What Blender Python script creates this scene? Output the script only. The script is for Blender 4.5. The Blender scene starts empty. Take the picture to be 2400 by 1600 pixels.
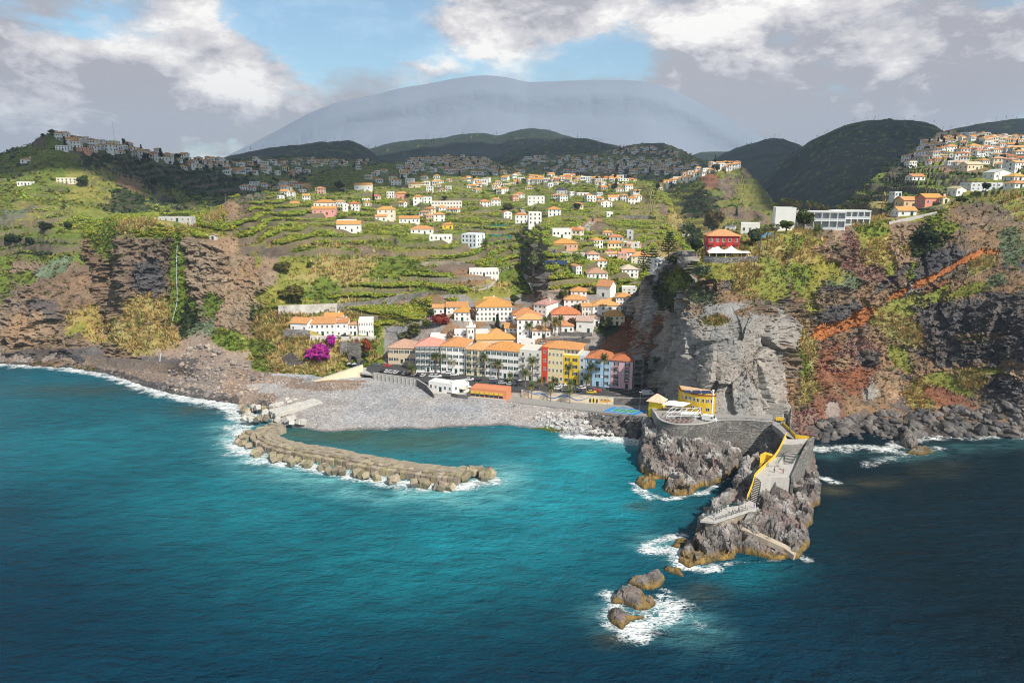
import bpy, math, random
import numpy as np
from mathutils import Vector, Matrix
from mathutils.bvhtree import BVHTree

R = math.radians
rng = np.random.default_rng(7)
random.seed(7)
scene = bpy.context.scene
COL = scene.collection

# ------------------------------------------------------------------ camera
CAM_H = 100.0
FPX, CX, CY = 1600.0, 1200.0, 800.0          # 24 mm lens on a 36 mm sensor, picture 2400 x 1600
TILT = math.atan(370.0 / 1600.0)             # horizon lies at row 430
cd = bpy.data.cameras.new('camera')
cd.lens, cd.sensor_width, cd.clip_start, cd.clip_end = 24.0, 36.0, 1.0, 60000.0
cam = bpy.data.objects.new('camera', cd)
COL.objects.link(cam)
cam.location = (0, 0, CAM_H)
cam.rotation_euler = (math.pi / 2 - TILT, 0, 0)
scene.camera = cam

# ------------------------------------------------------------------ sun, sky, exposure
SUN_EL = R(45)
SUN_H = Vector((0.66, -0.75, 0)).normalized()
SUN_DIR = Vector((SUN_H.x * math.cos(SUN_EL), SUN_H.y * math.cos(SUN_EL), math.sin(SUN_EL)))
sd = bpy.data.lights.new('sun', 'SUN')
sd.energy, sd.angle, sd.color = 5.0, R(0.5), (1.0, 0.93, 0.82)
sun = bpy.data.objects.new('sun', sd)
COL.objects.link(sun)
sun.rotation_euler = SUN_DIR.to_track_quat('Z', 'Y').to_euler()
scene.view_settings.view_transform = 'Standard'
scene.view_settings.look = 'None'
scene.view_settings.exposure = 0.2
scene.view_settings.gamma = 1.0
scene.view_settings.use_curve_mapping = False
cy = scene.cycles
cy.max_bounces, cy.diffuse_bounces, cy.glossy_bounces = 5, 2, 2
cy.transmission_bounces, cy.transparent_max_bounces, cy.volume_bounces = 2, 6, 0
cy.filter_width = 1.0
cy.use_denoising = True
try:
    cy.denoiser = 'OPENIMAGEDENOISE'
    cy.denoising_prefilter = 'ACCURATE'
except Exception:
    pass

# ------------------------------------------------------------------ pixel <-> world
CT, ST = math.cos(TILT), math.sin(TILT)
def rays(u, v):
    u = np.asarray(u, float); v = np.asarray(v, float)
    xc = (u - CX) / FPX; yc = -(v - CY) / FPX
    return np.stack([xc, yc * ST + CT, yc * CT - ST], -1)
def atY(u, v, Y):                             # the point at ground distance Y seen at a pixel
    d = rays(u, v)
    t = np.asarray(Y, float) / d[..., 1]
    p = d * t[..., None]
    p[..., 2] += CAM_H
    return p
def G(u, v, z=0.0):                           # the point at height z seen at a pixel
    d = rays(u, v)
    t = (np.asarray(z, float) - CAM_H) / d[..., 2]
    p = d * t[..., None]
    p[..., 2] += CAM_H
    return p
def GV(u, v, z=0.0):
    return Vector([float(q) for q in G(u, v, z)])
def px_of(P):
    P = np.asarray(P, float)
    x, y, z = P[..., 0], P[..., 1], P[..., 2] - CAM_H
    zc = y * CT - z * ST
    yc = y * ST + z * CT
    return CX + FPX * x / zc, CY - FPX * yc / zc, zc
def mpp(p):                                   # metres per picture pixel at a point
    return (p[1] * CT - (p[2] - CAM_H) * ST) / FPX

# ------------------------------------------------------------------ noise
def _hash(ix, iy, iz, seed):
    h = (ix * 374761393 + iy * 668265263 + iz * 2147483647 + seed * 974711) & 0xFFFFFFFF
    h = ((h ^ (h >> 13)) * 1274126177) & 0xFFFFFFFF
    h = ((h ^ (h >> 16)) * 2246822519) & 0xFFFFFFFF
    return ((h ^ (h >> 15)) & 0xFFFFFF) / float(0xFFFFFF)
def vnoise(P, seed=0):                        # value noise in -1 .. 1
    f = np.floor(P); i = f.astype(np.int64); t = P - f
    t = t * t * t * (t * (t * 6 - 15) + 10)
    x, y, z = i[:, 0], i[:, 1], i[:, 2]
    tx, ty, tz = t[:, 0], t[:, 1], t[:, 2]
    def L(a, b, w): return a + (b - a) * w
    def h(dx, dy, dz): return _hash(x + dx, y + dy, z + dz, seed)
    a = L(L(h(0,0,0), h(1,0,0), tx), L(h(0,1,0), h(1,1,0), tx), ty)
    b = L(L(h(0,0,1), h(1,0,1), tx), L(h(0,1,1), h(1,1,1), tx), ty)
    return 2 * L(a, b, tz) - 1
def fbm(P, scale, octs=4, seed=0, ridged=False, stretch=(1, 1, 1), gain=0.5):
    Q = np.asarray(P, float) / (scale * np.asarray(stretch, float))
    out = np.zeros(len(Q)); a = 1.0; tot = 0
    for o in range(octs):
        n = vnoise(Q + 17.3 * o, seed + o)
        out += a * ((1 - 2 * np.abs(n)) if ridged else n)
        tot += a; a *= gain; Q = Q * 2.03
    return out / tot
def cells(P, size, seed=0):                   # blocky cell value and edge distance (worley)
    Q = np.asarray(P, float) / size
    f = np.floor(Q).astype(np.int64)
    d1 = np.full(len(Q), 9.0); d2 = np.full(len(Q), 9.0); val = np.zeros(len(Q))
    for dx in (-1, 0, 1):
        for dy in (-1, 0, 1):
            for dz in (-1, 0, 1):
                c = f + (dx, dy, dz)
                jx = _hash(c[:, 0], c[:, 1], c[:, 2], seed); jy = _hash(c[:, 0], c[:, 1], c[:, 2], seed + 1)
                jz = _hash(c[:, 0], c[:, 1], c[:, 2], seed + 2)
                p = c + np.stack([jx, jy, jz], -1)
                d = np.sqrt(((Q - p) ** 2).sum(1))
                nearer = d < d1
                d2 = np.where(nearer, d1, np.minimum(d2, d))
                val = np.where(nearer, _hash(c[:, 0], c[:, 1], c[:, 2], seed + 3), val)
                d1 = np.where(nearer, d, d1)
    return val, d2 - d1
def facets(P, size, seed=0, slope=1.0):       # broken rock: every cell is a tilted plane with its own offset
    Q = np.asarray(P, float) / size
    f = np.floor(Q).astype(np.int64)
    d1 = np.full(len(Q), 9.0); out = np.zeros(len(Q))
    for dx in (-1, 0, 1):
        for dy in (-1, 0, 1):
            for dz in (-1, 0, 1):
                c = f + (dx, dy, dz)
                h = [_hash(c[:, 0], c[:, 1], c[:, 2], seed + k) for k in range(7)]
                D = Q - (c + np.stack(h[:3], -1))
                d = (D ** 2).sum(1)
                g = (D * (np.stack(h[3:6], -1) - .5)).sum(1) * 2 * slope + (h[6] - .5)
                near = d < d1
                out = np.where(near, g, out); d1 = np.where(near, d, d1)
    return out
def sstep(a, b, x):
    t = np.clip((x - a) / (b - a), 0, 1)
    return t * t * (3 - 2 * t)
def mono(x, xp, Yp):                          # monotone cubic; Yp: (n, ...) at xp
    xp = np.asarray(xp, float); Yp = np.asarray(Yp, float); x = np.clip(np.asarray(x, float), xp[0], xp[-1])
    h = np.diff(xp); sh = (len(h),) + (1,) * (Yp.ndim - 1)
    d = np.diff(Yp, axis=0) / h.reshape(sh)
    m = np.zeros_like(Yp)
    m[0], m[-1] = d[0], d[-1]
    s = d[:-1] * d[1:]
    with np.errstate(divide='ignore', invalid='ignore'):
        hm = np.where(s > 0, 2 * d[:-1] * d[1:] / (d[:-1] + d[1:]), 0)
    m[1:-1] = np.nan_to_num(hm)
    k = np.clip(np.searchsorted(xp, x, side='right') - 1, 0, len(h) - 1)
    t = ((x - xp[k]) / h[k]).reshape((-1,) + (1,) * (Yp.ndim - 1)); hk = h[k].reshape(t.shape)
    return ((1 + 2 * t) * (1 - t) ** 2 * Yp[k] + t * (1 - t) ** 2 * hk * m[k]
            + t * t * (3 - 2 * t) * Yp[k + 1] + t * t * (t - 1) * hk * m[k + 1])

# ------------------------------------------------------------------ tagging and mesh helpers
def tag(o, label=None, cat=None, group=None, kind=None):
    if label: o['label'] = label
    if cat: o['category'] = cat
    if group: o['group'] = group
    if kind: o['kind'] = kind
    return o
def link(name, me, parent=None, mat=None):
    o = bpy.data.objects.new(name, me)
    COL.objects.link(o)
    if parent is not None: o.parent = parent
    if mat is not None and me is not None and len(me.materials) == 0: me.materials.append(mat)
    return o
def empty(name, loc=(0, 0, 0), rz=0.0):
    o = bpy.data.objects.new(name, None)
    o.empty_display_size = 0.5
    COL.objects.link(o)
    o.location = loc; o.rotation_euler = (0, 0, rz)
    return o
def np_mesh(name, V, Fc, mat=None, col=None, smooth=False, attrs=None):
    me = bpy.data.meshes.new(name)
    V = np.ascontiguousarray(V, np.float32); Fc = np.ascontiguousarray(Fc, np.int32)
    n, k = Fc.shape
    me.vertices.add(len(V)); me.vertices.foreach_set('co', V.ravel())
    me.loops.add(n * k); me.loops.foreach_set('vertex_index', Fc.ravel())
    me.polygons.add(n)
    me.polygons.foreach_set('loop_start', np.arange(0, n * k, k, dtype=np.int32))
    me.polygons.foreach_set('loop_total', np.full(n, k, np.int32))
    me.polygons.foreach_set('use_smooth', np.full(n, bool(smooth)))
    me.update(calc_edges=True)
    if col is not None:
        c = me.color_attributes.new('Col', 'FLOAT_COLOR', 'POINT')
        rgba = np.ones((len(V), 4), np.float32); rgba[:, :3] = col
        c.data.foreach_set('color', rgba.ravel())
    for k_, a in (attrs or {}).items():
        at = me.attributes.new(k_, 'FLOAT', 'POINT'); at.data.foreach_set('value', np.ascontiguousarray(a, np.float32))
    if mat is not None: me.materials.append(mat)
    return me

class MB:                                     # collects simple solids into one mesh
    def __init__(s): s.v = []; s.f = []
    def add(s, vs, fs):
        b = len(s.v); s.v += [tuple(p) for p in vs]; s.f += [tuple(i + b for i in f) for f in fs]
        return s
    def box(s, x0, x1, y0, y1, z0, z1):
        return s.add([(x0,y0,z0),(x1,y0,z0),(x1,y1,z0),(x0,y1,z0),(x0,y0,z1),(x1,y0,z1),(x1,y1,z1),(x0,y1,z1)],
                     [(0,3,2,1),(4,5,6,7),(0,1,5,4),(1,2,6,5),(2,3,7,6),(3,0,4,7)])
    def prism(s, pts, z0, z1):                # pts: ccw outline; z0/z1 numbers or lists
        n = len(pts)
        a = z0 if hasattr(z0, '__len__') else [z0] * n; b = z1 if hasattr(z1, '__len__') else [z1] * n
        vs = [(p[0], p[1], a[i]) for i, p in enumerate(pts)] + [(p[0], p[1], b[i]) for i, p in enumerate(pts)]
        fs = [tuple(range(n - 1, -1, -1)), tuple(range(n, 2 * n))] + [(i, (i + 1) % n, n + (i + 1) % n, n + i) for i in range(n)]
        return s.add(vs, fs)
    def bar(s, a, b, w, h=None):              # a beam from a to b
        a, b = Vector(a), Vector(b); h = h or w
        d = (b - a).normalized()
        up = Vector((0, 0, 1)) if abs(d.z) < 0.95 else Vector((1, 0, 0))
        x = d.cross(up).normalized() * (w / 2); y = x.normalized().cross(d) * (h / 2)
        vs = [a - x - y, a + x - y, a + x + y, a - x + y, b - x - y, b + x - y, b + x + y, b - x + y]
        return s.add(vs, [(3,2,1,0),(4,5,6,7),(0,1,5,4),(1,2,6,5),(2,3,7,6),(3,0,4,7)])
    def tube(s, pts, rad, n=6, cap=True):
        b = len(s.v); P = [Vector(p) for p in pts]
        rads = rad if hasattr(rad, '__len__') else [rad] * len(P)
        for i, p in enumerate(P):
            d = (P[min(i + 1, len(P) - 1)] - P[max(i - 1, 0)]).normalized()
            up = Vector((0, 0, 1)) if abs(d.z) < 0.9 else Vector((1, 0, 0))
            x = d.cross(up).normalized(); y = x.cross(d)
            for k in range(n):
                a = 2 * math.pi * k / n
                s.v.append(tuple(p + (x * math.cos(a) + y * math.sin(a)) * rads[i]))
        for i in range(len(P) - 1):
            for k in range(n):
                s.f.append((b + i*n + k, b + i*n + (k+1) % n, b + (i+1)*n + (k+1) % n, b + (i+1)*n + k))
        if cap:
            s.f.append(tuple(b + k for k in range(n - 1, -1, -1)))
            s.f.append(tuple(b + (len(P)-1)*n + k for k in range(n)))
        return s
    def mesh(s, name, mat=None, smooth=False):
        me = bpy.data.meshes.new(name)
        me.from_pydata(s.v, [], s.f)
        if smooth: me.polygons.foreach_set('use_smooth', [True] * len(me.polygons))
        me.update()
        if mat is not None: me.materials.append(mat)
        return me
    def obj(s, name, mat=None, parent=None, smooth=False):
        return link(name, s.mesh(name, mat, smooth), parent)

# ------------------------------------------------------------------ materials
def nodes_of(name):
    m = bpy.data.materials.new(name); m.use_nodes = True
    nt = m.node_tree
    return m, nt, nt.nodes['Principled BSDF']
def N(nt, t, **kw):
    n = nt.nodes.new(t)
    for k, v in kw.items():
        if k.startswith('i_'):
            key = k[2:]
            n.inputs[int(key) if key.isdigit() else key.replace('_', ' ')].default_value = v
        else: setattr(n, k, v)
    return n
_mats = {}
def mat(name, rgb, rough=0.7, var=0.12, scale=0.6, metal=0.0, spec=0.4, objcol=False, bump=0.0, bscale=None):
    """paint, plaster or tile with a little procedural wear"""
    if name in _mats: return _mats[name]
    m, nt, b = nodes_of(name)
    tc = N(nt, 'ShaderNodeTexCoord')
    geo = N(nt, 'ShaderNodeNewGeometry')
    nz = N(nt, 'ShaderNodeTexNoise', i_Scale=scale, i_Detail=5.0, i_Roughness=0.65)
    nt.links.new(geo.outputs['Position'], nz.inputs['Vector'])
    mr = N(nt, 'ShaderNodeMapRange'); mr.inputs[1].default_value = 0.25; mr.inputs[2].default_value = 0.75
    mr.inputs[3].default_value = 1 - var; mr.inputs[4].default_value = 1 + var
    nt.links.new(nz.outputs[0], mr.inputs[0])
    mx = N(nt, 'ShaderNodeMix', data_type='RGBA', blend_type='MULTIPLY'); mx.inputs[0].default_value = 1.0
    if objcol:
        oi = N(nt, 'ShaderNodeObjectInfo'); nt.links.new(oi.outputs['Color'], mx.inputs[6])
    else:
        mx.inputs[6].default_value = (*rgb, 1)
    nt.links.new(mr.outputs[0], mx.inputs[7])
    nt.links.new(mx.outputs[2], b.inputs['Base Color'])
    b.inputs['Roughness'].default_value = rough; b.inputs['Metallic'].default_value = metal
    b.inputs['Specular IOR Level'].default_value = spec
    if bump:
        bp = N(nt, 'ShaderNodeBump', i_Strength=bump, i_Distance=0.3)
        n2 = N(nt, 'ShaderNodeTexNoise', i_Scale=bscale or scale * 4, i_Detail=6.0)
        nt.links.new(geo.outputs['Position'], n2.inputs['Vector'])
        nt.links.new(n2.outputs[0], bp.inputs['Height']); nt.links.new(bp.outputs[0], b.inputs['Normal'])
    _mats[name] = m
    return m
def ground_mat(name, nscale=1.2, bump=0.6, bdist=0.5, var=0.35, rough=0.9):
    """reads the colour of the soil, rock or plant cover from the mesh, adds grain and relief"""
    m, nt, b = nodes_of(name)
    geo = N(nt, 'ShaderNodeNewGeometry')
    at = N(nt, 'ShaderNodeAttribute', attribute_name='Col')
    nz = N(nt, 'ShaderNodeTexNoise', i_Scale=nscale, i_Detail=8.0, i_Roughness=0.7)
    nt.links.new(geo.outputs['Position'], nz.inputs['Vector'])
    mr = N(nt, 'ShaderNodeMapRange'); mr.inputs[1].default_value = 0.3; mr.inputs[2].default_value = 0.7
    mr.inputs[3].default_value = 1 - var; mr.inputs[4].default_value = 1 + var
    nt.links.new(nz.outputs[0], mr.inputs[0])
    mx = N(nt, 'ShaderNodeMix', data_type='RGBA', blend_type='MULTIPLY'); mx.inputs[0].default_value = 1.0
    nt.links.new(at.outputs['Color'], mx.inputs[6]); nt.links.new(mr.outputs[0], mx.inputs[7])
    nt.links.new(mx.outputs[2], b.inputs['Base Color'])
    b.inputs['Roughness'].default_value = rough; b.inputs['Specular IOR Level'].default_value = 0.15
    bp = N(nt, 'ShaderNodeBump', i_Strength=bump, i_Distance=bdist)
    nt.links.new(nz.outputs[0], bp.inputs['Height']); nt.links.new(bp.outputs[0], b.inputs['Normal'])
    return m
# ------------------------------------------------------------------ sky: clear air and a broken layer of cloud
def azel(u, v):
    d = rays(u, v); n = d / np.linalg.norm(d)
    return math.degrees(math.atan2(n[0], n[1])), math.degrees(math.asin(n[2]))
world = bpy.data.worlds.new('World'); scene.world = world; world.use_nodes = True
wt = world.node_tree; wt.nodes.clear()
w_out = N(wt, 'ShaderNodeOutputWorld'); w_bg = N(wt, 'ShaderNodeBackground'); w_bg.inputs['Strength'].default_value = 0.080
wt.links.new(w_bg.outputs[0], w_out.inputs['Surface'])
w_sky = N(wt, 'ShaderNodeTexSky', sky_type='NISHITA', sun_disc=False, sun_elevation=SUN_EL)
w_sky.sun_rotation = math.atan2(SUN_H.x, SUN_H.y)
w_sky.air_density, w_sky.dust_density, w_sky.ozone_density = 1.0, 0.6, 1.5
w_tc = N(wt, 'ShaderNodeTexCoord')
def wm(op, a, b=None, c=None):
    n = N(wt, 'ShaderNodeMath', operation=op)
    for i, x in enumerate((a, b, c)):
        if x is None: continue
        if isinstance(x, (int, float)): n.inputs[i].default_value = x
        else: wt.links.new(x, n.inputs[i])
    return n.outputs[0]
w_sep = N(wt, 'ShaderNodeSeparateXYZ'); wt.links.new(w_tc.outputs['Generated'], w_sep.inputs[0])
w_az = wm('MULTIPLY', wm('ARCTAN2', w_sep.outputs[0], w_sep.outputs[1]), 180 / math.pi)
w_el = wm('MULTIPLY', wm('ARCSINE', w_sep.outputs[2]), 180 / math.pi)
w_ae = N(wt, 'ShaderNodeCombineXYZ'); wt.links.new(w_az, w_ae.inputs[0]); wt.links.new(w_el, w_ae.inputs[1])
# cloud noise runs over the direction itself, flattened towards the horizon
w_map = N(wt, 'ShaderNodeMapping'); w_map.inputs['Scale'].default_value = (1, 1, 2.0)
wt.links.new(w_tc.outputs['Generated'], w_map.inputs[0])
def wnoise(scale, detail, rough, off=(0, 0, 0), dist=0.0):
    mp = N(wt, 'ShaderNodeMapping'); mp.inputs['Location'].default_value = off
    wt.links.new(w_map.outputs[0], mp.inputs[0])
    n = N(wt, 'ShaderNodeTexNoise', i_Scale=scale, i_Detail=detail, i_Roughness=rough, i_Distortion=dist)
    wt.links.new(mp.outputs[0], n.inputs['Vector'])
    return n
n_warp = wnoise(5.0, 6.0, 0.6, (3, 1, 0))
w_off = N(wt, 'ShaderNodeVectorMath', operation='SUBTRACT'); wt.links.new(n_warp.outputs['Color'], w_off.inputs[0]); w_off.inputs[1].default_value = (0.5, 0.5, 0.5)
w_sc = N(wt, 'ShaderNodeVectorMath', operation='SCALE'); wt.links.new(w_off.outputs[0], w_sc.inputs[0]); w_sc.inputs['Scale'].default_value = 13.0
w_co = N(wt, 'ShaderNodeVectorMath', operation='ADD'); wt.links.new(w_ae.outputs[0], w_co.inputs[0]); wt.links.new(w_sc.outputs[0], w_co.inputs[1])
PXD = 0.034
def blobs(lst, start):
    acc = start
    for (u, v, ru, rv, w) in lst:
        a, e = azel(u, v)
        s = N(wt, 'ShaderNodeVectorMath', operation='SUBTRACT'); wt.links.new(w_co.outputs[0], s.inputs[0]); s.inputs[1].default_value = (a, e, 0)
        m = N(wt, 'ShaderNodeVectorMath', operation='MULTIPLY'); wt.links.new(s.outputs[0], m.inputs[0]); m.inputs[1].default_value = (1 / (ru * PXD), 1 / (rv * PXD), 0)
        l = N(wt, 'ShaderNodeVectorMath', operation='LENGTH'); wt.links.new(m.outputs[0], l.inputs[0])
        mr = N(wt, 'ShaderNodeMapRange', interpolation_type='SMOOTHSTEP'); wt.links.new(l.outputs['Value'], mr.inputs[0])
        mr.inputs[1].default_value = 0.0; mr.inputs[2].default_value = 1.6; mr.inputs[3].default_value = w; mr.inputs[4].default_value = 0.0
        acc = wm('ADD', acc, mr.outputs[0])
    return acc
n_big = wnoise(6.0, 9.0, 0.62, (0.4, 2.2, 0.7), 0.3)
n_fine = wnoise(11.0, 10.0, 0.62, (5.1, 0.3, 1.9), 0.2)
n_lit = wnoise(6.0, 5.0, 0.6, (0.4 - 0.03, 2.2 + 0.01, 0.7 - 0.07), 0.3)
# how much cloud: + thickens, - opens a gap of blue
cover = wm('MULTIPLY', wm('SUBTRACT', n_big.outputs[0], 0.40), 3.2)
cover = wm('ADD', cover, wm('MULTIPLY', wm('SUBTRACT', n_fine.outputs[0], 0.5), 0.8))
cover = blobs([(800, 70, 190, 90, -1.5), (640, 40, 90, 40, -0.8), (230, 55, 120, 45, -1.3), (1180, 140, 250, 60, -0.55), (1400, 130, 90, 60, -0.6),
               (440, 170, 200, 120, 1.0), (1000, 150, 170, 28, 0.8), (1200, 30, 280, 50, 0.7), (1700, 130, 260, 130, 1.0), (2250, 150, 250, 150, 0.8), (100, 220, 200, 160, 0.9),
               (1300, 320, 900, 60, 0.9), (560, 270, 200, 60, 0.7), (1490, 270, 140, 50, 0.6), (480, 335, 260, 50, 1.0), (700, 330, 200, 50, 0.8)], cover)
w_cov = N(wt, 'ShaderNodeMapRange', interpolation_type='SMOOTHSTEP'); wt.links.new(cover, w_cov.inputs[0])
w_cov.inputs[1].default_value = -0.25; w_cov.inputs[2].default_value = 0.75; w_cov.inputs[3].default_value = 0.24
# how bright the cloud is: sunlit tops white, thick parts lilac grey
lit = wm('MULTIPLY', wm('SUBTRACT', n_big.outputs[0], n_lit.outputs[0]), 3.4)
lit = wm('ADD', lit, wm('MULTIPLY', wm('SUBTRACT', n_fine.outputs[0], 0.5), 1.7))
n_puff = wnoise(26.0, 6.0, 0.6, (2.0, 4.1, 0.2), 0.6)
lit = wm('ADD', lit, wm('MULTIPLY', wm('SUBTRACT', wm('ABSOLUTE', wm('SUBTRACT', n_puff.outputs[0], 0.5)), 0.09), 1.5))
lit = blobs([(420, 145, 120, 60, 0.62), (620, 190, 100, 70, 0.55), (150, 110, 80, 40, 0.45), (210, 225, 70, 35, 0.35), (1640, 75, 150, 55, 0.75), (1800, 70, 120, 60, 0.5),
             (1050, 125, 170, 30, 0.5), (560, 300, 90, 34, 0.55), (1480, 260, 90, 40, 0.4), (1150, 40, 200, 50, 0.3), (1950, 190, 130, 60, 0.25), (2150, 230, 140, 50, 0.2),
             (360, 250, 200, 60, -0.28), (1700, 260, 260, 80, -0.30), (2330, 130, 130, 70, -0.32), (60, 30, 120, 60, -0.2), (1950, 60, 90, 60, -0.2), (300, 322, 620, 56, -0.30), (1150, 320, 900, 80, -0.40), (1800, 310, 620, 76, -0.36), (700, 255, 90, 40, -0.25)], lit)
w_ramp = N(wt, 'ShaderNodeValToRGB'); wt.links.new(lit, w_ramp.inputs[0])
cr = w_ramp.color_ramp
cr.elements[0].position = 0.0; cr.elements[0].color = (5.6, 5.55, 6.1, 1)
cr.elements[1].position = 1.0; cr.elements[1].color = (13.0, 12.7, 12.3, 1)
e = cr.elements.new(0.30); e.color = (8.0, 7.8, 8.2, 1)
e = cr.elements.new(0.6); e.color = (9.8, 9.5, 9.6, 1)
w_add = wm('ADD', lit, 0.24); wt.links.new(w_add, w_ramp.inputs[0])
w_blue = N(wt, 'ShaderNodeMix', data_type='RGBA', blend_type='MULTIPLY'); w_blue.inputs[0].default_value = 1.0
wt.links.new(w_sky.outputs[0], w_blue.inputs[6]); w_blue.inputs[7].default_value = (1.5, 1.9, 1.9, 1)
w_mix = N(wt, 'ShaderNodeMix', data_type='RGBA'); wt.links.new(w_cov.outputs[0], w_mix.inputs[0])
wt.links.new(w_blue.outputs[2], w_mix.inputs[6]); wt.links.new(w_ramp.outputs[0], w_mix.inputs[7])
# below the horizon: the sea's own dim colour
w_hor = N(wt, 'ShaderNodeMapRange'); wt.links.new(w_el, w_hor.inputs[0]); w_hor.inputs[1].default_value = -4; w_hor.inputs[2].default_value = -1
w_m2 = N(wt, 'ShaderNodeMix', data_type='RGBA'); wt.links.new(w_hor.outputs[0], w_m2.inputs[0])
w_m2.inputs[6].default_value = (0.8, 1.5, 2.0, 1); wt.links.new(w_mix.outputs[2], w_m2.inputs[7])
wt.links.new(w_m2.outputs[2], w_bg.inputs['Color'])
world.cycles.sampling_method = 'MANUAL'; world.cycles.sample_map_resolution = 512
# ------------------------------------------------------------------ the land: sheets lofted through surveyed profiles
PAL = {  # two colours each (linear albedo): they mix by noise
 'rock':   ((.235,.17,.12), (.12,.088,.066)), 'tan':   ((.31,.225,.155), (.20,.145,.10)),
 'grey':   ((.345,.32,.29), (.215,.20,.185)),   'basalt':((.135,.12,.115), (.065,.058,.06)),
 'red':    ((.28,.125,.07), (.18,.085,.055)),  'orange':((.46,.175,.055), (.30,.11,.045)),
 'soil':   ((.30,.19,.11), (.20,.13,.08)), 'rubble':((.36,.28,.22), (.22,.17,.145)),
 'grass':  ((.27,.25,.06), (.16,.18,.035)),    'green': ((.16,.21,.035), (.09,.13,.025)),
 'dark':   ((.045,.06,.025), (.028,.042,.018)),'cane':  ((.38,.31,.12), (.25,.21,.08)),
 'banana': ((.22,.26,.045), (.15,.15,.045)), 'purple':((.26,.165,.13), (.16,.11,.085)),
 'wall':   ((.20,.15,.115), (.12,.095,.075)),   'stone': ((.30,.28,.265), (.20,.185,.175)),
 'pebble': ((.44,.43,.435), (.34,.33,.335)),     'path':  ((.42,.39,.35), (.36,.33,.30)),
 'forest': ((.028,.040,.022), (.016,.025,.016)),'agave':((.17,.21,.13), (.09,.12,.06)),
 'bare':((.215,.255,.32), (.20,.24,.305)),  # mountain only: the blue of distant haze put into the colour
 'asphalt':((.075,.075,.078), (.06,.06,.062)),
}
TYPES = list(PAL)
TI = {t: i for i, t in enumerate(TYPES)}
ROCKY = np.array([1.0 if t in ('rock','tan','grey','basalt','red','wall') else 0.7 if t in ('orange','purple','soil') else 0.35 if t in ('rubble','cane','grass','agave','stone') else 0.12 for t in TYPES])
SHEETS = {}
def sheet(key, cols, du, dv, u0=None, u1=None):
    us = [c[0] for c in cols]
    tab = np.zeros((len(cols), len(cols[0][1]), 2))
    for i, (u, prof) in enumerate(cols):
        for j, (v, Y) in enumerate(prof):
            if Y < 60: Y = float(G(u, v, Y)[1])
            tab[i, j] = (v, math.log(Y))
    U = np.arange(us[0] if u0 is None else u0, (us[-1] if u1 is None else u1) + du, du)
    rows = mono(U, us, tab)                           # (nu, nr, 2)
    sub = [0.0]
    for j in range(rows.shape[1] - 1):
        vis = (U > -60) & (U < 2460)
        span = np.abs(rows[vis, j + 1, 0] - rows[vis, j, 0]); n = int(max(6, np.percentile(span, 85) / dv))
        sub += list(j + (np.arange(1, n + 1) / n))
    g = mono(np.array(sub), np.arange(rows.shape[1]), np.swapaxes(rows, 0, 1))   # (ns, nu, 2)
    UU = np.broadcast_to(U, g.shape[:2]); VV = g[..., 0]
    P = atY(UU, VV, np.exp(g[..., 1]))
    s = dict(key=key, U=UU.copy(), V=VV.copy(), P=P, rowpar=np.array(sub), nrow=rows.shape[1])
    SHEETS[key] = s
    return s
def normals(P):
    a = np.gradient(P, axis=1); b = np.gradient(P, axis=0)
    n = np.cross(a, b); n /= np.linalg.norm(n, axis=-1, keepdims=True) + 1e-9
    flip = (n * (P - np.array([0, 0, CAM_H]))).sum(-1) > 0
    # keep one orientation for the whole sheet (towards the sea and the sky)
    if flip.mean() > 0.5: n = -n
    return n
def classify(s, strokes, base):
    P = s['P'].reshape(-1, 3); U = s['U'].ravel(); V = s['V'].ravel()
    n = normals(s['P']).reshape(-1, 3)
    steep = 1 - np.abs(n[:, 2])
    w = fbm(P, 16, 6, 11, gain=.62) * 0.95 + fbm(P, 2.6, 3, 12) * 0.22
    t = base(P, U, V, steep, w)
    dith = (rng.random(len(U)) - .5) * .35
    for (typ, u, v, ru, rv, rot) in strokes:
        c, sn = math.cos(R(rot)), math.sin(R(rot))
        du, dv = U - u, V - v
        r = np.sqrt(((du * c + dv * sn) / ru) ** 2 + ((-du * sn + dv * c) / rv) ** 2) + dith
        t = np.where(r + w * 0.9 < 1.0, TI[typ], t)
    s['type'] = t; s['n'] = n; s['steep'] = steep
    return t
def crag(s, amp, big=26, strat=True, blocks=3.2, seed=0, dip=0.0):
    P = s['P'].reshape(-1, 3).copy(); t = s['type']; n = s['n']
    k = ROCKY[t] * amp * np.clip(s['steep'] * 1.6, 0.12, 1)
    Q = P.copy(); Q[:, 2] += dip * Q[:, 0]
    soft = np.isin(t, [TI['grey'], TI['stone']]) * 1.0          # massive rock: large clean faces, few joints
    d = 1.5 * fbm(Q, big, 4, seed + 1, True)
    d += 0.8 * (1 - .75 * soft) * fbm(Q, big * .3, 4, seed + 2, True, (1.6, 1.6, .55 if strat else 1.2))
    sq = (1, 1, 1.9 if strat else 0.7)
    d += 2.6 * facets(Q * (1, 1, .55) , blocks * 3.6, seed + 9, 1.1) * (.55 + .45 * soft)
    d += 1.1 * facets(Q * sq, blocks * 1.25, seed + 3) * (1 - .55 * soft)
    d += .45 * facets(Q * sq, blocks * .5, seed + 5) * (1 - .6 * soft)
    hn = n.copy(); hn[:, 2] *= 0.25
    P += hn * (d * k)[:, None]
    s['crag'] = d * k
    s['P'] = P.reshape(s['P'].shape)
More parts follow.
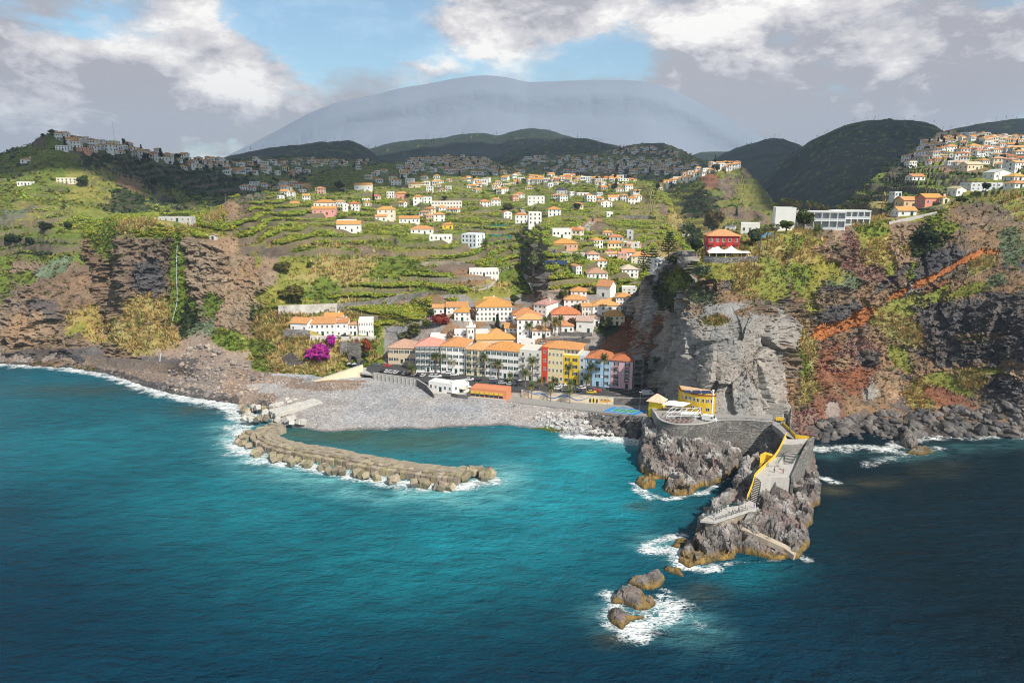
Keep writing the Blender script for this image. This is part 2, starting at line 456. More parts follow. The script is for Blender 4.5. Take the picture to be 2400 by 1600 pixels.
def terrace(s, mask, step, seed=0):
    P = s['P'].reshape(-1, 3)
    warp = fbm(P * (1, 1, 0), 60, 3, seed) * 1.2
    q = P[:, 2] / step + warp; k = np.floor(q); f = q - k
    f2 = sstep(.62, .80, f)
    dz = (k + f2 - q) * step
    P[:, 2] += dz * mask
    s['riser'] = ((f > .63) & (f < .81)) * mask
    s['tread'] = np.where(f <= .63, 1.0, 0.0) * mask
    s['P'] = P.reshape(s['P'].shape)
def colours(s, seed=0, strata=0.0):
    P = s['P'].reshape(-1, 3); t = s['type']
    a = np.array([PAL[x][0] for x in TYPES]); b = np.array([PAL[x][1] for x in TYPES])
    m = np.clip(0.5 + 0.9 * fbm(P, 9, 5, seed + 21, gain=.62), 0, 1)
    if strata:
        bands = fbm(P * (.12, .12, 1.0), 3.2, 4, seed + 31)
        rk = (ROCKY[t] > .9)
        m = np.where(rk, np.clip(m + strata * bands, 0, 1), m)
    c = a[t] * m[:, None] + b[t] * (1 - m)[:, None]
    hue = fbm(P, 22, 3, seed + 41)
    c *= 1 + 0.16 * np.stack([hue, 0 * hue, -hue], -1)
    c *= (1 + 0.22 * fbm(P, 2.2, 3, seed + 51))[:, None]
    if 'riser' in s:
        w = a[TI['wall']] * m[:, None] + b[TI['wall']] * (1 - m)[:, None]
        r = (s['riser'] * 0.8)[:, None]; c = c * (1 - r) + w * r
    s['col'] = np.clip(c, .005, .9)
def finish(s, name, material, smooth=False):
    P = s['P']; ns, nu = P.shape[:2]
    i = np.arange((ns - 1) * (nu - 1)); r, c = i // (nu - 1), i % (nu - 1)
    a = r * nu + c
    Fq = np.stack([a, a + 1, a + nu + 1, a + nu], -1)
    me = np_mesh(name, P.reshape(-1, 3), Fq, material, s['col'], smooth)
    o = link(name, me); tag(o, kind='structure'); s['faces'] = Fq; s['obj'] = o
    return o
M_ground = ground_mat('weathered_ground', 0.9, 0.7, 0.6, 0.30)
M_mount = ground_mat('mountain_slope', .0015, 0.0, 1.0, .06)
M_far = ground_mat('far_hillside', 0.05, 0.5, 4.0, 0.25)

# --- left hill with its sea cliff -------------------------------------------------
LH = sheet('LH', [
 (-420, [(838,-1),(812,3),(700,420),(600,445),(500,540),(420,650),(360,760),(400,1150)]),
 (-60,  [(850,-1),(826,3),(700,412),(592,442),(490,540),(420,650),(372,750),(400,1150)]),
 (60,   [(858,-1),(838,3),(720,400),(590,436),(480,540),(410,640),(345,745),(390,1150)]),
 (122,  [(862,-1),(842,3),(720,396),(585,434),(480,540),(400,640),(312,750),(370,1150)]),
 (200,  [(868,-1),(846,3),(720,398),(590,436),(490,545),(400,650),(326,765),(380,1150)]),
 (245,  [(872,-1),(850,3),(720,412),(600,440),(500,550),(410,660),(336,780),(390,1150)]),
 (300,  [(872,385),(846,395),(700,430),(600,455),(510,560),(420,680),(347,810),(400,1200)]),
 (400,  [(870,400),(840,420),(700,460),(580,500),(515,600),(440,740),(366,880),(400,1250)]),
 (500,  [(860,420),(800,440),(680,500),(560,560),(500,660),(440,830),(378,1050),(410,1400)]),
 (600,  [(800,460),(740,480),(640,540),(540,620),(480,740),(420,980),(374,1350),(410,1700)]),
 (700,  [(740,480),(680,520),(600,580),(520,680),(460,840),(410,1200),(368,1700),(410,2100)]),
 (820,  [(700,560),(640,600),(560,680),(500,800),(450,1000),(400,1400),(374,1750),(420,2200)]),
 (940,  [(640,700),(600,750),(540,800),(480,900),(440,1100),(400,1500),(384,1800),(430,2300)]),
], 3.0, 2.6)
def base_LH(P, U, V, st, w):
    t = np.where(w > .12, TI['green'], np.where(w > -.12, TI['banana'], TI['dark']))
    t = np.where((V > 600 + w * 60) & (U < 330), TI['rock'], t)
    t = np.where((U < -40 + w * 60) & (V > 470 + w * 30), TI['red'], t)
    return t
classify(LH, [
 ('green',60,530,80,40,0),('grass',60,500,70,30,0),('green',160,590,100,40,0),('dark',30,570,40,26,0),('dark',90,578,50,22,0),('green',240,470,60,60,40),
 ('grass',180,400,60,70,60),('green',120,400,50,70,0),('rock',90,340,16,50,10),('dark',280,470,80,40,25),('dark',330,400,140,35,15),('soil',300,430,40,16,20),
 ('grass',230,440,40,50,50),('banana',110,365,60,20,0),('banana',190,515,110,25,5),('dark',470,420,120,40,10),('rock',240,560,40,30,0),('agave',20,505,50,18,-20),
 ('rock',100,650,110,30,-10),('basalt',100,725,60,30,0),('rock',220,690,60,60,0),('agave',130,625,50,14,-30),('green',60,650,30,18,0),('cane',200,755,50,40,-45),('grass',170,790,50,18,-50),('cane',225,800,30,24,0),
 ('tan',60,770,70,50,0),('rock',160,810,80,24,0),('basalt',120,830,140,14,0),('basalt',215,830,40,20,0),('tan',10,780,30,70,0),('green',12,640,20,60,0)], base_LH)
steepL = np.clip((LH['V'].ravel() < 600) * 1.0, 0, 1)
terrace(LH, steepL * sstep(-.1, .3, fbm(LH['P'].reshape(-1, 3), 70, 2, 5) + .15), 5.5, 3)
crag(LH, 4.2, 30, True, 4.0, 100)
colours(LH, 1, .5)

# --- centre: the cliff with the waterfall, banana terraces, the valley and the town's slope -------
C = sheet('C', [
 (200, [(872,410),(760,418),(650,424),(560,430),(548,470),(530,520),(520,560),(516,600),(514,650),(600,820)]),
 (250, [(874,376),(770,400),(650,412),(548,424),(538,450),(526,490),(520,530),(516,570),(514,620),(600,820)]),
 (290, [(874,362),(770,377),(640,389),(527,404),(522,430),(518,460),(514,490),(512,520),(510,560),(580,820)]),
 (350, [(872,358),(760,376),(640,392),(522,405),(516,430),(513,460),(511,490),(510,520),(508,560),(560,820)]),
 (410, [(868,356),(760,390),(640,400),(545,409),(520,438),(514,470),(511,500),(509,530),(507,560),(560,820)]),
 (500, [(866,350),(770,378),(660,395),(572,405),(558,425),(540,440),(520,465),(505,500),(500,540),(560,820)]),
 (551, [(872,343),(790,372),(690,392),(600,412),(560,432),(530,455),(500,480),(474,510),(461,540),(540,820)]),
 (590, [(876,340),(800,370),(705,388),(612,408),(562,440),(530,470),(500,505),(475,560),(457,600),(540,820)]),
 (640, [(880,337),(800,360),(725,378),(660,392),(600,425),(560,470),(510,560),(475,660),(450,740),(520,1000)]),
 (700, [(884,335),(800,358),(755,368),(718,384),(620,424),(568,480),(515,580),(478,690),(437,900),(500,1200)]),
 (760, [(886,333),(800,362),(757,372),(722,386),(620,428),(565,495),(515,600),(470,730),(408,1080),(470,1400)]),
 (830, [(874,346),(805,368),(757,378),(720,394),(630,430),(570,495),(515,620),(460,800),(396,1200),(450,1600)]),
 (906, [(872,346),(805,370),(755,382),(700,402),(640,432),(585,480),(515,640),(450,860),(389,1300),(440,1700)]),
 (960, [(876,343),(812,362),(758,376),(700,404),(645,432),(590,478),(515,660),(445,900),(377,1500),(430,1900)]),
 (1070,[(880,340),(835,348),(770,362),(720,387),(670,415),(610,460),(530,620),(450,880),(369,1700),(420,2100)]),
 (1136,[(884,336),(835,346),(770,362),(720,388),(680,412),(600,475),(535,620),(455,860),(374,1700),(420,2100)]),
 (1180,[(888,333),(838,344),(770,362),(725,388),(690,414),(610,490),(550,600),(460,840),(390,1450),(440,1900)]),
 (1225,[(893,328),(842,339),(770,358),(728,386),(695,425),(625,500),(570,570),(465,830),(404,1300),(450,1800)]),
 (1250,[(898,325),(842,336),(770,354),(728,380),(698,412),(640,470),(575,500),(465,830),(410,1200),(450,1750)]),
 (1285,[(914,312),(840,332),(770,351),(720,371),(686,386),(630,414),(575,448),(465,820),(414,1100),(460,1700)]),
 (1340,[(915,312),(845,330),(775,350),(720,372),(684,388),(636,420),(578,455),(465,800),(418,1050),(470,1650)]),
 (1431,[(916,312),(850,330),(780,350),(720,375),(680,396),(636,432),(575,505),(468,780),(421,1000),(480,1600)]),
 (1500,[(916,312),(855,330),(785,350),(725,378),(680,402),(640,440),(570,520),(475,760),(425,950),(500,1500)]),
 (1540,[(916,312),(860,330),(790,352),(730,380),(685,405),(645,445),(575,530),(490,720),(436,900),(520,1400)]),
 (1590,[(916,312),(860,332),(800,356),(740,384),(700,410),(660,455),(600,540),(545,640),(508,750),(600,1200)]),
 (1645,[(916,312),(860,335),(800,360),(745,390),(710,420),(680,470),(640,540),(590,600),(550,660),(650,1000)]),
 (1700,[(916,312),(860,338),(800,366),(750,396),(720,430),(700,480),(670,540),(640,590),(610,640),(700,900)]),
], 2.6, 2.3)
def base_C(P, U, V, st, w):
    t = np.where(w > -.15, TI['banana'], TI['green'])
    t = np.where((V < 470) & (w > .2), TI['grass'], t)
    cliff = (U < 640) & (V > 560)
    t = np.where(cliff, TI['rock'], t)
    t = np.where((U > 600) & (U < 1000 + 40 * w) & (V > 570 + 40 * w) & (V < 720), np.where(w > .05, TI['grass'], np.where(w > -.22, TI['cane'], TI['green'])), t)
    t = np.where((U > 560) & (V > 730) & (U < 900), np.where(w > .0, TI['cane'], TI['green']), t)
    t = np.where((U > 900) & (V > 690), np.where(w > .1, TI['soil'], TI['stone']), t)
    return t
classify(C, [
 ('rock',330,640,95,110,0),('basalt',350,660,30,60,0),('tan',500,640,80,90,0),('tan',590,700,40,90,15),('tan',560,640,40,60,30),('cane',330,532,70,16,-4),('cane',430,535,50,16,0),('green',250,560,30,50,0),
 ('green',415,640,16,110,0),('green',425,710,34,44,0),('cane',340,720,60,34,0),('cane',300,770,60,34,0),('cane',370,790,60,34,10),('cane',330,810,60,24,0),('green',440,730,36,40,0),('green',505,715,32,36,0),('dark',445,760,26,40,0),
 ('agave',480,775,40,20,-20),('tan',540,745,28,60,10),('tan',600,790,20,60,5),('rubble',490,850,130,56,0),('rubble',450,880,160,30,0),('green',545,800,40,22,20),('dark',600,745,10,50,0),('basalt',340,850,120,14,0),('rock',270,840,40,30,0),
 ('cane',660,815,70,50,0),('green',615,830,30,40,0),('cane',700,850,80,24,0),('basalt',690,842,30,14,0),('cane',760,830,50,24,0),('cane',640,770,40,30,0),('green',625,715,28,18,0),
 ('rock',560,490,40,34,0),('tan',545,500,30,26,0),('cane',500,515,40,16,-20),('grass',470,545,50,10,5),('soil',490,523,24,8,0),('agave',590,462,40,16,0),
 ('grass',680,640,80,40,0),('cane',780,640,60,50,0),('green',840,600,50,20,0),('rock',880,590,46,22,10),('cane',870,630,60,40,0),('green',930,640,50,50,0),('green',985,650,30,40,0),('tan',625,640,30,60,10),
 ('cane',720,665,50,36,0),('grass',690,690,60,30,0),('green',760,685,40,30,0),('banana',905,675,120,18,-9),('banana',930,735,110,26,-10),('green',700,590,50,16,0),('grass',620,585,40,20,0),('wall',640,590,50,14,0),
 ('grass',950,580,90,12,5),('green',950,565,90,10,5),('wall',1060,625,70,14,0),('soil',1120,650,60,16,0),
 ('green',1190,640,26,26,0),('green',1205,670,26,20,0),('green',1180,560,50,20,0),('cane',1160,680,30,22,0),('grass',1140,690,40,16,0),('rock',1255,640,28,80,-12),('agave',1250,600,30,36,-15),('basalt',1275,660,16,50,0),('basalt',1258,620,10,50,0),
 ('rubble',1300,690,30,14,0),('wall',1325,700,30,10,0),('rock',1400,525,18,20,-30),('soil',1385,520,26,10,-20),('path',1370,532,24,6,-25),
 ('grass',1500,480,60,40,30),('rock',1560,500,12,30,-20),('agave',1600,520,30,40,-50),('cane',1560,620,40,50,0),('dark',1620,545,26,40,0),('cane',1600,500,30,40,50),
 ('red',1430,808,60,44,-20),('dark',1420,775,50,16,-20),('stone',1395,800,20,20,0),('red',1470,820,50,40,0)], base_C)
Vc, Uc = C['V'].ravel(), C['U'].ravel()
tm = ((C['type'] == TI['banana']) * 1.0) * (Vc < 770)
tm = np.where((Uc > 560) & (Vc < 600), 1.0, tm) * (Uc > 520)
tm *= 1 - sstep(1530, 1570, Uc)
terrace(C, tm, 4.6, 9)
crag(C, 2.4, 24, True, 3.4, 200)
colours(C, 2, .45)

# --- the upper hill with the high village ------------------------------------------
UH = sheet('UH', [
 (1060,[(470,1000),(440,1250),(415,1450),(395,1650),(384,1800),(430,2300)]),
 (1180,[(470,1000),(440,1200),(415,1450),(398,1650),(386,1800),(430,2300)]),
 (1225,[(470,1000),(440,1200),(415,1400),(390,1650),(372,1800),(420,2300)]),
 (1314,[(470,1000),(440,1200),(415,1400),(388,1650),(364,1900),(410,2300)]),
 (1400,[(470,1000),(440,1200),(410,1400),(380,1650),(356,1950),(400,2300)]),
 (1449,[(480,1000),(440,1200),(405,1400),(375,1650),(348,2000),(400,2300)]),
 (1483,[(490,1000),(440,1200),(400,1400),(370,1650),(339,2050),(400,2300)]),
 (1545,[(500,950),(440,1150),(400,1400),(370,1650),(335,2050),(400,2300)]),
 (1600,[(520,950),(445,1100),(405,1350),(378,1600),(352,1950),(410,2200)]),
 (1650,[(540,950),(450,1080),(412,1300),(390,1500),(376,1750),(420,2100)]),
 (1720,[(560,950),(460,1080),(420,1300),(395,1450),(386,1600),(430,1900)]),
], 3.0, 2.4)
def base_far(P, U, V, st, w):
    return np.where(w > .22, TI['grass'], np.where(w > -.05, TI['green'], TI['dark']))
classify(UH, [('green',1460,380,60,14,0),('forest',1540,345,40,14,20),('dark',1500,350,60,12,0),('grass',1580,350,20,16,40),('grass',1560,430,60,12,0),('soil',1420,400,40,8,0)], base_far)
terrace(UH, np.full(UH['V'].size, .8), 9, 14); colours(UH, 3); UH['crag'] = 0 * Vc[:1]

# --- spur across the gorge ----------------------------------------------------------
SP = sheet('SP', [
 (1540,[(620,760),(560,820),(500,900),(460,980),(430,1080),(470,1300)]),
 (1600,[(640,720),(560,800),(490,880),(450,940),(418,1000),(470,1250)]),
 (1660,[(660,700),(560,780),(480,850),(430,900),(394,960),(450,1250)]),
 (1724,[(680,690),(580,760),(490,830),(430,890),(381,950),(450,1250)]),
 (1765,[(680,690),(590,750),(510,810),(455,860),(414,910),(470,1200)]),
 (1800,[(690,690),(600,740),(530,790),(485,840),(455,890),(520,1150)]),
 (1830,[(700,690),(620,730),(560,780),(525,830),(500,870),(560,1100)]),
 (1880,[(720,690),(650,720),(600,760),(575,800),(560,840),(620,1050)]),
], 2.8, 2.4)
def base_SP(P, U, V, st, w):
    return np.where(w > .15, TI['grass'], np.where(w > -.1, TI['green'], TI['rock']))
classify(SP, [('red',1670,425,26,20,30),('rock',1720,430,40,24,0),('grass',1770,460,26,50,-50),('soil',1660,500,60,22,0),('dark',1640,480,50,30,0),('rock',1740,500,50,16,0),('grass',1660,520,60,12,0)], base_SP)
terrace(SP, np.full(SP['V'].size, .6), 7, 24); crag(SP, 2.4, 34, False, 6, 300); colours(SP, 4, .4)

# --- right hillside with the second village -------------------------------------------
RS = sheet('RS', [
 (1900,[(640,520),(600,560),(570,600),(555,640),(545,680),(640,900)]),
 (1957,[(620,430),(560,460),(525,500),(505,560),(494,620),(640,900)]),
 (2015,[(620,390),(540,410),(500,440),(470,520),(446,640),(560,1000)]),
 (2072,[(600,360),(520,380),(480,420),(440,560),(398,780),(520,1100)]),
 (2115,[(600,355),(510,375),(470,420),(420,600),(366,950),(500,1300)]),
 (2160,[(600,352),(500,372),(460,420),(400,640),(334,1200),(460,1600)]),
 (2204,[(600,350),(490,370),(450,430),(385,680),(310,1450),(420,1900)]),
 (2300,[(600,350),(480,372),(440,430),(370,720),(311,1500),(420,2000)]),
 (2400,[(600,350),(460,375),(425,430),(365,740),(319,1500),(420,2000)]),
 (2560,[(600,350),(450,375),(415,430),(360,740),(318,1500),(420,2000)]),
 (2800,[(600,350),(450,375),(410,430),(350,740),(310,1500),(420,2000)]),
], 3.0, 2.4)
classify(RS, [('grass',2200,360,60,20,0),('green',2150,440,50,20,-30),('dark',2060,470,60,30,-45),('cane',2060,480,40,12,-45),('soil',2260,390,60,10,0),('dark',2110,420,40,40,-50),('banana',2230,380,80,10,0)], base_far)
terrace(RS, np.full(RS['V'].size, .9), 6, 34); colours(RS, 5); RS['crag'] = 0 * Vc[:1]

# --- headland and the right-hand sea cliff --------------------------------------------
H = sheet('H', [
 (1385,[(880,345),(850,362),(810,376),(785,388),(775,398),(765,404),(775,415),(790,425),(820,450)]),
 (1440,[(895,330),(855,345),(800,358),(765,370),(742,380),(728,390),(730,405),(745,420),(780,460)]),
 (1500,[(910,316),(865,324),(800,334),(745,342),(700,350),(684,358),(680,372),(700,400),(760,460)]),
 (1555,[(935,298),(890,301),(810,309),(730,318),(660,326),(628,334),(622,350),(650,390),(740,450)]),
 (1600,[(985,264),(930,270),(820,283),(720,292),(640,299),(598,305),(586,325),(610,370),(700,450)]),
 (1640,[(1010,240),(958,256),(850,266),(745,276),(665,288),(612,290),(590,310),(600,350),(680,450)]),
 (1700,[(1010,240),(972,248),(850,259),(752,268),(690,277),(616,286),(566,304),(552,345),(640,450)]),
 (1780,[(1010,240),(985,246),(850,256),(745,266),(690,277),(628,285),(560,304),(542,345),(640,450)]),
 (1815,[(1022,244),(985,252),(860,262),(740,276),(680,283),(612,290),(555,306),(540,345),(640,450)]),
 (1860,[(1040,254),(978,268),(870,280),(770,290),(680,297),(590,304),(545,318),(536,345),(630,450)]),
 (1950,[(1043,-1),(968,278),(880,291),(770,299),(650,308),(560,318),(532,335),(528,360),(620,450)]),
 (2040,[(1040,-1),(960,284),(870,297),(760,306),(650,315),(560,324),(522,336),(515,360),(600,450)]),
 (2120,[(1040,-1),(958,284),(860,299),(750,309),(640,319),(550,330),(505,342),(496,370),(590,450)]),
 (2200,[(1036,-1),(958,282),(850,297),(740,307),(630,319),(540,331),(492,346),(480,375),(580,450)]),
 (2300,[(1032,-1),(955,277),(845,288),(735,297),(620,314),(530,332),(474,348),(464,378),(570,450)]),
 (2400,[(1028,-1),(950,272),(840,278),(720,286),(610,306),(520,328),(452,348),(446,378),(560,450)]),
 (2560,[(1024,-1),(945,268),(830,270),(710,278),(600,300),(500,325),(440,348),(440,380),(560,450)]),
 (2800,[(1020,-1),(940,262),(820,262),(700,270),(590,295),(490,320),(430,348),(430,380),(560,450)]),
], 2.2, 2.1)
def base_H(P, U, V, st, w):
    t = np.where(w > .2, TI['soil'], np.where(w > -.25, TI['rock'], TI['basalt']))
    t = np.where((V < 640 + 50 * w) & (U > 1640), np.where(w > .1, TI['grass'], np.where(w > -.2, TI['cane'], TI['green'])), t)
    t = np.where((U > 2060 + 60 * w) & (V > 520), np.where(w > .15, TI['rock'], np.where(w > -.05, TI['soil'], TI['basalt'])), t)
    t = np.where(U < 1630 + 30 * w, np.where(w > -.1, TI['grey'], TI['basalt']), t)
    t = np.where((V > 985 + 20 * w) & (U > 1800), TI['basalt'], t)
    return t
classify(H, [
 ('grey',1710,880,120,130,0),('grey',1660,800,70,60,0),('grey',1770,800,60,60,0),('grey',1640,930,50,60,0),('grey',1600,860,60,150,0),('grey',1740,800,110,60,0),('grey',1700,765,130,34,-4),('grey',1790,830,46,90,0),('grey',1560,720,40,60,20),('grey',1800,900,34,100,0),
 ('red',1450,800,80,60,-30),('red',1420,820,60,40,-20),('dark',1430,760,60,14,-25),('dark',1560,690,30,30,0),('green',1600,650,40,26,-40),
 ('rock',1680,700,60,50,0),('basalt',1730,665,50,18,0),('grey',1690,725,80,22,-8),('tan',1630,700,30,40,20),('soil',1700,695,50,16,0),
 ('agave',1645,690,34,24,0),('grass',1650,620,40,16,-10),('agave',1650,632,40,14,0),('cane',1760,660,50,40,-20),('grass',1800,650,46,46,0),('cane',1740,630,40,30,0),('cane',1680,752,24,10,0),
 ('green',1860,590,22,60,20),('green',1880,640,34,70,0),('grass',1900,690,26,60,10),('cane',1880,600,50,30,0),('tan',1960,590,60,22,0),('tan',1960,550,50,26,0),('cane',1900,545,50,14,0),('rock',1930,545,30,20,0),
 ('rock',1990,610,50,30,30),('purple',2005,580,16,46,-50),('purple',2050,640,60,22,20),('purple',1990,560,14,30,-40),('agave',1960,660,50,26,25),('grass',1940,640,40,22,20),('grass',2060,560,44,40,0),('cane',2080,590,50,50,0),('green',2050,540,40,20,0),
 ('basalt',1960,690,60,20,10),('rock',1980,705,80,24,0),('basalt',1945,740,60,22,-12),('basalt',2000,720,30,14,-20),('soil',2040,690,30,24,0),
 ('tan',2110,540,34,40,-30),('tan',2100,600,24,50,-30),('dark',2180,560,44,50,40),('green',2200,510,50,26,30),('green',2150,640,26,30,-60),('grass',2280,480,40,16,-20),
 ('rock',2260,600,90,50,-30),('basalt',2200,620,60,36,-30),('soil',2340,560,60,50,0),('agave',2370,580,30,40,0),('cane',2300,620,40,20,-30),('rock',2300,500,70,30,0),
 ('soil',2060,800,26,60,0),('grass',2120,720,90,26,-20),('grass',2180,700,60,20,-30),('basalt',2090,650,60,10,-35),('grey',2150,665,50,12,-32),('basalt',2170,640,40,10,-30),
 ('basalt',2290,770,150,84,0),('basalt',2380,700,90,30,0),('rock',2290,790,60,10,0),('soil',2340,660,60,24,0),('agave',2330,660,30,16,-20),('grass',2270,680,60,14,-20),
 ('orange',1925,778,44,21,-6),('orange',1970,765,40,20,-14),('orange',2010,748,34,18,-24),('orange',2034,735,16,10,-30),
 ('orange',2110,684,34,9,-27),('orange',2165,660,44,10,-26),('orange',2225,628,44,9,-30),('orange',2280,600,38,8,-28),('orange',2320,590,26,8,0),('red',2190,670,40,8,-27),
 ('cane',1890,830,38,60,-20),('cane',1910,890,46,50,-10),('cane',1870,780,26,34,0),('cane',1880,915,26,36,0),('green',1880,850,20,40,-20),
 ('red',1960,860,60,60,-40),('purple',2000,835,60,36,-30),('red',2020,900,60,40,0),('tan',1975,850,24,14,-40),('basalt',2030,838,26,20,-10),('grey',2060,905,50,24,-30),('red',1940,960,60,50,-30),('rubble',1950,960,26,30,0),('purple',1890,990,50,40,0),('tan',2080,900,30,40,0),('basalt',1975,1000,70,26,0),('basalt',2020,985,44,34,0),
 ('cane',2110,770,30,60,-60),('grass',2110,840,20,40,-40),('soil',2230,880,90,16,0),('cane',2170,920,40,36,-30),('grass',2230,900,60,20,20),('red',2230,940,60,24,20),('grass',2330,870,80,8,3),('cane',2280,890,40,26,0),('basalt',2360,920,60,44,0),('tan',2380,868,40,10,0)], base_H)
crag(H, 1.9, 24, True, 2.6, 400, dip=-.35)
# the red-brown tuff seam is cut in by weather; the lava above it overhangs
orn = (H['type'] == TI['orange'])
Ph = H['P'].reshape(-1, 3); Ph[orn] -= H['n'][orn] * 0.9; H['P'] = Ph.reshape(H['P'].shape)
colours(H, 6, .35)

# --- far hills and the mountain behind ---------------------------------------------------
def ridge_sheet(key, pts, Yr, Yf, du, dv, vb=60, jag=0.0):
    cols = []
    for (u, v) in pts:
        cols.append((u, [(v + vb, Yf), (v + vb * .55, (Yf + Yr) * .5), (v + vb * .2, Yr * .93), (v, Yr), (v + 40, Yr * 1.25)]))
    return sheet(key, cols, du, dv)
FW = []
def far_hill(key, name, pts, Yr, Yf, vb, amp, typ, seed, du=4.0, dv=2.4):
    s = ridge_sheet(key, pts, Yr, Yf, du, dv, vb)
    P = s['P'].reshape(-1, 3)
    k = amp * Yr / 3000
    P[:, 2] += k * 26 * fbm(P, Yr * .07, 4, seed, True) * (1 - .6 * sstep(0, .4, np.zeros(len(P))))
    P[:, 1] += k * 60 * fbm(P, Yr * .04, 4, seed + 3, True)
    s['P'] = P.reshape(s['P'].shape)
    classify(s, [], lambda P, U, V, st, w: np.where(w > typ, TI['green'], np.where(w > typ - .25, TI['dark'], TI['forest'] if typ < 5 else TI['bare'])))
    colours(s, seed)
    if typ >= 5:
        g = np.clip(.5 + 1.2 * fbm(s['P'].reshape(-1, 3), 700, 4, seed + 7), 0, 1)[:, None]; s['col'] = np.array(PAL['bare'][0]) * g + np.array(PAL['bare'][1]) * (1 - g)  # haze blue painted over the whole mountain instead of its forest green
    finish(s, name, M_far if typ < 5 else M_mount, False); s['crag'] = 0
    return s
far_hill('D1', 'far_hills', [(-420,400),(-100,392),(300,392),(480,378),(547,364),(600,353),(684,341),(758,332),(824,336),(855,348),(893,374),(940,392)], 2600, 1700, 70, .5, .35, 60)
far_hill('D2', 'far_hills', [(820,400),(865,352),(932,337),(1008,329),(1060,322),(1123,316),(1161,320),(1202,309),(1243,304),(1291,310),(1324,322),(1400,336),(1470,352),(1600,380)], 3600, 2200, 70, .5, .5, 70)
far_hill('D3', 'far_hills', [(1150,372),(1210,350),(1258,337),(1300,330),(1355,328),(1393,334),(1449,349),(1500,370),(1560,400)], 2500, 1900, 60, .45, .3, 80)
far_hill('D4', 'far_hills', [(1560,380),(1620,366),(1650,356),(1704,358),(1760,384)], 4200, 3200, 60, .4, .5, 85)
far_hill('D5', 'far_hills', [(1640,400),(1694,366),(1760,342),(1827,328),(1847,333),(1900,352),(1980,380)], 2900, 1900, 130, .5, .5, 90)
far_hill('D6', 'far_hills', [(1720,500),(1780,440),(1850,372),(1929,322),(2000,294),(2071,285),(2130,287),(2184,296),(2204,308),(2240,330),(2320,370)], 1900, 1050, 210, .55, .30, 95)
far_hill('D7', 'far_hills', [(2150,330),(2204,314),(2276,298),(2347,285),(2400,281),(2560,276),(2800,290)], 2600, 1700, 60, .5, .3, 99)
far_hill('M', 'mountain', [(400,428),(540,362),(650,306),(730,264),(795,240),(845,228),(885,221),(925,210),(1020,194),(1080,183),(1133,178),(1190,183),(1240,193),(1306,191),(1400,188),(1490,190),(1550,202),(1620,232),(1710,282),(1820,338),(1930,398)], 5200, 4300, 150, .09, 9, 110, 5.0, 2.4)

finish(LH, 'hillside', M_ground); finish(C, 'hillside', M_ground); finish(UH, 'hillside', M_ground)
finish(SP, 'hillside', M_ground); finish(RS, 'hillside', M_ground); finish(H, 'headland', M_ground)
# ------------------------------------------------------------------ beach and town platform
def loft_z(key, cols, du, dv):
    return sheet(key, cols, du, dv)
B = sheet('B', [
 (-420,[(870,-3),(838,0.0),(834,1.0),(826,2.5),(800,8)]),
 (-60, [(880,-3),(850,0.0),(846,1.0),(838,2.5),(810,8)]),
 (149, [(884,-3),(858,0.0),(853,1.2),(846,2.6),(826,6)]),
 (238, [(892,-3),(873,0.0),(864,1.5),(856,3.0),(836,8)]),
 (300, [(908,-3),(890,0.0),(874,1.8),(862,4.0),(840,9)]),
 (357, [(930,-3),(910,0.0),(890,2.0),(872,4.0),(846,10)]),
 (440, [(950,-3),(928,0.0),(900,2.0),(880,4.0),(860,9)]),
 (536, [(965,-3),(943,0.0),(915,2.0),(890,4.2),(866,8)]),
 (600, [(985,-3),(952,0.2),(920,2.2),(893,4.0),(870,8)]),
 (640, [(1020,-3),(980,0.6),(930,2.4),(894,4.0),(874,7)]),
 (680, [(1050,-3),(1001,0.0),(950,2.4),(894,4.0),(876,6)]),
 (729, [(1050,-3),(1006,0.0),(960,2.3),(896,3.8),(878,5)]),
 (764, [(1050,-3),(1011,0.0),(965,2.3),(896,3.8),(880,4.5)]),
 (848, [(1050,-3),(1006,0.0),(962,2.3),(896,3.6),(884,4)]),
 (976, [(1050,-3),(1005,0.0),(958,2.3),(908,3.4),(896,3.6)]),
 (1104,[(1050,-3),(998,0.0),(962,2.2),(935,3.2),(920,3.4)]),
 (1175,[(1050,-3),(996,0.0),(962,2.2),(942,3.0),(928,3.2)]),
 (1250,[(1055,-3),(1006,0.0),(972,2.0),(952,2.8),(936,3.0)]),
 (1329,[(1062,-3),(1015,0.0),(985,1.8),(966,2.4),(950,2.6)]),
 (1431,[(1070,-3),(1021,0.0),(996,1.6),(976,2.2),(962,2.4)]),
 (1530,[(1078,-3),(1028,0.0),(1004,1.6),(984,2.0),(970,2.2)]),
 (1580,[(1084,-3),(1034,0.0),(1010,1.6),(990,2.0),(976,2.2)]),
], 2.2, 1.5)
def base_B(P, U, V, st, w):
    t = np.full(len(U), TI['pebble'])
    t = np.where((U < 640 + 60 * w) & (V < 965), TI['rubble'], t)
    t = np.where((U < 560) & (P[:, 2] < 1.2 + w), TI['basalt'], t)
    t = np.where(U > 1370 + (1010 - V) * 0.0 + 30 * w, TI['basalt'], t)
    return t
classify(B, [('pebble',650,905,60,16,0),('pebble',760,950,100,60,0),('basalt',620,944,20,9,0),('rubble',640,890,70,8,0),('rubble',780,905,80,10,0),
 ('soil',800,893,60,3,0),('green',1290,1006,56,7,3)], base_B)
Pb = B['P'].reshape(-1, 3)
Pb[:, 2] += .22 * fbm(Pb, 9, 4, 71) + .10 * fbm(Pb, 1.6, 2, 72)
stony = sstep(1250, 1330, B['U'].ravel()) + (B['type'] == TI['rubble']) * .8 + (B['type'] == TI['basalt']) * .8
v_, e_ = cells(Pb, 1.5, 73)
Pb[:, 2] += np.clip(stony, 0, 1) * (v_ * .8 - .5 * (1 - sstep(0, .25, e_)))
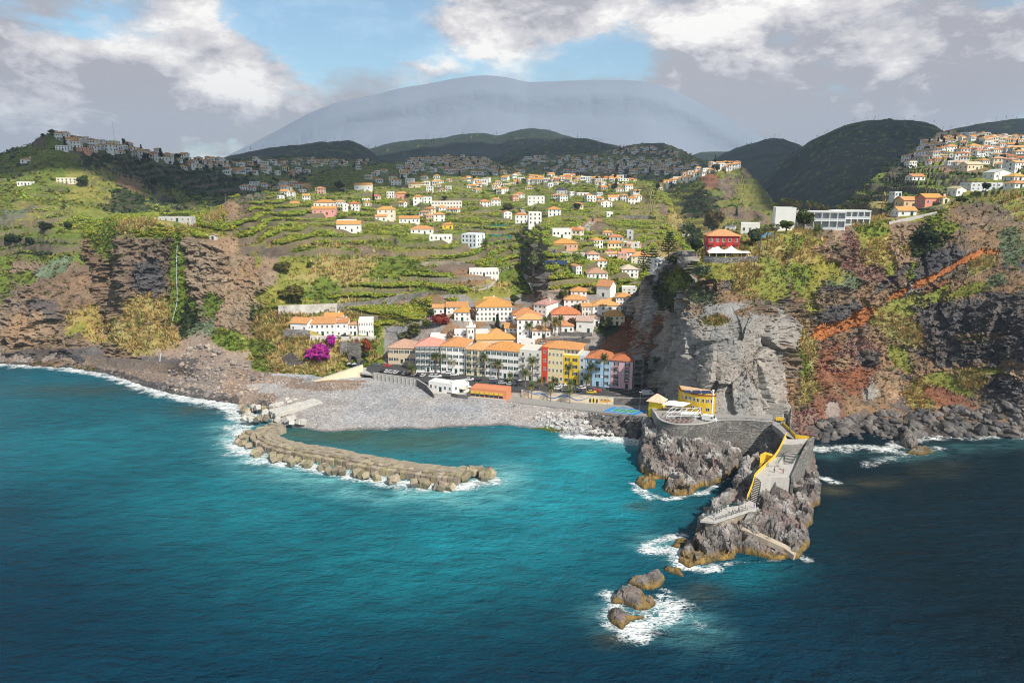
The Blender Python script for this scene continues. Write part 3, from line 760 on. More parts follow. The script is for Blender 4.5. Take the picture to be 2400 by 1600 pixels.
B['P'] = Pb.reshape(B['P'].shape); B['crag'] = 0
colours(B, 7)
cB = B['col']; v2, e2 = cells(Pb, .55, 75)
peb = (B['type'] == TI['pebble']) | (B['type'] == TI['rubble'])
cB[peb] *= (0.72 + .5 * v2[peb] ** 2)[:, None]
wet = (1 - sstep(.05, .45, Pb[:, 2])) * (B['U'].ravel() > 640)          # wet pebbles along the water are darker
cB *= (1 - .55 * wet)[:, None]
M_beach = ground_mat('pebbles', 2.2, 1.0, 0.35, 0.4)
finish(B, 'beach', M_beach)

# ------------------------------------------------------------------ sea
su = np.concatenate([np.arange(-700, -40, 20), np.arange(-40, 2441, 4.0), np.arange(2460, 3120, 20)])
sv = np.concatenate([[470, 500, 540, 580, 620, 660, 700, 740, 780, 800], np.arange(815, 1640, 2.6), np.arange(1660, 2500, 30)])
SU, SV = np.meshgrid(su, sv)
SP_ = G(SU, SV, 0.0).reshape(-1, 3)
U_, V_ = SU.ravel(), SV.ravel()
def seg_dist(px, py, line):
    d = np.full(len(px), 1e9)
    for (x0, y0), (x1, y1) in zip(line[:-1], line[1:]):
        dx, dy = x1 - x0, y1 - y0
        t = np.clip(((px - x0) * dx + (py - y0) * dy) / (dx * dx + dy * dy + 1e-9), 0, 1)
        d = np.minimum(d, np.hypot(px - x0 - t * dx, py - y0 - t * dy))
    return d
def ground_line(pxs, z=0.0): return [tuple(G(u, v, z)[:2]) for u, v in pxs]
X_, Y_ = SP_[:, 0], SP_[:, 1]
# shallow, sandy water round the breakwater and in front of the beach
def blob_w(lst):
    a = np.zeros(len(X_))
    for (u, v, ru, rv, w) in lst:
        r = np.sqrt(((U_ - u) / ru) ** 2 + ((V_ - v) / rv) ** 2)
        a = np.maximum(a, w * np.exp(-r * r))
    return a
warp = 30 * fbm(SP_, 40, 3, 5)
U0, V0 = U_.copy(), V_.copy(); U_ = U_ + warp; V_ = V_ + warp * .5
shallow = blob_w([(1180,1140,380,130,.8),(900,1090,320,80,.85),(1350,1080,180,70,.9),(1250,1040,160,40,.8),(620,1050,140,50,.5),(1420,1160,200,110,.55),(1000,1270,520,170,.55),(640,1160,380,140,.5),(300,1040,420,100,.34),(1750,1345,120,40,.35),(200,950,330,50,.25),(1560,1180,90,60,.35),(1300,1330,300,110,.3)])
lagoon = blob_w([(800,1020,150,26,1.0),(960,1035,190,30,.8),(700,1015,50,18,1.)])
U_, V_ = U0, V0
foam = np.zeros(len(X_))
for line, wd, k in [
 ([(-200,840),(0,853),(149,862),(238,876),(300,892),(357,912),(440,931),(536,948),(580,962),(566,1000),(556,1030),(562,1052),(610,1075),(700,1090),(780,1105),(900,1128),(1000,1140),(1080,1142),(1150,1125)], 5.0, .9),
 ([(300,894),(420,930),(536,950),(572,975)], 7.0, .95),
 ([(545,1005),(552,1045),(600,1072)], 7.0, .7),
 ([(1330,1020),(1431,1024),(1500,1030)], 3.4, 1.15), ([(1390,1022),(1470,1036),(1500,1040)], 4.0, .9),
 ([(1480,1130),(1530,1160),(1560,1170),(1650,1155),(1700,1120)], 1.6, .8), ([(1490,1145),(1520,1165)], 2.6, .8),
 ([(1905,1052),(2000,1050),(2080,1052),(2160,1024),(2280,1022),(2420,1020),(2700,1015)], 4.5, .8),
 ([(2030,1090),(2120,1062),(2200,1050)], 3.6, .6), ([(1920,1115),(1960,1130)], 2.4, .8),
 ([(1515,1275),(1560,1262),(1600,1255)], 2.0, .9), ([(1515,1285),(1580,1290),(1600,1320)], 3.2, .9), ([(1600,1330),(1680,1335)], 2.2, .9),
 ([(1870,1300),(1890,1310)], 2.0, .8), ([(1640,1325),(1720,1320),(1800,1315),(1880,1300)], 1.1, .6),
 ([(1430,1395),(1445,1420),(1425,1440)], 2.6, .85), ([(1480,1480),(1540,1450),(1580,1420)], 4.6, .95), ([(1470,1480),(1500,1490)], 3.4, 1.05),
 ([(1560,1385),(1580,1395),(1550,1400)], 2.4, .8), ([(1560,1400),(1620,1450),(1640,1470)], 2.6, .45), ([(1500,1500),(1560,1520)], 3.0, .4), ([(1410,1445),(1430,1470)], 2.0, .6),
 ([(700,1001),(848,1008),(1000,1006),(1180,998)], .7, .45),
]:
    d = seg_dist(X_, Y_, ground_line(line))
    foam = np.maximum(foam, k * np.exp(-(d / wd) ** 2 * .8))
milky = np.zeros(len(X_))
for line, wd, k in [([(545,1000),(570,1070),(700,1110),(900,1150),(1050,1165),(1150,1150),(1180,1110)], 9, .9), ([(1450,1440),(1560,1450),(1620,1470)], 7, .6), ([(1520,1270),(1600,1300)], 5, .5), ([(1340,1030),(1500,1045)], 6, .6), ([(1900,1060),(2100,1070),(2400,1035)], 6, .25)]:
    milky = np.maximum(milky, k * np.exp(-(seg_dist(X_, Y_, ground_line(line)) / wd) ** 2))
reef = blob_w([(1430,1500,40,16,.8),(1640,1390,60,22,.5),(2060,1130,60,12,.6),(1960,1150,40,12,.8),(2200,1100,80,20,.4),(180,915,150,14,.5),(460,960,90,16,.5),(1500,1185,30,10,.6),(1120,1130,40,16,.4)])
seaW = np.array([.0008,.034,.066]); seaE = np.array([.0006,.0125,.022]); mid = np.array([.005,.095,.14]); turq = np.array([.012,.25,.31]); lag = np.array([.055,.12,.085]); milk = np.array([.14,.40,.43]); brown = np.array([.06,.062,.04])  # sea tones by zone: darker towards the camera, darkest in the east
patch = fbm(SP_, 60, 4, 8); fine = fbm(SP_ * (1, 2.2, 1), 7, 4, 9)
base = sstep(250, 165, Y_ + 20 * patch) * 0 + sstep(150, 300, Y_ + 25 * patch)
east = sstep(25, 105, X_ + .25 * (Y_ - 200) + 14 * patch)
deep = seaW + (seaE - seaW) * np.clip(east * .95 + .0, 0, 1)[:, None]  # blend from the western tone to the darker eastern one
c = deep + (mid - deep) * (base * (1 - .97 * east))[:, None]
sh = np.clip(shallow * (1 + .35 * patch + .25 * fine), 0, 1)[:, None]; c = c * (1 - sh) + turq * sh
lg = np.clip(lagoon * (1 + .3 * patch), 0, 1)[:, None]; c = c * (1 - lg) + lag * lg
mk = np.clip(milky * (.75 + .9 * fine + .3 * patch), 0, 1)[:, None]; c = c * (1 - mk) + milk * mk
rf = np.clip(reef * (1 + fine), 0, 1)[:, None]; c = c * (1 - rf) + brown * rf
c *= (1 + .30 * patch + .16 * fine)[:, None]
zz = .10 * fbm(SP_ * (1, 1.6, 1), 9, 3, 15) + .05 * fbm(SP_ * (1, 1.6, 1), 3, 2, 16)
SPz = SP_.copy(); SPz[:, 2] = zz
ns, nu = SU.shape
ii = np.arange((ns - 1) * (nu - 1)); r_, c_ = ii // (nu - 1), ii % (nu - 1); a_ = r_ * nu + c_
m, nt, b = nodes_of('sea_water')
geo = N(nt, 'ShaderNodeNewGeometry'); at = N(nt, 'ShaderNodeAttribute', attribute_name='Col'); af = N(nt, 'ShaderNodeAttribute', attribute_name='foam')
def nz_(scale, det, rough, sx=(1, 1, 1), dist=0.0, rot=0.0):
    mp = N(nt, 'ShaderNodeMapping'); mp.inputs['Scale'].default_value = sx; mp.inputs['Rotation'].default_value = (0, 0, rot)
    nt.links.new(geo.outputs['Position'], mp.inputs[0])
    n = N(nt, 'ShaderNodeTexNoise', i_Scale=scale, i_Detail=det, i_Roughness=rough, i_Distortion=dist)
    nt.links.new(mp.outputs[0], n.inputs['Vector']); return n.outputs[0]
def mth(nt, op, a, b_=None, c_=None):
    n = N(nt, 'ShaderNodeMath', operation=op)
    for i, x in enumerate((a, b_, c_)):
        if x is None: continue
        if isinstance(x, (int, float)): n.inputs[i].default_value = x
        else: nt.links.new(x, n.inputs[i])
    return n.outputs[0]
# foam breaks into lace where it is thin
lace = mth(nt, 'ABSOLUTE', mth(nt, 'SUBTRACT', nz_(.55, 5, .6, (1, 1.5, 1), .8), .5))
lace = mth(nt, 'SUBTRACT', 1.0, mth(nt, 'MULTIPLY', lace, 7.0))
big = mth(nt, 'MULTIPLY', mth(nt, 'SUBTRACT', nz_(.16, 4, .6), .5), 2.2)
fm = mth(nt, 'ADD', mth(nt, 'MULTIPLY', af.outputs['Fac'], 1.35), mth(nt, 'ADD', mth(nt, 'MULTIPLY', lace, .62), big))
fr = N(nt, 'ShaderNodeMapRange', interpolation_type='SMOOTHSTEP'); nt.links.new(fm, fr.inputs[0]); fr.inputs[1].default_value = .95; fr.inputs[2].default_value = 1.75
gate = mth(nt, 'MULTIPLY', fr.outputs[0], mth(nt, 'MINIMUM', mth(nt, 'MULTIPLY', af.outputs['Fac'], 5.0), 1.0))
mx = N(nt, 'ShaderNodeMix', data_type='RGBA'); nt.links.new(gate, mx.inputs[0]); nt.links.new(at.outputs['Color'], mx.inputs[6]); mx.inputs[7].default_value = (.80, .84, .85, 1)
nt.links.new(mx.outputs[2], b.inputs['Base Color'])
rg = N(nt, 'ShaderNodeMapRange'); nt.links.new(gate, rg.inputs[0]); rg.inputs[3].default_value = .12; rg.inputs[4].default_value = .8
nt.links.new(rg.outputs[0], b.inputs['Roughness'])
b.inputs['IOR'].default_value = 1.33; b.inputs['Specular IOR Level'].default_value = .07
wv = mth(nt, 'ADD', mth(nt, 'MULTIPLY', nz_(.045, 3, .5, (1, 2.6, 1), .3, .3), 1.8), mth(nt, 'ADD', mth(nt, 'MULTIPLY', nz_(.16, 3, .5, (1, 2.2, 1), .4, .35), 1.6), mth(nt, 'ADD', mth(nt, 'MULTIPLY', nz_(.55, 4, .6, (1, 1.9, 1), .3, .25), .8), mth(nt, 'MULTIPLY', nz_(1.9, 4, .6, (1, 1.6, 1), .2, .5), .22))))
bp = N(nt, 'ShaderNodeBump', i_Strength=1.0, i_Distance=1.3); nt.links.new(wv, bp.inputs['Height']); nt.links.new(bp.outputs[0], b.inputs['Normal'])
M_sea = m
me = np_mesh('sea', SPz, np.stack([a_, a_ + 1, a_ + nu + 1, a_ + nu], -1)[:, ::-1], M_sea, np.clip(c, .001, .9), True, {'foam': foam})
sea = tag(link('sea', me), kind='structure')
# ------------------------------------------------------------------ air: haze and the cloud that shades the hills
hb = MB().box(-8000, 8000, -700, 7200, -6, 720).obj('haze'); tag(hb, kind='stuff')
hm = bpy.data.materials.new('haze_air'); hm.use_nodes = True
hn = hm.node_tree; hn.nodes.clear()
ho = N(hn, 'ShaderNodeOutputMaterial'); hv = N(hn, 'ShaderNodeVolumePrincipled')
hv.inputs['Color'].default_value = (.60, .79, 1.0, 1); hv.inputs['Density'].default_value = .00009; hv.inputs['Anisotropy'].default_value = 0.0
hn.links.new(hv.outputs[0], ho.inputs['Volume']); hb.data.materials.append(hm)

# broken cloud layer high over the hills (its shade lies on the back country and the left hill)
def cloud_layer():
    us = np.arange(-3600, 4600, 55.0); ys = np.arange(-900, 3000, 55.0)
    X, Y = np.meshgrid(us, ys); P = np.stack([X, Y, 0 * X], -1).reshape(-1, 3)
    # where each bit of cloud throws its shade at about 150 m height
    k = (1950 - 150) / math.tan(SUN_EL)
    gx, gy = P[:, 0] - SUN_H.x * k, P[:, 1] - SUN_H.y * k
    n = fbm(P, 420, 4, 501) + .35 * fbm(P, 120, 3, 502)
    edge = 1010 + 60 * np.sin(gx / 170.0)
    edge = np.where(gx < -60, np.interp(gx, [-900, -330, -220, -60], [640, 560, 640, 960]), edge)
    edge = np.where(gx > 300, np.interp(gx, [300, 420, 900, 1300], [980, 760, 1500, 1700]), edge)
    th = (gy - edge) / 150 + n * 1.3
    keep = (th > 0) & (gy < 3300)
    # a gap that lights the far right-hand village
    h = np.sqrt(np.clip(th, 0, 4)) * 90 * (1 + .5 * n)
    top = 1950 + h; bot = 1950 - .35 * h
    idx = -np.ones(len(P), int); ids = np.where(keep)[0]; idx[ids] = np.arange(len(ids))
    nx = len(us); V = np.concatenate([np.c_[P[ids, :2], top[ids]], np.c_[P[ids, :2], bot[ids]]]); m_ = len(ids)
    F = []
    q = np.arange((len(ys) - 1) * (nx - 1)); r, c = q // (nx - 1), q % (nx - 1); a = r * nx + c
    quad = np.stack([a, a + 1, a + nx + 1, a + nx], -1); ok = (idx[quad] >= 0).all(1)
    qd = idx[quad[ok]]
    return V, np.concatenate([qd, qd[:, ::-1] + m_])
cV, cF = cloud_layer()
M_cloud = mat('cloud_white', (.85, .86, .88), 1.0, .04, .004, spec=0.0)
tag(link('cloud_bank', np_mesh('cloud_bank', cV, cF, M_cloud, smooth=True)), kind='stuff')
# ------------------------------------------------------------------ surveying the ground
_V, _F, _o = [], [], 0
for k in ('LH', 'C', 'UH', 'SP', 'RS', 'H', 'B', 'D6'):
    s = SHEETS[k]; _V.append(s['P'].reshape(-1, 3)); _F.append(s['faces'] + _o); _o += len(_V[-1])
BVH = BVHTree.FromPolygons(np.concatenate(_V).tolist(), np.concatenate(_F).tolist())
CAMP = Vector((0, 0, CAM_H))
def hit(u, v):
    d = Vector([float(q) for q in rays(u, v)]).normalized()
    p, n, i, t = BVH.ray_cast(CAMP, d)
    return p, n
def drop(x, y, z=900.0):
    p, n, i, t = BVH.ray_cast(Vector((x, y, z)), Vector((0, 0, -1)))
    return p
# ------------------------------------------------------------------ paints
M_plaster = mat('plaster', (.8, .8, .8), .85, .07, .35, objcol=True)
M_tiles = mat('roof_tiles', (.6, .25, .06), .85, .38, 1.4, objcol=True, bump=.4, bscale=3.0)
M_glass = mat('window_glass', (.035, .045, .055), .12, .25, .5, spec=.6)
M_frame = mat('white_joinery', (.74, .74, .72), .5, .04)
M_green = mat('dark_green_joinery', (.02, .06, .05), .5, .1)
M_metal = mat('grey_metal', (.30, .31, .32), .45, .08, metal=.4)
M_dkmetal = mat('dark_metal', (.05, .055, .06), .5, .1)
M_conc = mat('concrete', (.46, .44, .41), .9, .14, .5, bump=.2)
M_asph = mat('asphalt', (.060, .060, .064), .9, .15, .4)
M_pave = mat('paving', (.30, .29, .28), .9, .12, .5)
M_white = mat('white_paint', (.80, .80, .79), .6, .05)
M_solar = mat('solar_glass', (.03, .05, .12), .15, .1, spec=.7)
M_wood = mat('brown_wood', (.20, .12, .06), .7, .15)
WHITE, CREAM, YELL, BLUE, PINK, RED = (.80,.79,.76), (.74,.66,.46), (.82,.55,.03), (.38,.58,.76), (.66,.42,.46), (.50,.045,.035)
OCHRE, GREY, BEIGE, SALMON, PALE = (.72,.55,.26), (.50,.50,.49), (.62,.50,.36), (.68,.32,.22), (.70,.69,.62)
ORANGE, BRICK, BROWN, TERRA, PINKR = (.62,.30,.085), (.54,.19,.065), (.36,.22,.15), (.54,.31,.16), (.58,.29,.21)

_win = {}
def win_mesh(kind, w, h):
    k = (kind, round(w, 1), round(h, 1)); w, h = k[1], k[2]
    if k in _win: return _win[k]
    t = .09
    if kind == 'frame':
        m = MB().box(-w/2, w/2, -.06, .02, -h/2, -h/2 + t).box(-w/2, w/2, -.06, .02, h/2 - t, h/2)
        for x in (-w/2, -t/2, w/2 - t): m.box(x, x + t, -.055, .02, -h/2 + t, h/2 - t)
        r = m.mesh('window', M_frame)
    elif kind == 'pane': r = MB().box(-w/2 + .02, w/2 - .02, -.02, .03, -h/2 + .02, h/2 - .02).mesh('pane', M_glass)
    elif kind == 'shutter':
        m = MB().box(-w/4, w/4, -.10, -.05, -h/2, h/2)
        for j in range(4): m.box(-w/4 + .06, w/4 - .06, -.115, -.10, -h/2 + h * (j + .2) / 4, -h/2 + h * (j + .8) / 4)
        r = m.mesh('shutter', M_green)
    elif kind == 'small':
        me = MB().box(-w/2, w/2, -.05, .05, -h/2, h/2).box(-w/2 - .09, w/2 + .09, -.03, .06, -h/2 - .09, h/2 + .09).mesh('window', M_glass)
        me.materials.append(M_frame)
        for p in me.polygons: p.material_index = 0 if p.index < 6 else 1
        r = me
    elif kind == 'door': r = MB().box(-w/2, w/2, -.05, .05, -h/2, h/2).box(-w/2 - .1, w/2 + .1, -.08, .04, h/2, h/2 + .14).mesh('door', M_green)
    elif kind == 'balcony':
        m = MB().box(-w/2, w/2, -.85, 0, -.14, 0)
        for z in (.45, .95): m.bar((-w/2, -.82, z), (w/2, -.82, z), .06).bar((-w/2, -.82, z), (-w/2, 0, z), .06).bar((w/2, -.82, z), (w/2, 0, z), .06)
        for i in range(int(w / .35) + 1): m.bar((-w/2 + i * w / int(w / .35), -.82, 0), (-w/2 + i * w / int(w / .35), -.82, .95), .04)
        r = m.mesh('balcony', M_dkmetal)
    _win[k] = r; return r
def put(name, me, parent, loc, rz=0.0):
    o = link(name, me, parent); o.location = loc; o.rotation_euler = (0, 0, rz); return o
def window(parent, loc, rz, w, h, style):
    if style == 'small': return put('window', win_mesh('small', w, h), parent, loc, rz)
    f = put('window', win_mesh('frame', w, h), parent, loc, rz)
    put('pane', win_mesh('pane', w, h), f, (0, 0, 0))
    if style == 'shut':
        for sx in (-1, 1): put('shutter', win_mesh('shutter', w, h), f, (sx * w * .75, 0, 0))
    return f
def roof_mesh(kind, w, d, h, rise, over=.45, t=.22):
    x0, x1, y0, y1 = -w/2 - over, w/2 + over, -over, d + over
    m = MB(); z = h + .02
    if kind == 'hip':
        k = min(w, d) / 2 + over
        if w >= d: a, b = (x0 + k, d/2), (x1 - k, d/2)
        else: a, b = (0, y0 + k), (0, y1 - k)
        zr = z + t + rise
        vs = [(x0,y0,z),(x1,y0,z),(x1,y1,z),(x0,y1,z),(x0,y0,z+t),(x1,y0,z+t),(x1,y1,z+t),(x0,y1,z+t),(*a,zr),(*b,zr)]
        fs = [(3,2,1,0),(0,1,5,4),(1,2,6,5),(2,3,7,6),(3,0,4,7)]
        fs += [(4,5,9,8),(5,6,9),(6,7,8,9),(7,4,8)] if w >= d else [(4,5,8),(5,6,9,8),(6,7,9),(7,4,8,9)]
        m.add(vs, fs)
    elif kind == 'gable':
        zr = z + rise
        vs = [(x0,y0,z),(x1,y0,z),(x0,d/2,zr),(x1,d/2,zr),(x0,y1,z),(x1,y1,z)]; vs += [(a,b,c+t) for a,b,c in vs]
        m.add(vs, [(0,2,3,1),(2,4,5,3),(6,7,9,8),(8,9,11,10),(0,1,7,6),(5,4,10,11),(0,6,8,2),(2,8,10,4),(1,3,9,7),(3,5,11,9)])
    elif kind == 'gablef':
        zr = z + rise
        vs = [(x0,y0,z),(x0,y1,z),(0,y0,zr),(0,y1,zr),(x1,y0,z),(x1,y1,z)]; vs += [(a,b,c+t) for a,b,c in vs]
        m.add(vs, [(0,1,3,2),(2,3,5,4),(6,8,9,7),(8,10,11,9),(0,6,7,1),(4,5,11,10),(0,2,8,6),(2,4,10,8),(1,7,9,3),(3,9,11,5)])
    elif kind == 'shed':
        m.prism([(x0,y0),(x1,y0),(x1,y1),(x0,y1)], [z, z, z + rise, z + rise], [z+t, z+t, z+t+rise, z+t+rise])
    else:                                     # flat roof behind a parapet
        for a in ((-w/2,w/2,0,.25),(-w/2,w/2,d-.25,d),(-w/2,-w/2+.25,.25,d-.25),(w/2-.25,w/2,.25,d-.25)): m.box(a[0],a[1],a[2],a[3],h+.001,h+.55)
        m.box(-w/2+.25, w/2-.25, .25, d-.25, h+.001, h+.12)
    return m
def wall_mesh(kind, w, d, h, rise, deep=4.0):
    m = MB()
    if kind == 'gable':
        m.add([(-w/2,0,-deep),(-w/2,d,-deep),(-w/2,d,h),(-w/2,d/2,h+rise),(-w/2,0,h),(w/2,0,-deep),(w/2,d,-deep),(w/2,d,h),(w/2,d/2,h+rise),(w/2,0,h)],
              [(4,3,2,1,0),(5,6,7,8,9),(0,5,9,4),(2,7,6,1),(9,8,3,4),(8,7,2,3)])
    elif kind == 'gablef':
        m.add([(-w/2,0,-deep),(w/2,0,-deep),(w/2,0,h),(0,0,h+rise),(-w/2,0,h),(-w/2,d,-deep),(w/2,d,-deep),(w/2,d,h),(0,d,h+rise),(-w/2,d,h)],
              [(0,1,2,3,4),(9,8,7,6,5),(1,6,7,2),(0,4,9,5),(2,7,8,3),(3,8,9,4)])
    elif kind == 'shed':
        m.prism([(-w/2,0),(w/2,0),(w/2,d),(-w/2,d)], -deep, [h, h, h + rise, h + rise])
    else: m.box(-w/2, w/2, 0, d, -deep, h)
    return m
def building(name, label, p, w, d, h, rz, wall=WHITE, roof='hip', rcol=ORANGE, rows=2, cols=3, scols=2, style=None, rise=None, group=None, cat='house',
             chimney=False, door=True, deep=4.0, balc=0, over=.45, hole=()):
    t = empty(name, p, rz); tag(t, label, cat, group)
    res = mpp(p)
    style = style or ('plain' if res < .30 else 'small')
    rise = rise if rise is not None else min(w, d) * .24
    o = wall_mesh(roof, w, d, h, rise, deep).obj('wall', M_plaster, t); o.color = (*wall, 1)
    jr = random.Random(int(p[0] * 13 + p[1] * 7)); kf = jr.uniform(.78, 1.08); rcol = (rcol[0] * kf, rcol[1] * kf * jr.uniform(.92, 1.12), rcol[2] * kf * (jr.uniform(.9, 1.6) if rcol[2] < .2 else 1))
    r = roof_mesh(roof, w, d, h, rise, over).obj('roof', M_tiles if roof != 'flat' else M_plaster, t); r.color = (*(rcol if roof != 'flat' else tuple(min(.8, c * .95) for c in wall)), 1)
    if chimney:
        c = MB().box(-.4, .4, -.4, .4, 0, 1.6).box(-.5, .5, -.5, .5, 1.602, 1.8).obj('chimney', M_plaster, r); c.location = (w * .28, d * .5, h + rise * .5); c.color = (*wall, 1)
    fh = h / max(rows, 1)
    wh = min(1.55, fh * .52)
    big = 1.08 if res > .45 else 1.0                     # far windows are drawn with their reveals
    dc = cols // 2 if door else -1
    for i in range(rows):
        for j in range(cols):
            x = -w/2 + (j + .5) * w / cols; ww = min(1.15 * big, w / cols * .5)
            if (i, j) in hole: continue
            if i == 0 and j == dc:
                put('door', win_mesh('door', min(1.3, ww + .2), min(2.2, fh * .8)), t, (x, 0, min(2.2, fh * .8) / 2 + .05)); continue
            window(t, (x, 0, fh * (i + .55)), 0, ww, wh, style)
            if balc and i > 0 and j % balc == 0: put('balcony', win_mesh('balcony', ww + 1.0, 1), t, (x, 0, fh * i + .12))
        for j in range(scols):
            y = (j + .5) * d / scols; ww = min(1.1 * big, d / scols * .5)
            st = 'plain' if style == 'shut' else style
            if rz > .12 or rz == 0: pass
            if rz < -.05 or p[0] > 30: window(t, (-w/2, y, fh * (i + .55)), -math.pi/2, ww, wh, st) if p[0] > 0 or rz < -.05 else None
            if rz > .05 or p[0] < -30: window(t, (w/2, y, fh * (i + .55)), math.pi/2, ww, wh, st)
    return t
def bld(name, label, u0, v0, u1, v1, ve, d, z, **kw):        # front foot from pixel to pixel at height z, eave row ve at the left
    a, b = GV(u0, v0, z), GV(u1, v1, z)
    w = (b - a).length; rz = math.atan2(b.y - a.y, b.x - a.x)
    ray = rays(u0, ve); k = float(a.y / ray[1]); h = CAM_H + k * float(ray[2]) - z
    return building(name, label, (a + b) / 2, w, d, h, rz, **kw)
def bhit(name, label, u0, u1, vb, ve, rot=0.0, d=9.0, **kw):  # a house standing on the hillside
    p, n = hit((u0 + u1) / 2, vb)
    if p is None: return None
    q = mpp(p); W = (u1 - u0) * q; r = R(rot)
    w = max(3.0, (W - d * abs(math.sin(r))) / math.cos(r))
    if w < W * .45: d = d * .6; w = max(3.0, (W - d * abs(math.sin(r))) / math.cos(r))
    h = max(2.6, (vb - ve) * q * 1.02)
    return building(name, label, p - Vector((0, 0, .2)), w, d, h, r, **kw)

# ------------------------------------------------------------------ town platform, road, walls
def slab(name, pts, z0, z1, material, label=None, cat=None, kind=None):
    o = MB().prism([(p[0], p[1]) for p in pts], z0, z1).obj(name, material); tag(o, label, cat, kind=kind); return o
ZR = 6.2
road_front = [(873,876),(976,891),(1000,896),(1060,903),(1150,911),(1225,917),(1300,924),(1437,934),(1500,935),(1580,931)]
rf = [G(u, v, ZR) for u, v in road_front]
slab('road', rf + [np.array([80, 360, 0]), np.array([-80, 372, 0]), G(862, 850, ZR), G(858, 868, ZR)], ZR - .5, ZR, M_asph, kind='structure')
core = [G(u, v, ZR) + np.array([0, .35, 0]) for u, v in road_front]
slab('embankment', core + [np.array([80, 359, 0]), np.array([-66, 359, 0])], -1, ZR - .51, M_conc, kind='structure')
low = [(1100,929),(1184,939),(1250,947),(1344,958),(1430,967),(1530,976),(1590,980)]
slab('promenade', [G(u, v, 3.4) for u, v in low] + [np.array([75, 303, 0]), np.array([-15, 306, 0])], -1, 3.4, M_pave, kind='structure')
slab('beach_terrace', [G(u, v, 4.4) for u, v in [(1000,912),(1017,921),(1060,924),(1104,930),(1184,938)]] + [np.array([0, 309, 0]), np.array([-40, 318, 0])], -1, 4.4, M_conc, kind='structure')
def wall_along(name, label, pts, z0, z1, th, material, cat='wall', cap=None, pil=0.0):
    """a wall following ground points; z1 may be a list; optional coping and pilasters as parts"""
    P = [Vector((float(p[0]), float(p[1]), 0)) for p in pts]; n = len(P)
    z1 = z1 if hasattr(z1, '__len__') else [z1] * n; z0 = z0 if hasattr(z0, '__len__') else [z0] * n
    t = empty(name, (P[0].x, P[0].y, z0[0])); tag(t, label, cat)
    nr = []
    for i in range(n):
        d = (P[min(i+1, n-1)] - P[max(i-1, 0)]).normalized(); nr.append(Vector((d.y, -d.x, 0)))
    def strip(off0, off1, za, zb, nm, mt):
        vs, fs = [], []
        for i in range(n):
            for off, z in ((off0, za[i]), (off1, za[i]), (off1, zb[i]), (off0, zb[i])): vs.append(P[i] + nr[i] * off + Vector((0, 0, z)) - t.location)
        for i in range(n - 1):
            b, c = i * 4, i * 4 + 4
            fs += [(b, c, c+1, b+1), (b+1, c+1, c+2, b+2), (b+2, c+2, c+3, b+3), (b+3, c+3, c, b)]
        fs += [(0, 1, 2, 3), (n*4-1, n*4-2, n*4-3, n*4-4)]
        return MB().add(vs, fs).obj(nm, mt, t)
    strip(-th, 0, z0, z1, 'masonry', material)
    if cap is not None: strip(-th - .08, .08, [z + .002 for z in z1], [z + .22 for z in z1], 'coping', cap)
    if pil:
        for i in range(n - 1):
            L = (P[i+1] - P[i]).length; k = int(L / pil)
            for j in range(k):
                q = P[i].lerp(P[i+1], (j + .5) / k); f = (j + .5) / k
                o = MB().box(-.25, .25, -.3, 0, z0[i], z1[i] * (1-f) + z1[i+1] * f - .3).obj('pilaster', material, t)
                o.location = q + nr[i] * .0 - t.location + Vector((0, 0, 0)); o.location.z = -t.location.z
                o.rotation_euler.z = math.atan2((P[i+1]-P[i]).y, (P[i+1]-P[i]).x)
    return t
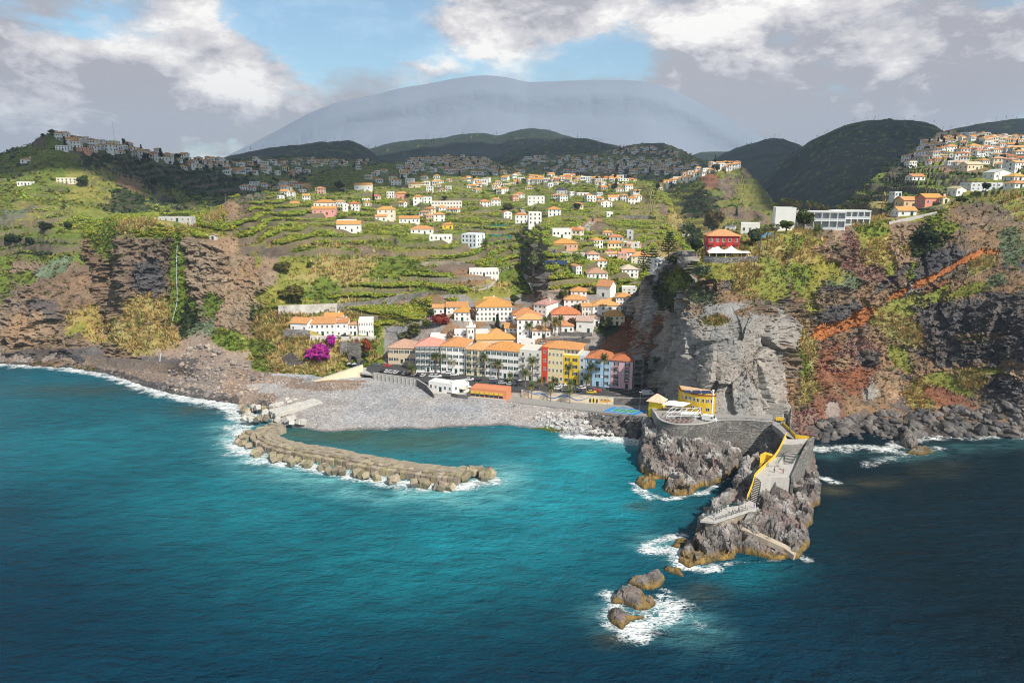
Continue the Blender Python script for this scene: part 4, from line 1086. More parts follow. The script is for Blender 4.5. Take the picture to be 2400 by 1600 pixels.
def mason_mat(name, a, b, mortar, sx=1.0, sy=.45):
    m, nt, bs = nodes_of(name)
    tc = N(nt, 'ShaderNodeNewGeometry'); sp = N(nt, 'ShaderNodeSeparateXYZ'); nt.links.new(tc.outputs['Position'], sp.inputs[0])
    ad = N(nt, 'ShaderNodeMath', operation='ADD'); nt.links.new(sp.outputs[0], ad.inputs[0]); nt.links.new(sp.outputs[1], ad.inputs[1])
    cb = N(nt, 'ShaderNodeCombineXYZ'); nt.links.new(ad.outputs[0], cb.inputs[0]); nt.links.new(sp.outputs[2], cb.inputs[1])
    n = N(nt, 'ShaderNodeTexVoronoi', feature='F1', i_Scale=1.0); n2 = N(nt, 'ShaderNodeTexVoronoi', feature='DISTANCE_TO_EDGE', i_Scale=1.0)
    mp = N(nt, 'ShaderNodeMapping'); mp.inputs['Scale'].default_value = (1 / sx, 1 / sy, 1); nt.links.new(cb.outputs[0], mp.inputs[0])
    for q in (n, n2): nt.links.new(mp.outputs[0], q.inputs['Vector'])
    mx = N(nt, 'ShaderNodeMix', data_type='RGBA'); mx.inputs[6].default_value = (*a, 1); mx.inputs[7].default_value = (*b, 1)
    sc = N(nt, 'ShaderNodeSeparateColor'); nt.links.new(n.outputs['Color'], sc.inputs[0]); nt.links.new(sc.outputs[0], mx.inputs[0])
    ed = N(nt, 'ShaderNodeMapRange'); nt.links.new(n2.outputs[0], ed.inputs[0]); ed.inputs[2].default_value = .10
    m2 = N(nt, 'ShaderNodeMix', data_type='RGBA'); nt.links.new(ed.outputs[0], m2.inputs[0]); m2.inputs[6].default_value = (*mortar, 1); nt.links.new(mx.outputs[2], m2.inputs[7])
    st = N(nt, 'ShaderNodeTexNoise', i_Scale=.12, i_Detail=6.0); nt.links.new(tc.outputs['Position'], st.inputs['Vector'])
    sr = N(nt, 'ShaderNodeMapRange'); nt.links.new(st.outputs[0], sr.inputs[0]); sr.inputs[1].default_value = .35; sr.inputs[2].default_value = .65; sr.inputs[3].default_value = .7; sr.inputs[4].default_value = 1.25
    m3 = N(nt, 'ShaderNodeMix', data_type='RGBA', blend_type='MULTIPLY'); m3.inputs[0].default_value = 1; nt.links.new(m2.outputs[2], m3.inputs[6]); nt.links.new(sr.outputs[0], m3.inputs[7])
    nt.links.new(m3.outputs[2], bs.inputs['Base Color']); bs.inputs['Roughness'].default_value = .9
    bp = N(nt, 'ShaderNodeBump', i_Strength=.8, i_Distance=.15); nt.links.new(ed.outputs[0], bp.inputs['Height']); nt.links.new(bp.outputs[0], bs.inputs['Normal'])
    return m
M_rubble = mason_mat('basalt_masonry', (.34,.32,.29), (.14,.135,.13), (.09,.085,.08), 1.1, .5)
M_dkwall = mason_mat('dark_masonry', (.20,.185,.175), (.085,.08,.08), (.16,.15,.14), .9, .5)
M_tanwall = mason_mat('tan_masonry', (.42,.35,.26), (.22,.19,.15), (.42,.38,.32), .9, .45)
M_cream = mat('cream_render', (.74, .62, .44), .9, .12, .3)

wall_along('sea_wall', 'grey concrete sea wall with vertical ribs along the car park above the pebbles', [G(u, v, ZR) for u, v in [(873,877),(920,884),(976,892)]], 0, ZR + .8, .4, M_conc, cap=M_conc, pil=2.2)
wall_along('sea_wall', 'short dark stone wall bending down beside the ramp to the beach bar', [G(u, v, ZR) for u, v in [(976,892),(1000,904),(1016,917)]], 0, [ZR + .8, ZR + .1, 4.9], .4, M_dkwall, cap=M_conc)
wall_along('culvert_wall', 'cream sloping concrete wall beside the stream mouth on the beach', [G(730,897,3.4), G(790,891,3.4), G(838,884,3.8), G(852,880,3.9)], 0, [3.9, 7.0, 9.4, 9.6], .7, M_cream, cap=M_conc)
o = MB().prism([tuple(G(u, v, ZR)[:2]) for u, v in [(842,872),(874,877),(872,862),(842,860)]], ZR - .9, ZR - .02).obj('road_bridge', M_conc); tag(o, 'low concrete road bridge over the dark stream mouth beside the cream wall', 'bridge')
# painted wall along the lower promenade
mw = [G(u, v, ZR) for u, v in [(1222,917),(1300,924.5),(1370,930),(1438,934.5)]]
MUR = wall_along('mural_wall', 'long cream painted wall with blue waves and orange plants above the lower promenade', [p + np.array([0, -.02, 0]) for p in mw], 3.4, ZR + .75, .3, M_cream, cap=M_conc)
M_mblue = mat('mural_blue', (.10, .22, .55), .8); M_morg = mat('mural_orange', (.75, .36, .04), .8); M_mblk = mat('mural_black', (.03, .03, .035), .8); M_myel = mat('mural_yellow', (.78, .62, .08), .8)
def on_wall(f, z, off=.03):
    P = [Vector((float(p[0]), float(p[1]), 0)) for p in mw]; L = [0]
    for i in range(3): L.append(L[-1] + (P[i+1]-P[i]).length)
    s = f * L[-1]; i = min(2, max(0, int(np.searchsorted(L, s, side='right')) - 1)); t = (s - L[i]) / (L[i+1] - L[i])
    q = P[i].lerp(P[i+1], t); d = (P[i+1]-P[i]).normalized()
    return q + Vector((d.y, -d.x, 0)) * off + Vector((0, 0, 3.4 + z)) - MUR.location
def wave(f0, f1, z0, amp, ph, th, material, nm):
    vs, fs = [], []; n = 40
    for i in range(n + 1):
        f = f0 + (f1 - f0) * i / n; z = z0 + amp * math.sin(ph + (f - f0) * 22); h = th * (.35 + .65 * math.sin(math.pi * i / n))
        for zz, of in ((z - h, .05), (z + h, .05), (z + h, .01), (z - h, .01)): vs.append(on_wall(f, max(.05, min(3.4, zz)), of))
    for i in range(n):
        b = i * 4; fs += [(b, b+4, b+5, b+1), (b+1, b+5, b+6, b+2), (b+2, b+6, b+7, b+3), (b+3, b+7, b+4, b)]
    MB().add(vs, fs).obj(nm, material, MUR)
wave(.02, .30, 2.6, .5, 1.2, .22, M_mblue, 'painted_wave'); wave(.14, .74, 1.9, .95, .3, .30, M_mblue, 'painted_wave'); wave(.36, .70, 2.5, .4, 2.0, .12, M_mblue, 'painted_wave')
for k in range(5):
    f = .755 + .018 * k
    MB().add([on_wall(f - .006, .3, .05), on_wall(f + .006, .3, .05), on_wall(f + .010, 1.6, .05), on_wall(f, 2.8, .05), on_wall(f - .010, 1.6, .05)], [(0, 1, 2, 3, 4)]).obj('painted_cactus', M_myel if k % 2 else M_mblk, MUR)
wave(.86, .97, 1.4, .25, -.4, .55, M_morg, 'painted_leaf')
for k in range(8):
    f = .865 + .013 * k
    MB().add([on_wall(f - .004, 1.7, .06), on_wall(f + .004, 1.7, .06), on_wall(f + (k - 3.5) * .004, 3.0 - abs(k - 3.5) * .15, .06)], [(0, 1, 2)]).obj('painted_spike', M_mblk, MUR)
wall_along('retaining_wall', 'dark rubble retaining wall beside the blue sports court', [G(u, v, ZR) for u, v in [(1438,934.5),(1500,935.5),(1580,932)]], 3.4, ZR + .5, .4, M_dkwall, cap=M_conc)
# sports court
q = [G(u, v, 3.42) for u, v in [(1413,963),(1437,953),(1520,961),(1488,972)]]
MB().prism([tuple(p[:2]) for p in q], 3.40, 3.424).obj('sports_court', mat('court_blue', (.03,.24,.62), .7, .05)).__setitem__('kind', 'structure')
ctr = sum(q) / 4; MB().prism([tuple((ctr + (p - ctr) * .66)[:2]) for p in q], 3.425, 3.432).obj('court_green', mat('court_green', (.06,.28,.20), .7, .05)).__setitem__('kind', 'structure')
lines = MB()
def lerp(a, b, t): return a + (b - a) * t
c4 = [ctr + (p - ctr) * .66 for p in q]
for i in range(4): lines.bar((*c4[i][:2], 3.44), (*c4[(i+1) % 4][:2], 3.44), .12, .006)
for t in (.25, .5, .75): lines.bar((*lerp(c4[0], c4[3], t)[:2], 3.44), (*lerp(c4[1], c4[2], t)[:2], 3.44), .12, .006)
lines.obj('court_lines', M_white).__setitem__('kind', 'structure')
# road up the valley round the headland, with its white and yellow lines
rl = [(1440,925,ZR),(1490,918,6.3),(1525,905,6.8),(1540,890,7.6),(1530,874,9.0),(1505,862,10.5),(1485,856,11.5)]
rc = [GV(u, v, z) for u, v, z in rl]
def ribbon(name, pts, wd, material, dz=0.0, off=0.0, kind='structure', th=.3):
    vs, fs = [], []; n = len(pts)
    for i, p in enumerate(pts):
        d = (pts[min(i+1, n-1)] - pts[max(i-1, 0)]); d.z = 0; d.normalize(); nn = Vector((d.y, -d.x, 0))
        for s_ in (off - wd/2, off + wd/2):
            for zz in (dz, dz - th): vs.append(p + nn * s_ + Vector((0, 0, zz)))
    for i in range(n - 1):
        b = i * 4; fs += [(b, b+4, b+6, b+2), (b+1, b+3, b+7, b+5), (b, b+1, b+5, b+4), (b+2, b+6, b+7, b+3)]
    o = MB().add(vs, fs).obj(name, material); tag(o, kind=kind); return o
def smooth_path(pts, n=6):
    out = []
    for i in range(len(pts) - 1):
        a, b, c, d = pts[max(i-1, 0)], pts[i], pts[i+1], pts[min(i+2, len(pts)-1)]
        for k in range(n):
            t = k / n
            out.append(.5 * ((2*b) + (c - a) * t + (2*a - 5*b + 4*c - d) * t*t + (3*b - a - 3*c + d) * t*t*t))
    return out + [pts[-1]]
rcs = smooth_path(rc)
ribbon('road', rcs, 8.5, M_asph, .06, th=1.5)
ribbon('road_line', rcs, .14, M_white, .07, -.2, th=.008); ribbon('road_line', rcs, .16, mat('yellow_line', (.65,.42,.05), .7), .07, 3.8, th=.008); ribbon('road_line', rcs, .16, mat('yellow_line', (.65,.42,.05), .7), .07, -3.9, th=.008)

# ------------------------------------------------------------------ waterfront row
row0, row1 = (1092, 878), (1481, 912)
def rv(u): return row0[1] + (row1[1] - row0[1]) * (u - row0[0]) / (row1[0] - row0[0])
def front(label, u0, u1, ve, d=13, **kw):
    return bld('hotel_block', label, u0, rv(u0), u1, rv(u1), ve, d, ZR + .1, cat='building', group='waterfront row of coloured blocks', deep=2, **kw)
bld('white_building', 'white four storey building with pink tiled roof and tall arched green shutters', 975, 871, 1033, 872, 811, 14, ZR+.2, rcol=PINKR, rows=4, cols=5, style='shut', cat='building', scols=0, deep=2, balc=1)
bld('white_building', 'white four storey building with solar panels on its orange hip roof', 1034, 873, 1090, 876, 811, 16, ZR+.2, rcol=ORANGE, rows=4, cols=4, style='shut', cat='building', scols=3, deep=2)
bld('columned_house', 'beige two storey house with a columned porch at the left end of the waterfront', 910, 851, 974, 853, 815, 14, ZR+.4, wall=BEIGE, rcol=TERRA, rows=2, cols=5, style='shut', cat='building', scols=0, deep=2)
front('cream yellow four storey block with green shutters at the left end of the hotel row', 1092, 1137.5, 818, wall=CREAM, rows=4, cols=3, style='shut', scols=3, balc=1)
front('white four storey block with green shutters between the cream block and the grey block', 1138, 1216.5, 819, wall=WHITE, rows=4, cols=6, style='shut', scols=0)
front('pale grey block with tall windows and a green roof terrace left of the red tower', 1217, 1268.5, 821, wall=PALE, roof='flat', rows=4, cols=3, style='plain', scols=0, balc=1)
front('narrow red stair tower between the grey block and the cream block', 1269, 1282.5, 815, wall=(.62,.07,.03), roof='flat', rows=4, cols=1, style='plain', scols=0, d=14)
front('cream five storey block with ribbon windows under a wide orange roof', 1283, 1319.5, 821, wall=(.78,.66,.40), rows=4, cols=4, style='plain', scols=0, roof='flat')
front('strong yellow block with green shutters right of the cream ribbon window block', 1320, 1355.5, 834, wall=YELL, roof='flat', rows=4, cols=2, style='shut', scols=0)
front('narrow grey white link between the yellow block and the blue block', 1356, 1370.5, 836, wall=(.55,.60,.64), roof='flat', rows=4, cols=1, style='plain', scols=0, d=11)
front('sky blue four storey block with green shutters and orange roof', 1371, 1429.5, 839, wall=BLUE, rcol=BRICK, rows=4, cols=3, style='shut', scols=0)
pk = front('pink four storey block with green shutters and small balconies at the right end', 1430, 1481, 844, wall=PINK, rcol=BRICK, rows=4, cols=2, style='shut', scols=0, balc=1)
# penthouse with the wide orange roof, standing on the red, cream and yellow blocks
a, b = GV(1270, rv(1270), ZR), GV(1358, rv(1358), ZR); q = a.lerp(b, .5)
building('penthouse', 'set back glazed top storey under a wide orange hip roof above the yellow block', q + Vector((0, 2.0, 13.8)), 17.5, 12, 2.9, math.atan2(b.y-a.y, b.x-a.x), wall=WHITE, rcol=ORANGE, rows=1, cols=9, style='plain', cat='building', scols=0, deep=.2, door=False, over=1.2, rise=2.2)
# open stair at the right end
st = empty('fire_stair', GV(1484, 912, ZR)); tag(st, 'open grey steel stair at the right end of the pink block', 'staircase')
for k in range(5): MB().box(0, 4.2, 0, 9, 2.9 * k + 2.6, 2.9 * k + 2.8).obj('landing', M_metal, st)
for x in (0.1, 4.1):
    for y in (0.1, 8.9): MB().box(x-.12, x+.12, y-.12, y+.12, 0, 14.4).obj('post', M_metal, st)
for k in range(4): MB().bar((.6, .5 + 4*(k%2), 2.9*k+2.8), (3.6, 4.5 - 3*(k%2), 2.9*k+5.6), 1.0, .12).obj('stair_flight', M_metal, st)

# ------------------------------------------------------------------ old town behind, one by one
T = [ # label, u0, u1, v foot, v eave, rot, depth, options
 ('large white school with three rows of windows and an orange hip roof', 1113,1202,752,719,4,16,dict(rows=3,cols=9,cat='building')),
 ('small upper storey with orange gable roof rising behind the white school', 1133,1166,722,706,4,10,dict(rows=1,cols=4,roof='gable',door=False)),
 ('small white house with orange hip roof left of the white school', 1062,1105,752,731,-8,9,dict(cols=3)),
 ('white house with a long orange roof behind the small hip roofed one', 1046,1096,735,719,0,9,dict(cols=4,roof='gable')),
 ('little white house with two arched windows above the red bougainvillea', 1014,1040,739,721,0,7,dict(rows=1,cols=2,roof='gable',door=False)),
 ('tall white house with brown hip roof right of the white school', 1236,1295,746,713,-32,13,dict(rows=3,cols=3,scols=5,rcol=TERRA)),
 ('long white house under a broad orange roof below the school', 1201,1276,758,738,3,12,dict(rows=1,cols=6)),
 ('white three storey house with orange roof in the middle of the old town', 1212,1268,788,748,0,10,dict(rows=3,cols=4)),
 ('pale pink house with two dormers in a broad orange roof', 1292,1362,755,736,2,13,dict(wall=(.72,.52,.46),rows=1,cols=4,rcol=BRICK)),
 ('white stepped house with orange roof, lower of the pair left of the chapel', 1320,1374,722,702,-6,9,dict(cols=4)),
 ('white stepped house with orange roof, upper of the pair left of the chapel', 1336,1376,701,682,-6,8,dict(cols=3)),
 ('white chapel with a steep orange gable roof and one arched window', 1390,1437,695,671,-34,13,dict(roof='gable',rows=1,cols=1,scols=1,rise=3.2,cat='chapel')),
 ('long white three storey building with orange hip roof below the chapel', 1387,1456,741,716,3,11,dict(rows=2,cols=4)),
 ('grey white house with verandas left of the long white building', 1363,1387,742,718,3,9,dict(rows=2,cols=3,roof='gable',wall=PALE)),
 ('white house with an orange roof close under the headland rock', 1440,1478,726,696,-8,10,dict(rows=3,cols=4)),
 ('cream house with lower orange roof touching the white house by the rock', 1426,1442,726,704,-8,9,dict(wall=CREAM,rows=2,cols=2,roof='gable')),
 ('pale flat roofed house high beside the headland rock', 1456,1493,690,675,-6,8,dict(roof='flat',cols=3,wall=PALE)),
 ('cream villa with orange hip roof and two balconies under the rock', 1414,1466,762,740,-6,10,dict(wall=CREAM,cols=4)),
 ('small house with a brown pyramid roof behind the white warehouse', 1378,1407,762,745,-8,8,dict(rcol=BROWN,rows=1,cols=2)),
 ('plain white warehouse with pale tiled roof above the dark stone wall', 1346,1393,779,752,-14,9,dict(roof='gable',rcol=(.5,.36,.30),rows=1,cols=2,scols=1)),
 ('low white house with brown roof behind the tall palms', 1247,1290,792,774,0,9,dict(rcol=TERRA,rows=1,cols=4)),
 ('low orange roofed house partly behind the tall palms', 1295,1345,780,763,2,9,dict(rows=1,cols=4)),
 ('white house with ochre flat eaves between church and town square', 1183,1212,787,768,0,9,dict(cols=3,rcol=ORANGE,roof='shed',rise=1.2)),
 ('cream house with an orange pyramid roof beside the church', 1145,1185,797,781,6,9,dict(wall=CREAM,rows=1,cols=3)),
 ('white flat block with a pergola on its roof behind the hotel', 1212,1254,818,795,0,9,dict(roof='flat',rows=1,cols=3,cat='building')),
 ('low white flat building left of the church tower', 1008,1094,812,788,2,9,dict(roof='flat',rows=1,cols=4,cat='building')),
 ('grey flat roofed hall behind the church tower', 1064,1148,795,776,2,12,dict(roof='flat',rows=1,cols=5,wall=(.72,.73,.74),cat='building')),
 ('cream rendered church nave with an orange roof beside its tower', 1116,1212,818,795,3,9,dict(wall=(.78,.62,.42),roof='gable',rows=1,cols=4,cat='church')),
 # the white complex on the left
 ('long white building with arcade windows and orange roof over the grey wall', 726,787,786,758,3,12,dict(rows=2,cols=5,roof='gable',cat='building')),
 ('white projecting block with orange roof right of the arcade building', 786,817,789,756,3,12,dict(rows=2,cols=2,roof='gable',cat='building')),
 ('narrow white wing between the projecting block and the white palace', 818,838,786,760,3,9,dict(rows=2,cols=2,rcol=TERRA)),
 ('white two storey palace with a flat parapet and tall windows', 839,878,786,751,8,10,dict(rows=2,cols=6,roof='flat',cat='building')),
 ('white wing with tiled roof at the left end of the arcade building', 676,726,781,757,-12,10,dict(rows=1,cols=3,roof='gable',cat='building')),
 ('small white house with orange gable standing above the arcade roof', 760,803,760,743,4,8,dict(rows=1,cols=3,roof='gable')),
 # right bank of the gorge
 ('pink villa with solar panels on an orange hip roof above the gorge', 1296,1355,584,571,3,11,dict(wall=(.72,.40,.28),rows=1,cols=5)),
 ('modern white framed villa with one long window above the pink villa', 1294,1340,557,538,3,9,dict(roof='flat',rows=1,cols=5)),
 ('white villa with pale hip roof left of the dark pines', 1455,1498,648,631,5,10,dict(rcol=(.62,.55,.42),cols=4)),
 ('white bungalow with a broad brown hip roof above the terraces', 1375,1426,652,640,4,11,dict(rcol=TERRA,rows=1,cols=5)),
 ('narrow white gable house beside the solar field', 1345,1369,643,624,20,8,dict(roof='gablef',cols=2)),
 ('white house with grey orange roof, upper of the pair above the solar field', 1375,1406,610,596,4,9,dict(cols=3,rcol=TERRA)),
 ('white house with orange roof, lower of the pair above the solar field', 1384,1424,626,611,4,9,dict(cols=4)),
 ('pale yellow house with orange roof behind the tall pines', 1478,1526,618,600,4,10,dict(wall=(.74,.68,.50),cols=4)),
 ('white house half hidden behind the tall pines', 1530,1560,624,608,4,9,dict(cols=3,roof='flat')),
 ('white house with an orange pyramid roof on the banana slope', 1284,1315,506,491,4,10,dict(cols=3)),
 ('white corner house with orange roof beside the bend of the road', 1207,1237,523,504,4,9,dict(rows=2,cols=3)),
 ('white flat roofed block of four storeys beside the bend of the road', 1238,1270,526,499,4,9,dict(rows=3,cols=3,roof='flat')),
 ('large white villa with terraces above the road bend', 1236,1277,477,461,4,10,dict(rows=2,cols=4,roof='flat')),
 ('white house with brown roof left of the large terraced villa', 1207,1230,466,455,4,9,dict(cols=3)),
 ('white villa group with orange roofs above the netted field, left one', 1124,1150,485,473,4,9,dict(cols=3)),
 ('white villa group with orange roofs above the netted field, right one', 1151,1174,482,468,4,9,dict(cols=3)),
 ('small white gable house below the road bend', 1178,1203,512,498,18,8,dict(roof='gablef',cols=2)),
 ('cream house with orange pyramid roof among dark trees', 1342,1368,490,480,4,9,dict(cols=3,wall=CREAM,rows=1)),
 ('white gable house with balconies right of the pylon', 1406,1437,486,474,10,9,dict(roof='gablef',rows=2,cols=3)),
 ('white house with long orange roof behind the balconied gable', 1425,1458,471,462,4,9,dict(rows=1,cols=3,roof='gable')),
 ('small white cube house above the long stone terrace wall', 1421,1437,508,498,4,7,dict(rows=1,cols=2,roof='flat')),
 ('grey stone tower house among the terraces', 1468,1485,560,541,4,7,dict(rows=2,cols=1,roof='flat',wall=GREY)),
 ('grey modern house with black gable above the terraces', 1304,1330,456,446,4,9,dict(rows=1,cols=3,wall=GREY,roof='gable',rcol=(.06,.06,.07))),
 # left bank
 ('white house with a wide orange hip roof above the pink house', 735,784,486,475,3,11,dict(rows=1,cols=5)),
 ('pink house with an orange roof and white gable', 731,788,503,490,6,10,dict(wall=(.70,.33,.30),rows=1,cols=4,roof='gable')),
 ('white villa with orange roof and garden wall in the banana field', 788,847,543,526,8,11,dict(rows=1,cols=4,roof='gable')),
 ('pale flat roofed house just behind the white villa in the banana field', 789,836,530,517,8,9,dict(rows=1,cols=3,roof='flat')),
 ('tall cream house with verandas under an orange hip roof', 884,926,512,491,3,10,dict(rows=2,cols=3,wall=(.76,.70,.58))),
 ('low white house with orange roof left of the cream veranda house', 879,907,517,508,3,8,dict(rows=1,cols=2,roof='gable')),
 ('white house with two orange gables beside the cream veranda house', 935,984,523,512,4,9,dict(rows=1,cols=5,roof='gable')),
 ('white two storey house with an orange pyramid roof in the bananas', 1016,1044,519,503,6,10,dict(rows=2,cols=2)),
 ('small bright yellow house with an orange roof', 1036,1063,536,527,6,8,dict(rows=1,cols=2,wall=YELL)),
 ('white bungalow with orange hip roof behind a young palm', 962,1016,548,537,3,10,dict(rows=1,cols=4)),
 ('low white terrace house with flat roof below the palm bungalow', 1006,1060,563,552,3,9,dict(rows=1,cols=5,roof='flat')),
 ('pale blue white apartment block of three storeys at the gorge road', 1072,1126,578,550,-26,14,dict(rows=3,cols=4,roof='flat',wall=(.72,.78,.83),cat='building')),
 ('white glass fronted house on the stone terraces left of the gorge', 1099,1170,647,633,4,9,dict(rows=1,cols=9,roof='flat')),
 ('long white two storey school with a flat roof on the slope', 1011,1083,489,473,3,12,dict(rows=2,cols=10,roof='flat',wall=(.80,.74,.66),cat='building')),
 ('white cluster house with orange roof left of the long white school', 968,992,478,462,3,9,dict(rows=2,cols=2)),
 ('white cluster house with flat roof left of the long white school', 992,1012,476,463,3,9,dict(rows=2,cols=2,roof='flat')),
 ('salmon house with an orange roof high on the banana slope', 925,955,466,454,3,9,dict(rows=1,cols=3,wall=SALMON)),
 ('white house with bright orange roof on the crest above the dark tree', 830,872,447,434,3,10,dict(rows=1,cols=3,roof='gable')),
 ('white house with green shutters and dark roof edge high on the slope', 916,940,434,422,3,9,dict(rows=2,cols=3)),
 ('cream house with brown roof between two white houses high on the slope', 911,930,427,414,3,9,dict(rows=2,cols=2,wall=CREAM,rcol=BROWN)),
 ('white house with blue solar panels high on the slope', 950,972,433,419,3,9,dict(rows=2,cols=3,roof='flat')),
 ('cream house with orange roof right of the house with solar panels', 957,985,440,431,3,9,dict(rows=1,cols=3,wall=CREAM)),
 ('small stone hut with a pointed roof on the edge of the waterfall cliff', 489,508,562,553,10,4,dict(rows=1,cols=1,roof='gablef',wall=(.55,.52,.46),rcol=BROWN)),
 # the left hill
 ('white house group on stilts high under the left hilltop, left of the salmon house', 130,158,352,342,3,10,dict(rows=2,cols=4,roof='flat')),
 ('salmon house between white ones below the left hilltop', 180,210,358,347,3,9,dict(rows=2,cols=3,wall=SALMON,roof='flat')),
 ('cream building with a tower like top on the crest of the left hill', 238,272,342,331,3,10,dict(rows=2,cols=4,wall=CREAM,roof='flat')),
 ('long cream flat roofed farmhouse alone on the left slope', 133,180,430,418,10,10,dict(rows=2,cols=5,wall=(.72,.66,.50),roof='flat')),
 ('low white house at the far left edge of the slope', 40,72,435,427,3,9,dict(rows=1,cols=4,roof='flat')),
 ('small house with an orange roof below the left hilltop', 48,72,383,374,3,8,dict(rows=1,cols=2)),
 ('grey shed with a long roof on the rim of the left cliff', 370,448,519,512,2,7,dict(rows=1,cols=6,roof='flat',wall=GREY)),
 # the right hillside
 ('pair of pink and orange houses joined under one orange roof, left part', 2115,2165,486,470,4,9,dict(wall=(.74,.50,.30),rows=1,cols=3,roof='gable')),
 ('pair of pink and orange houses joined under one orange roof, right part', 2165,2210,482,464,4,9,dict(wall=(.72,.28,.22),rows=1,cols=3,roof='gable')),
 ('small cream house touching the pink house on the right', 2208,2226,476,464,4,7,dict(wall=CREAM,rows=1,cols=1,roof='gablef')),
 ('white gable house with an orange roof by the road above the cliff', 2104,2148,506,494,-6,8,dict(rows=1,cols=2,roof='gable')),
 ('large white gable house above the one with solar panels', 2324,2376,421,405,8,10,dict(rows=1,cols=3,roof='gablef',rcol=(.55,.55,.55))),
 ('grey two storey house with a row of solar panels', 2272,2372,446,430,3,10,dict(rows=2,cols=8,roof='flat',wall=(.62,.64,.66))),
 ('orange roofed house cut by the right edge of the picture, upper one', 2374,2408,424,414,3,9,dict(rows=1,cols=3)),
 ('orange roofed house cut by the right edge of the picture, lower one', 2376,2410,440,431,3,9,dict(rows=1,cols=3)),
 ('white house with one brown shed roof below the solar row', 2238,2266,460,443,6,8,dict(rows=1,cols=2,roof='gablef',rcol=(.55,.45,.28))),
 ('white house with an orange gable on the terraces', 2136,2170,423,414,6,9,dict(rows=1,cols=3,roof='gable')),
 ('long cream house with a shallow sand roof', 2264,2306,398,386,6,10,dict(rows=1,cols=4,roof='gable',wall=CREAM,rcol=(.60,.50,.34))),
 ('large white villa with three orange hip roofs, left roof', 2218,2250,356,344,3,12,dict(rows=2,cols=4)),
 ('large white villa with three orange hip roofs, middle roof', 2250,2275,362,350,3,12,dict(rows=2,cols=3)),
 ('large white villa with three orange hip roofs, right roof', 2272,2304,356,343,3,12,dict(rows=2,cols=4)),
 ('cream house with orange hip roof at the right edge', 2372,2412,356,346,3,10,dict(wall=CREAM,rows=1,cols=3)),
 ('grey white cube house alone on the slope above the pink pair', 2096,2114,460,451,3,6,dict(rows=1,cols=2,roof='flat',wall=(.60,.66,.68))),
]
HOUSE_PX = []
for i, (lab, u0, u1, vb, ve, rot, d, kw) in enumerate(T):
    kw = dict(kw); cat = kw.pop('cat', 'house')
    nm = {'chapel': 'chapel', 'church': 'church', 'building': 'town_building'}.get(cat, 'house')
    if bhit(nm, lab, u0, u1, vb, ve, rot, d, cat=cat, chimney=(i % 4 == 1 and kw.get('roof', 'hip') != 'flat'), **kw): HOUSE_PX.append((u0, u1, ve - 6, vb))
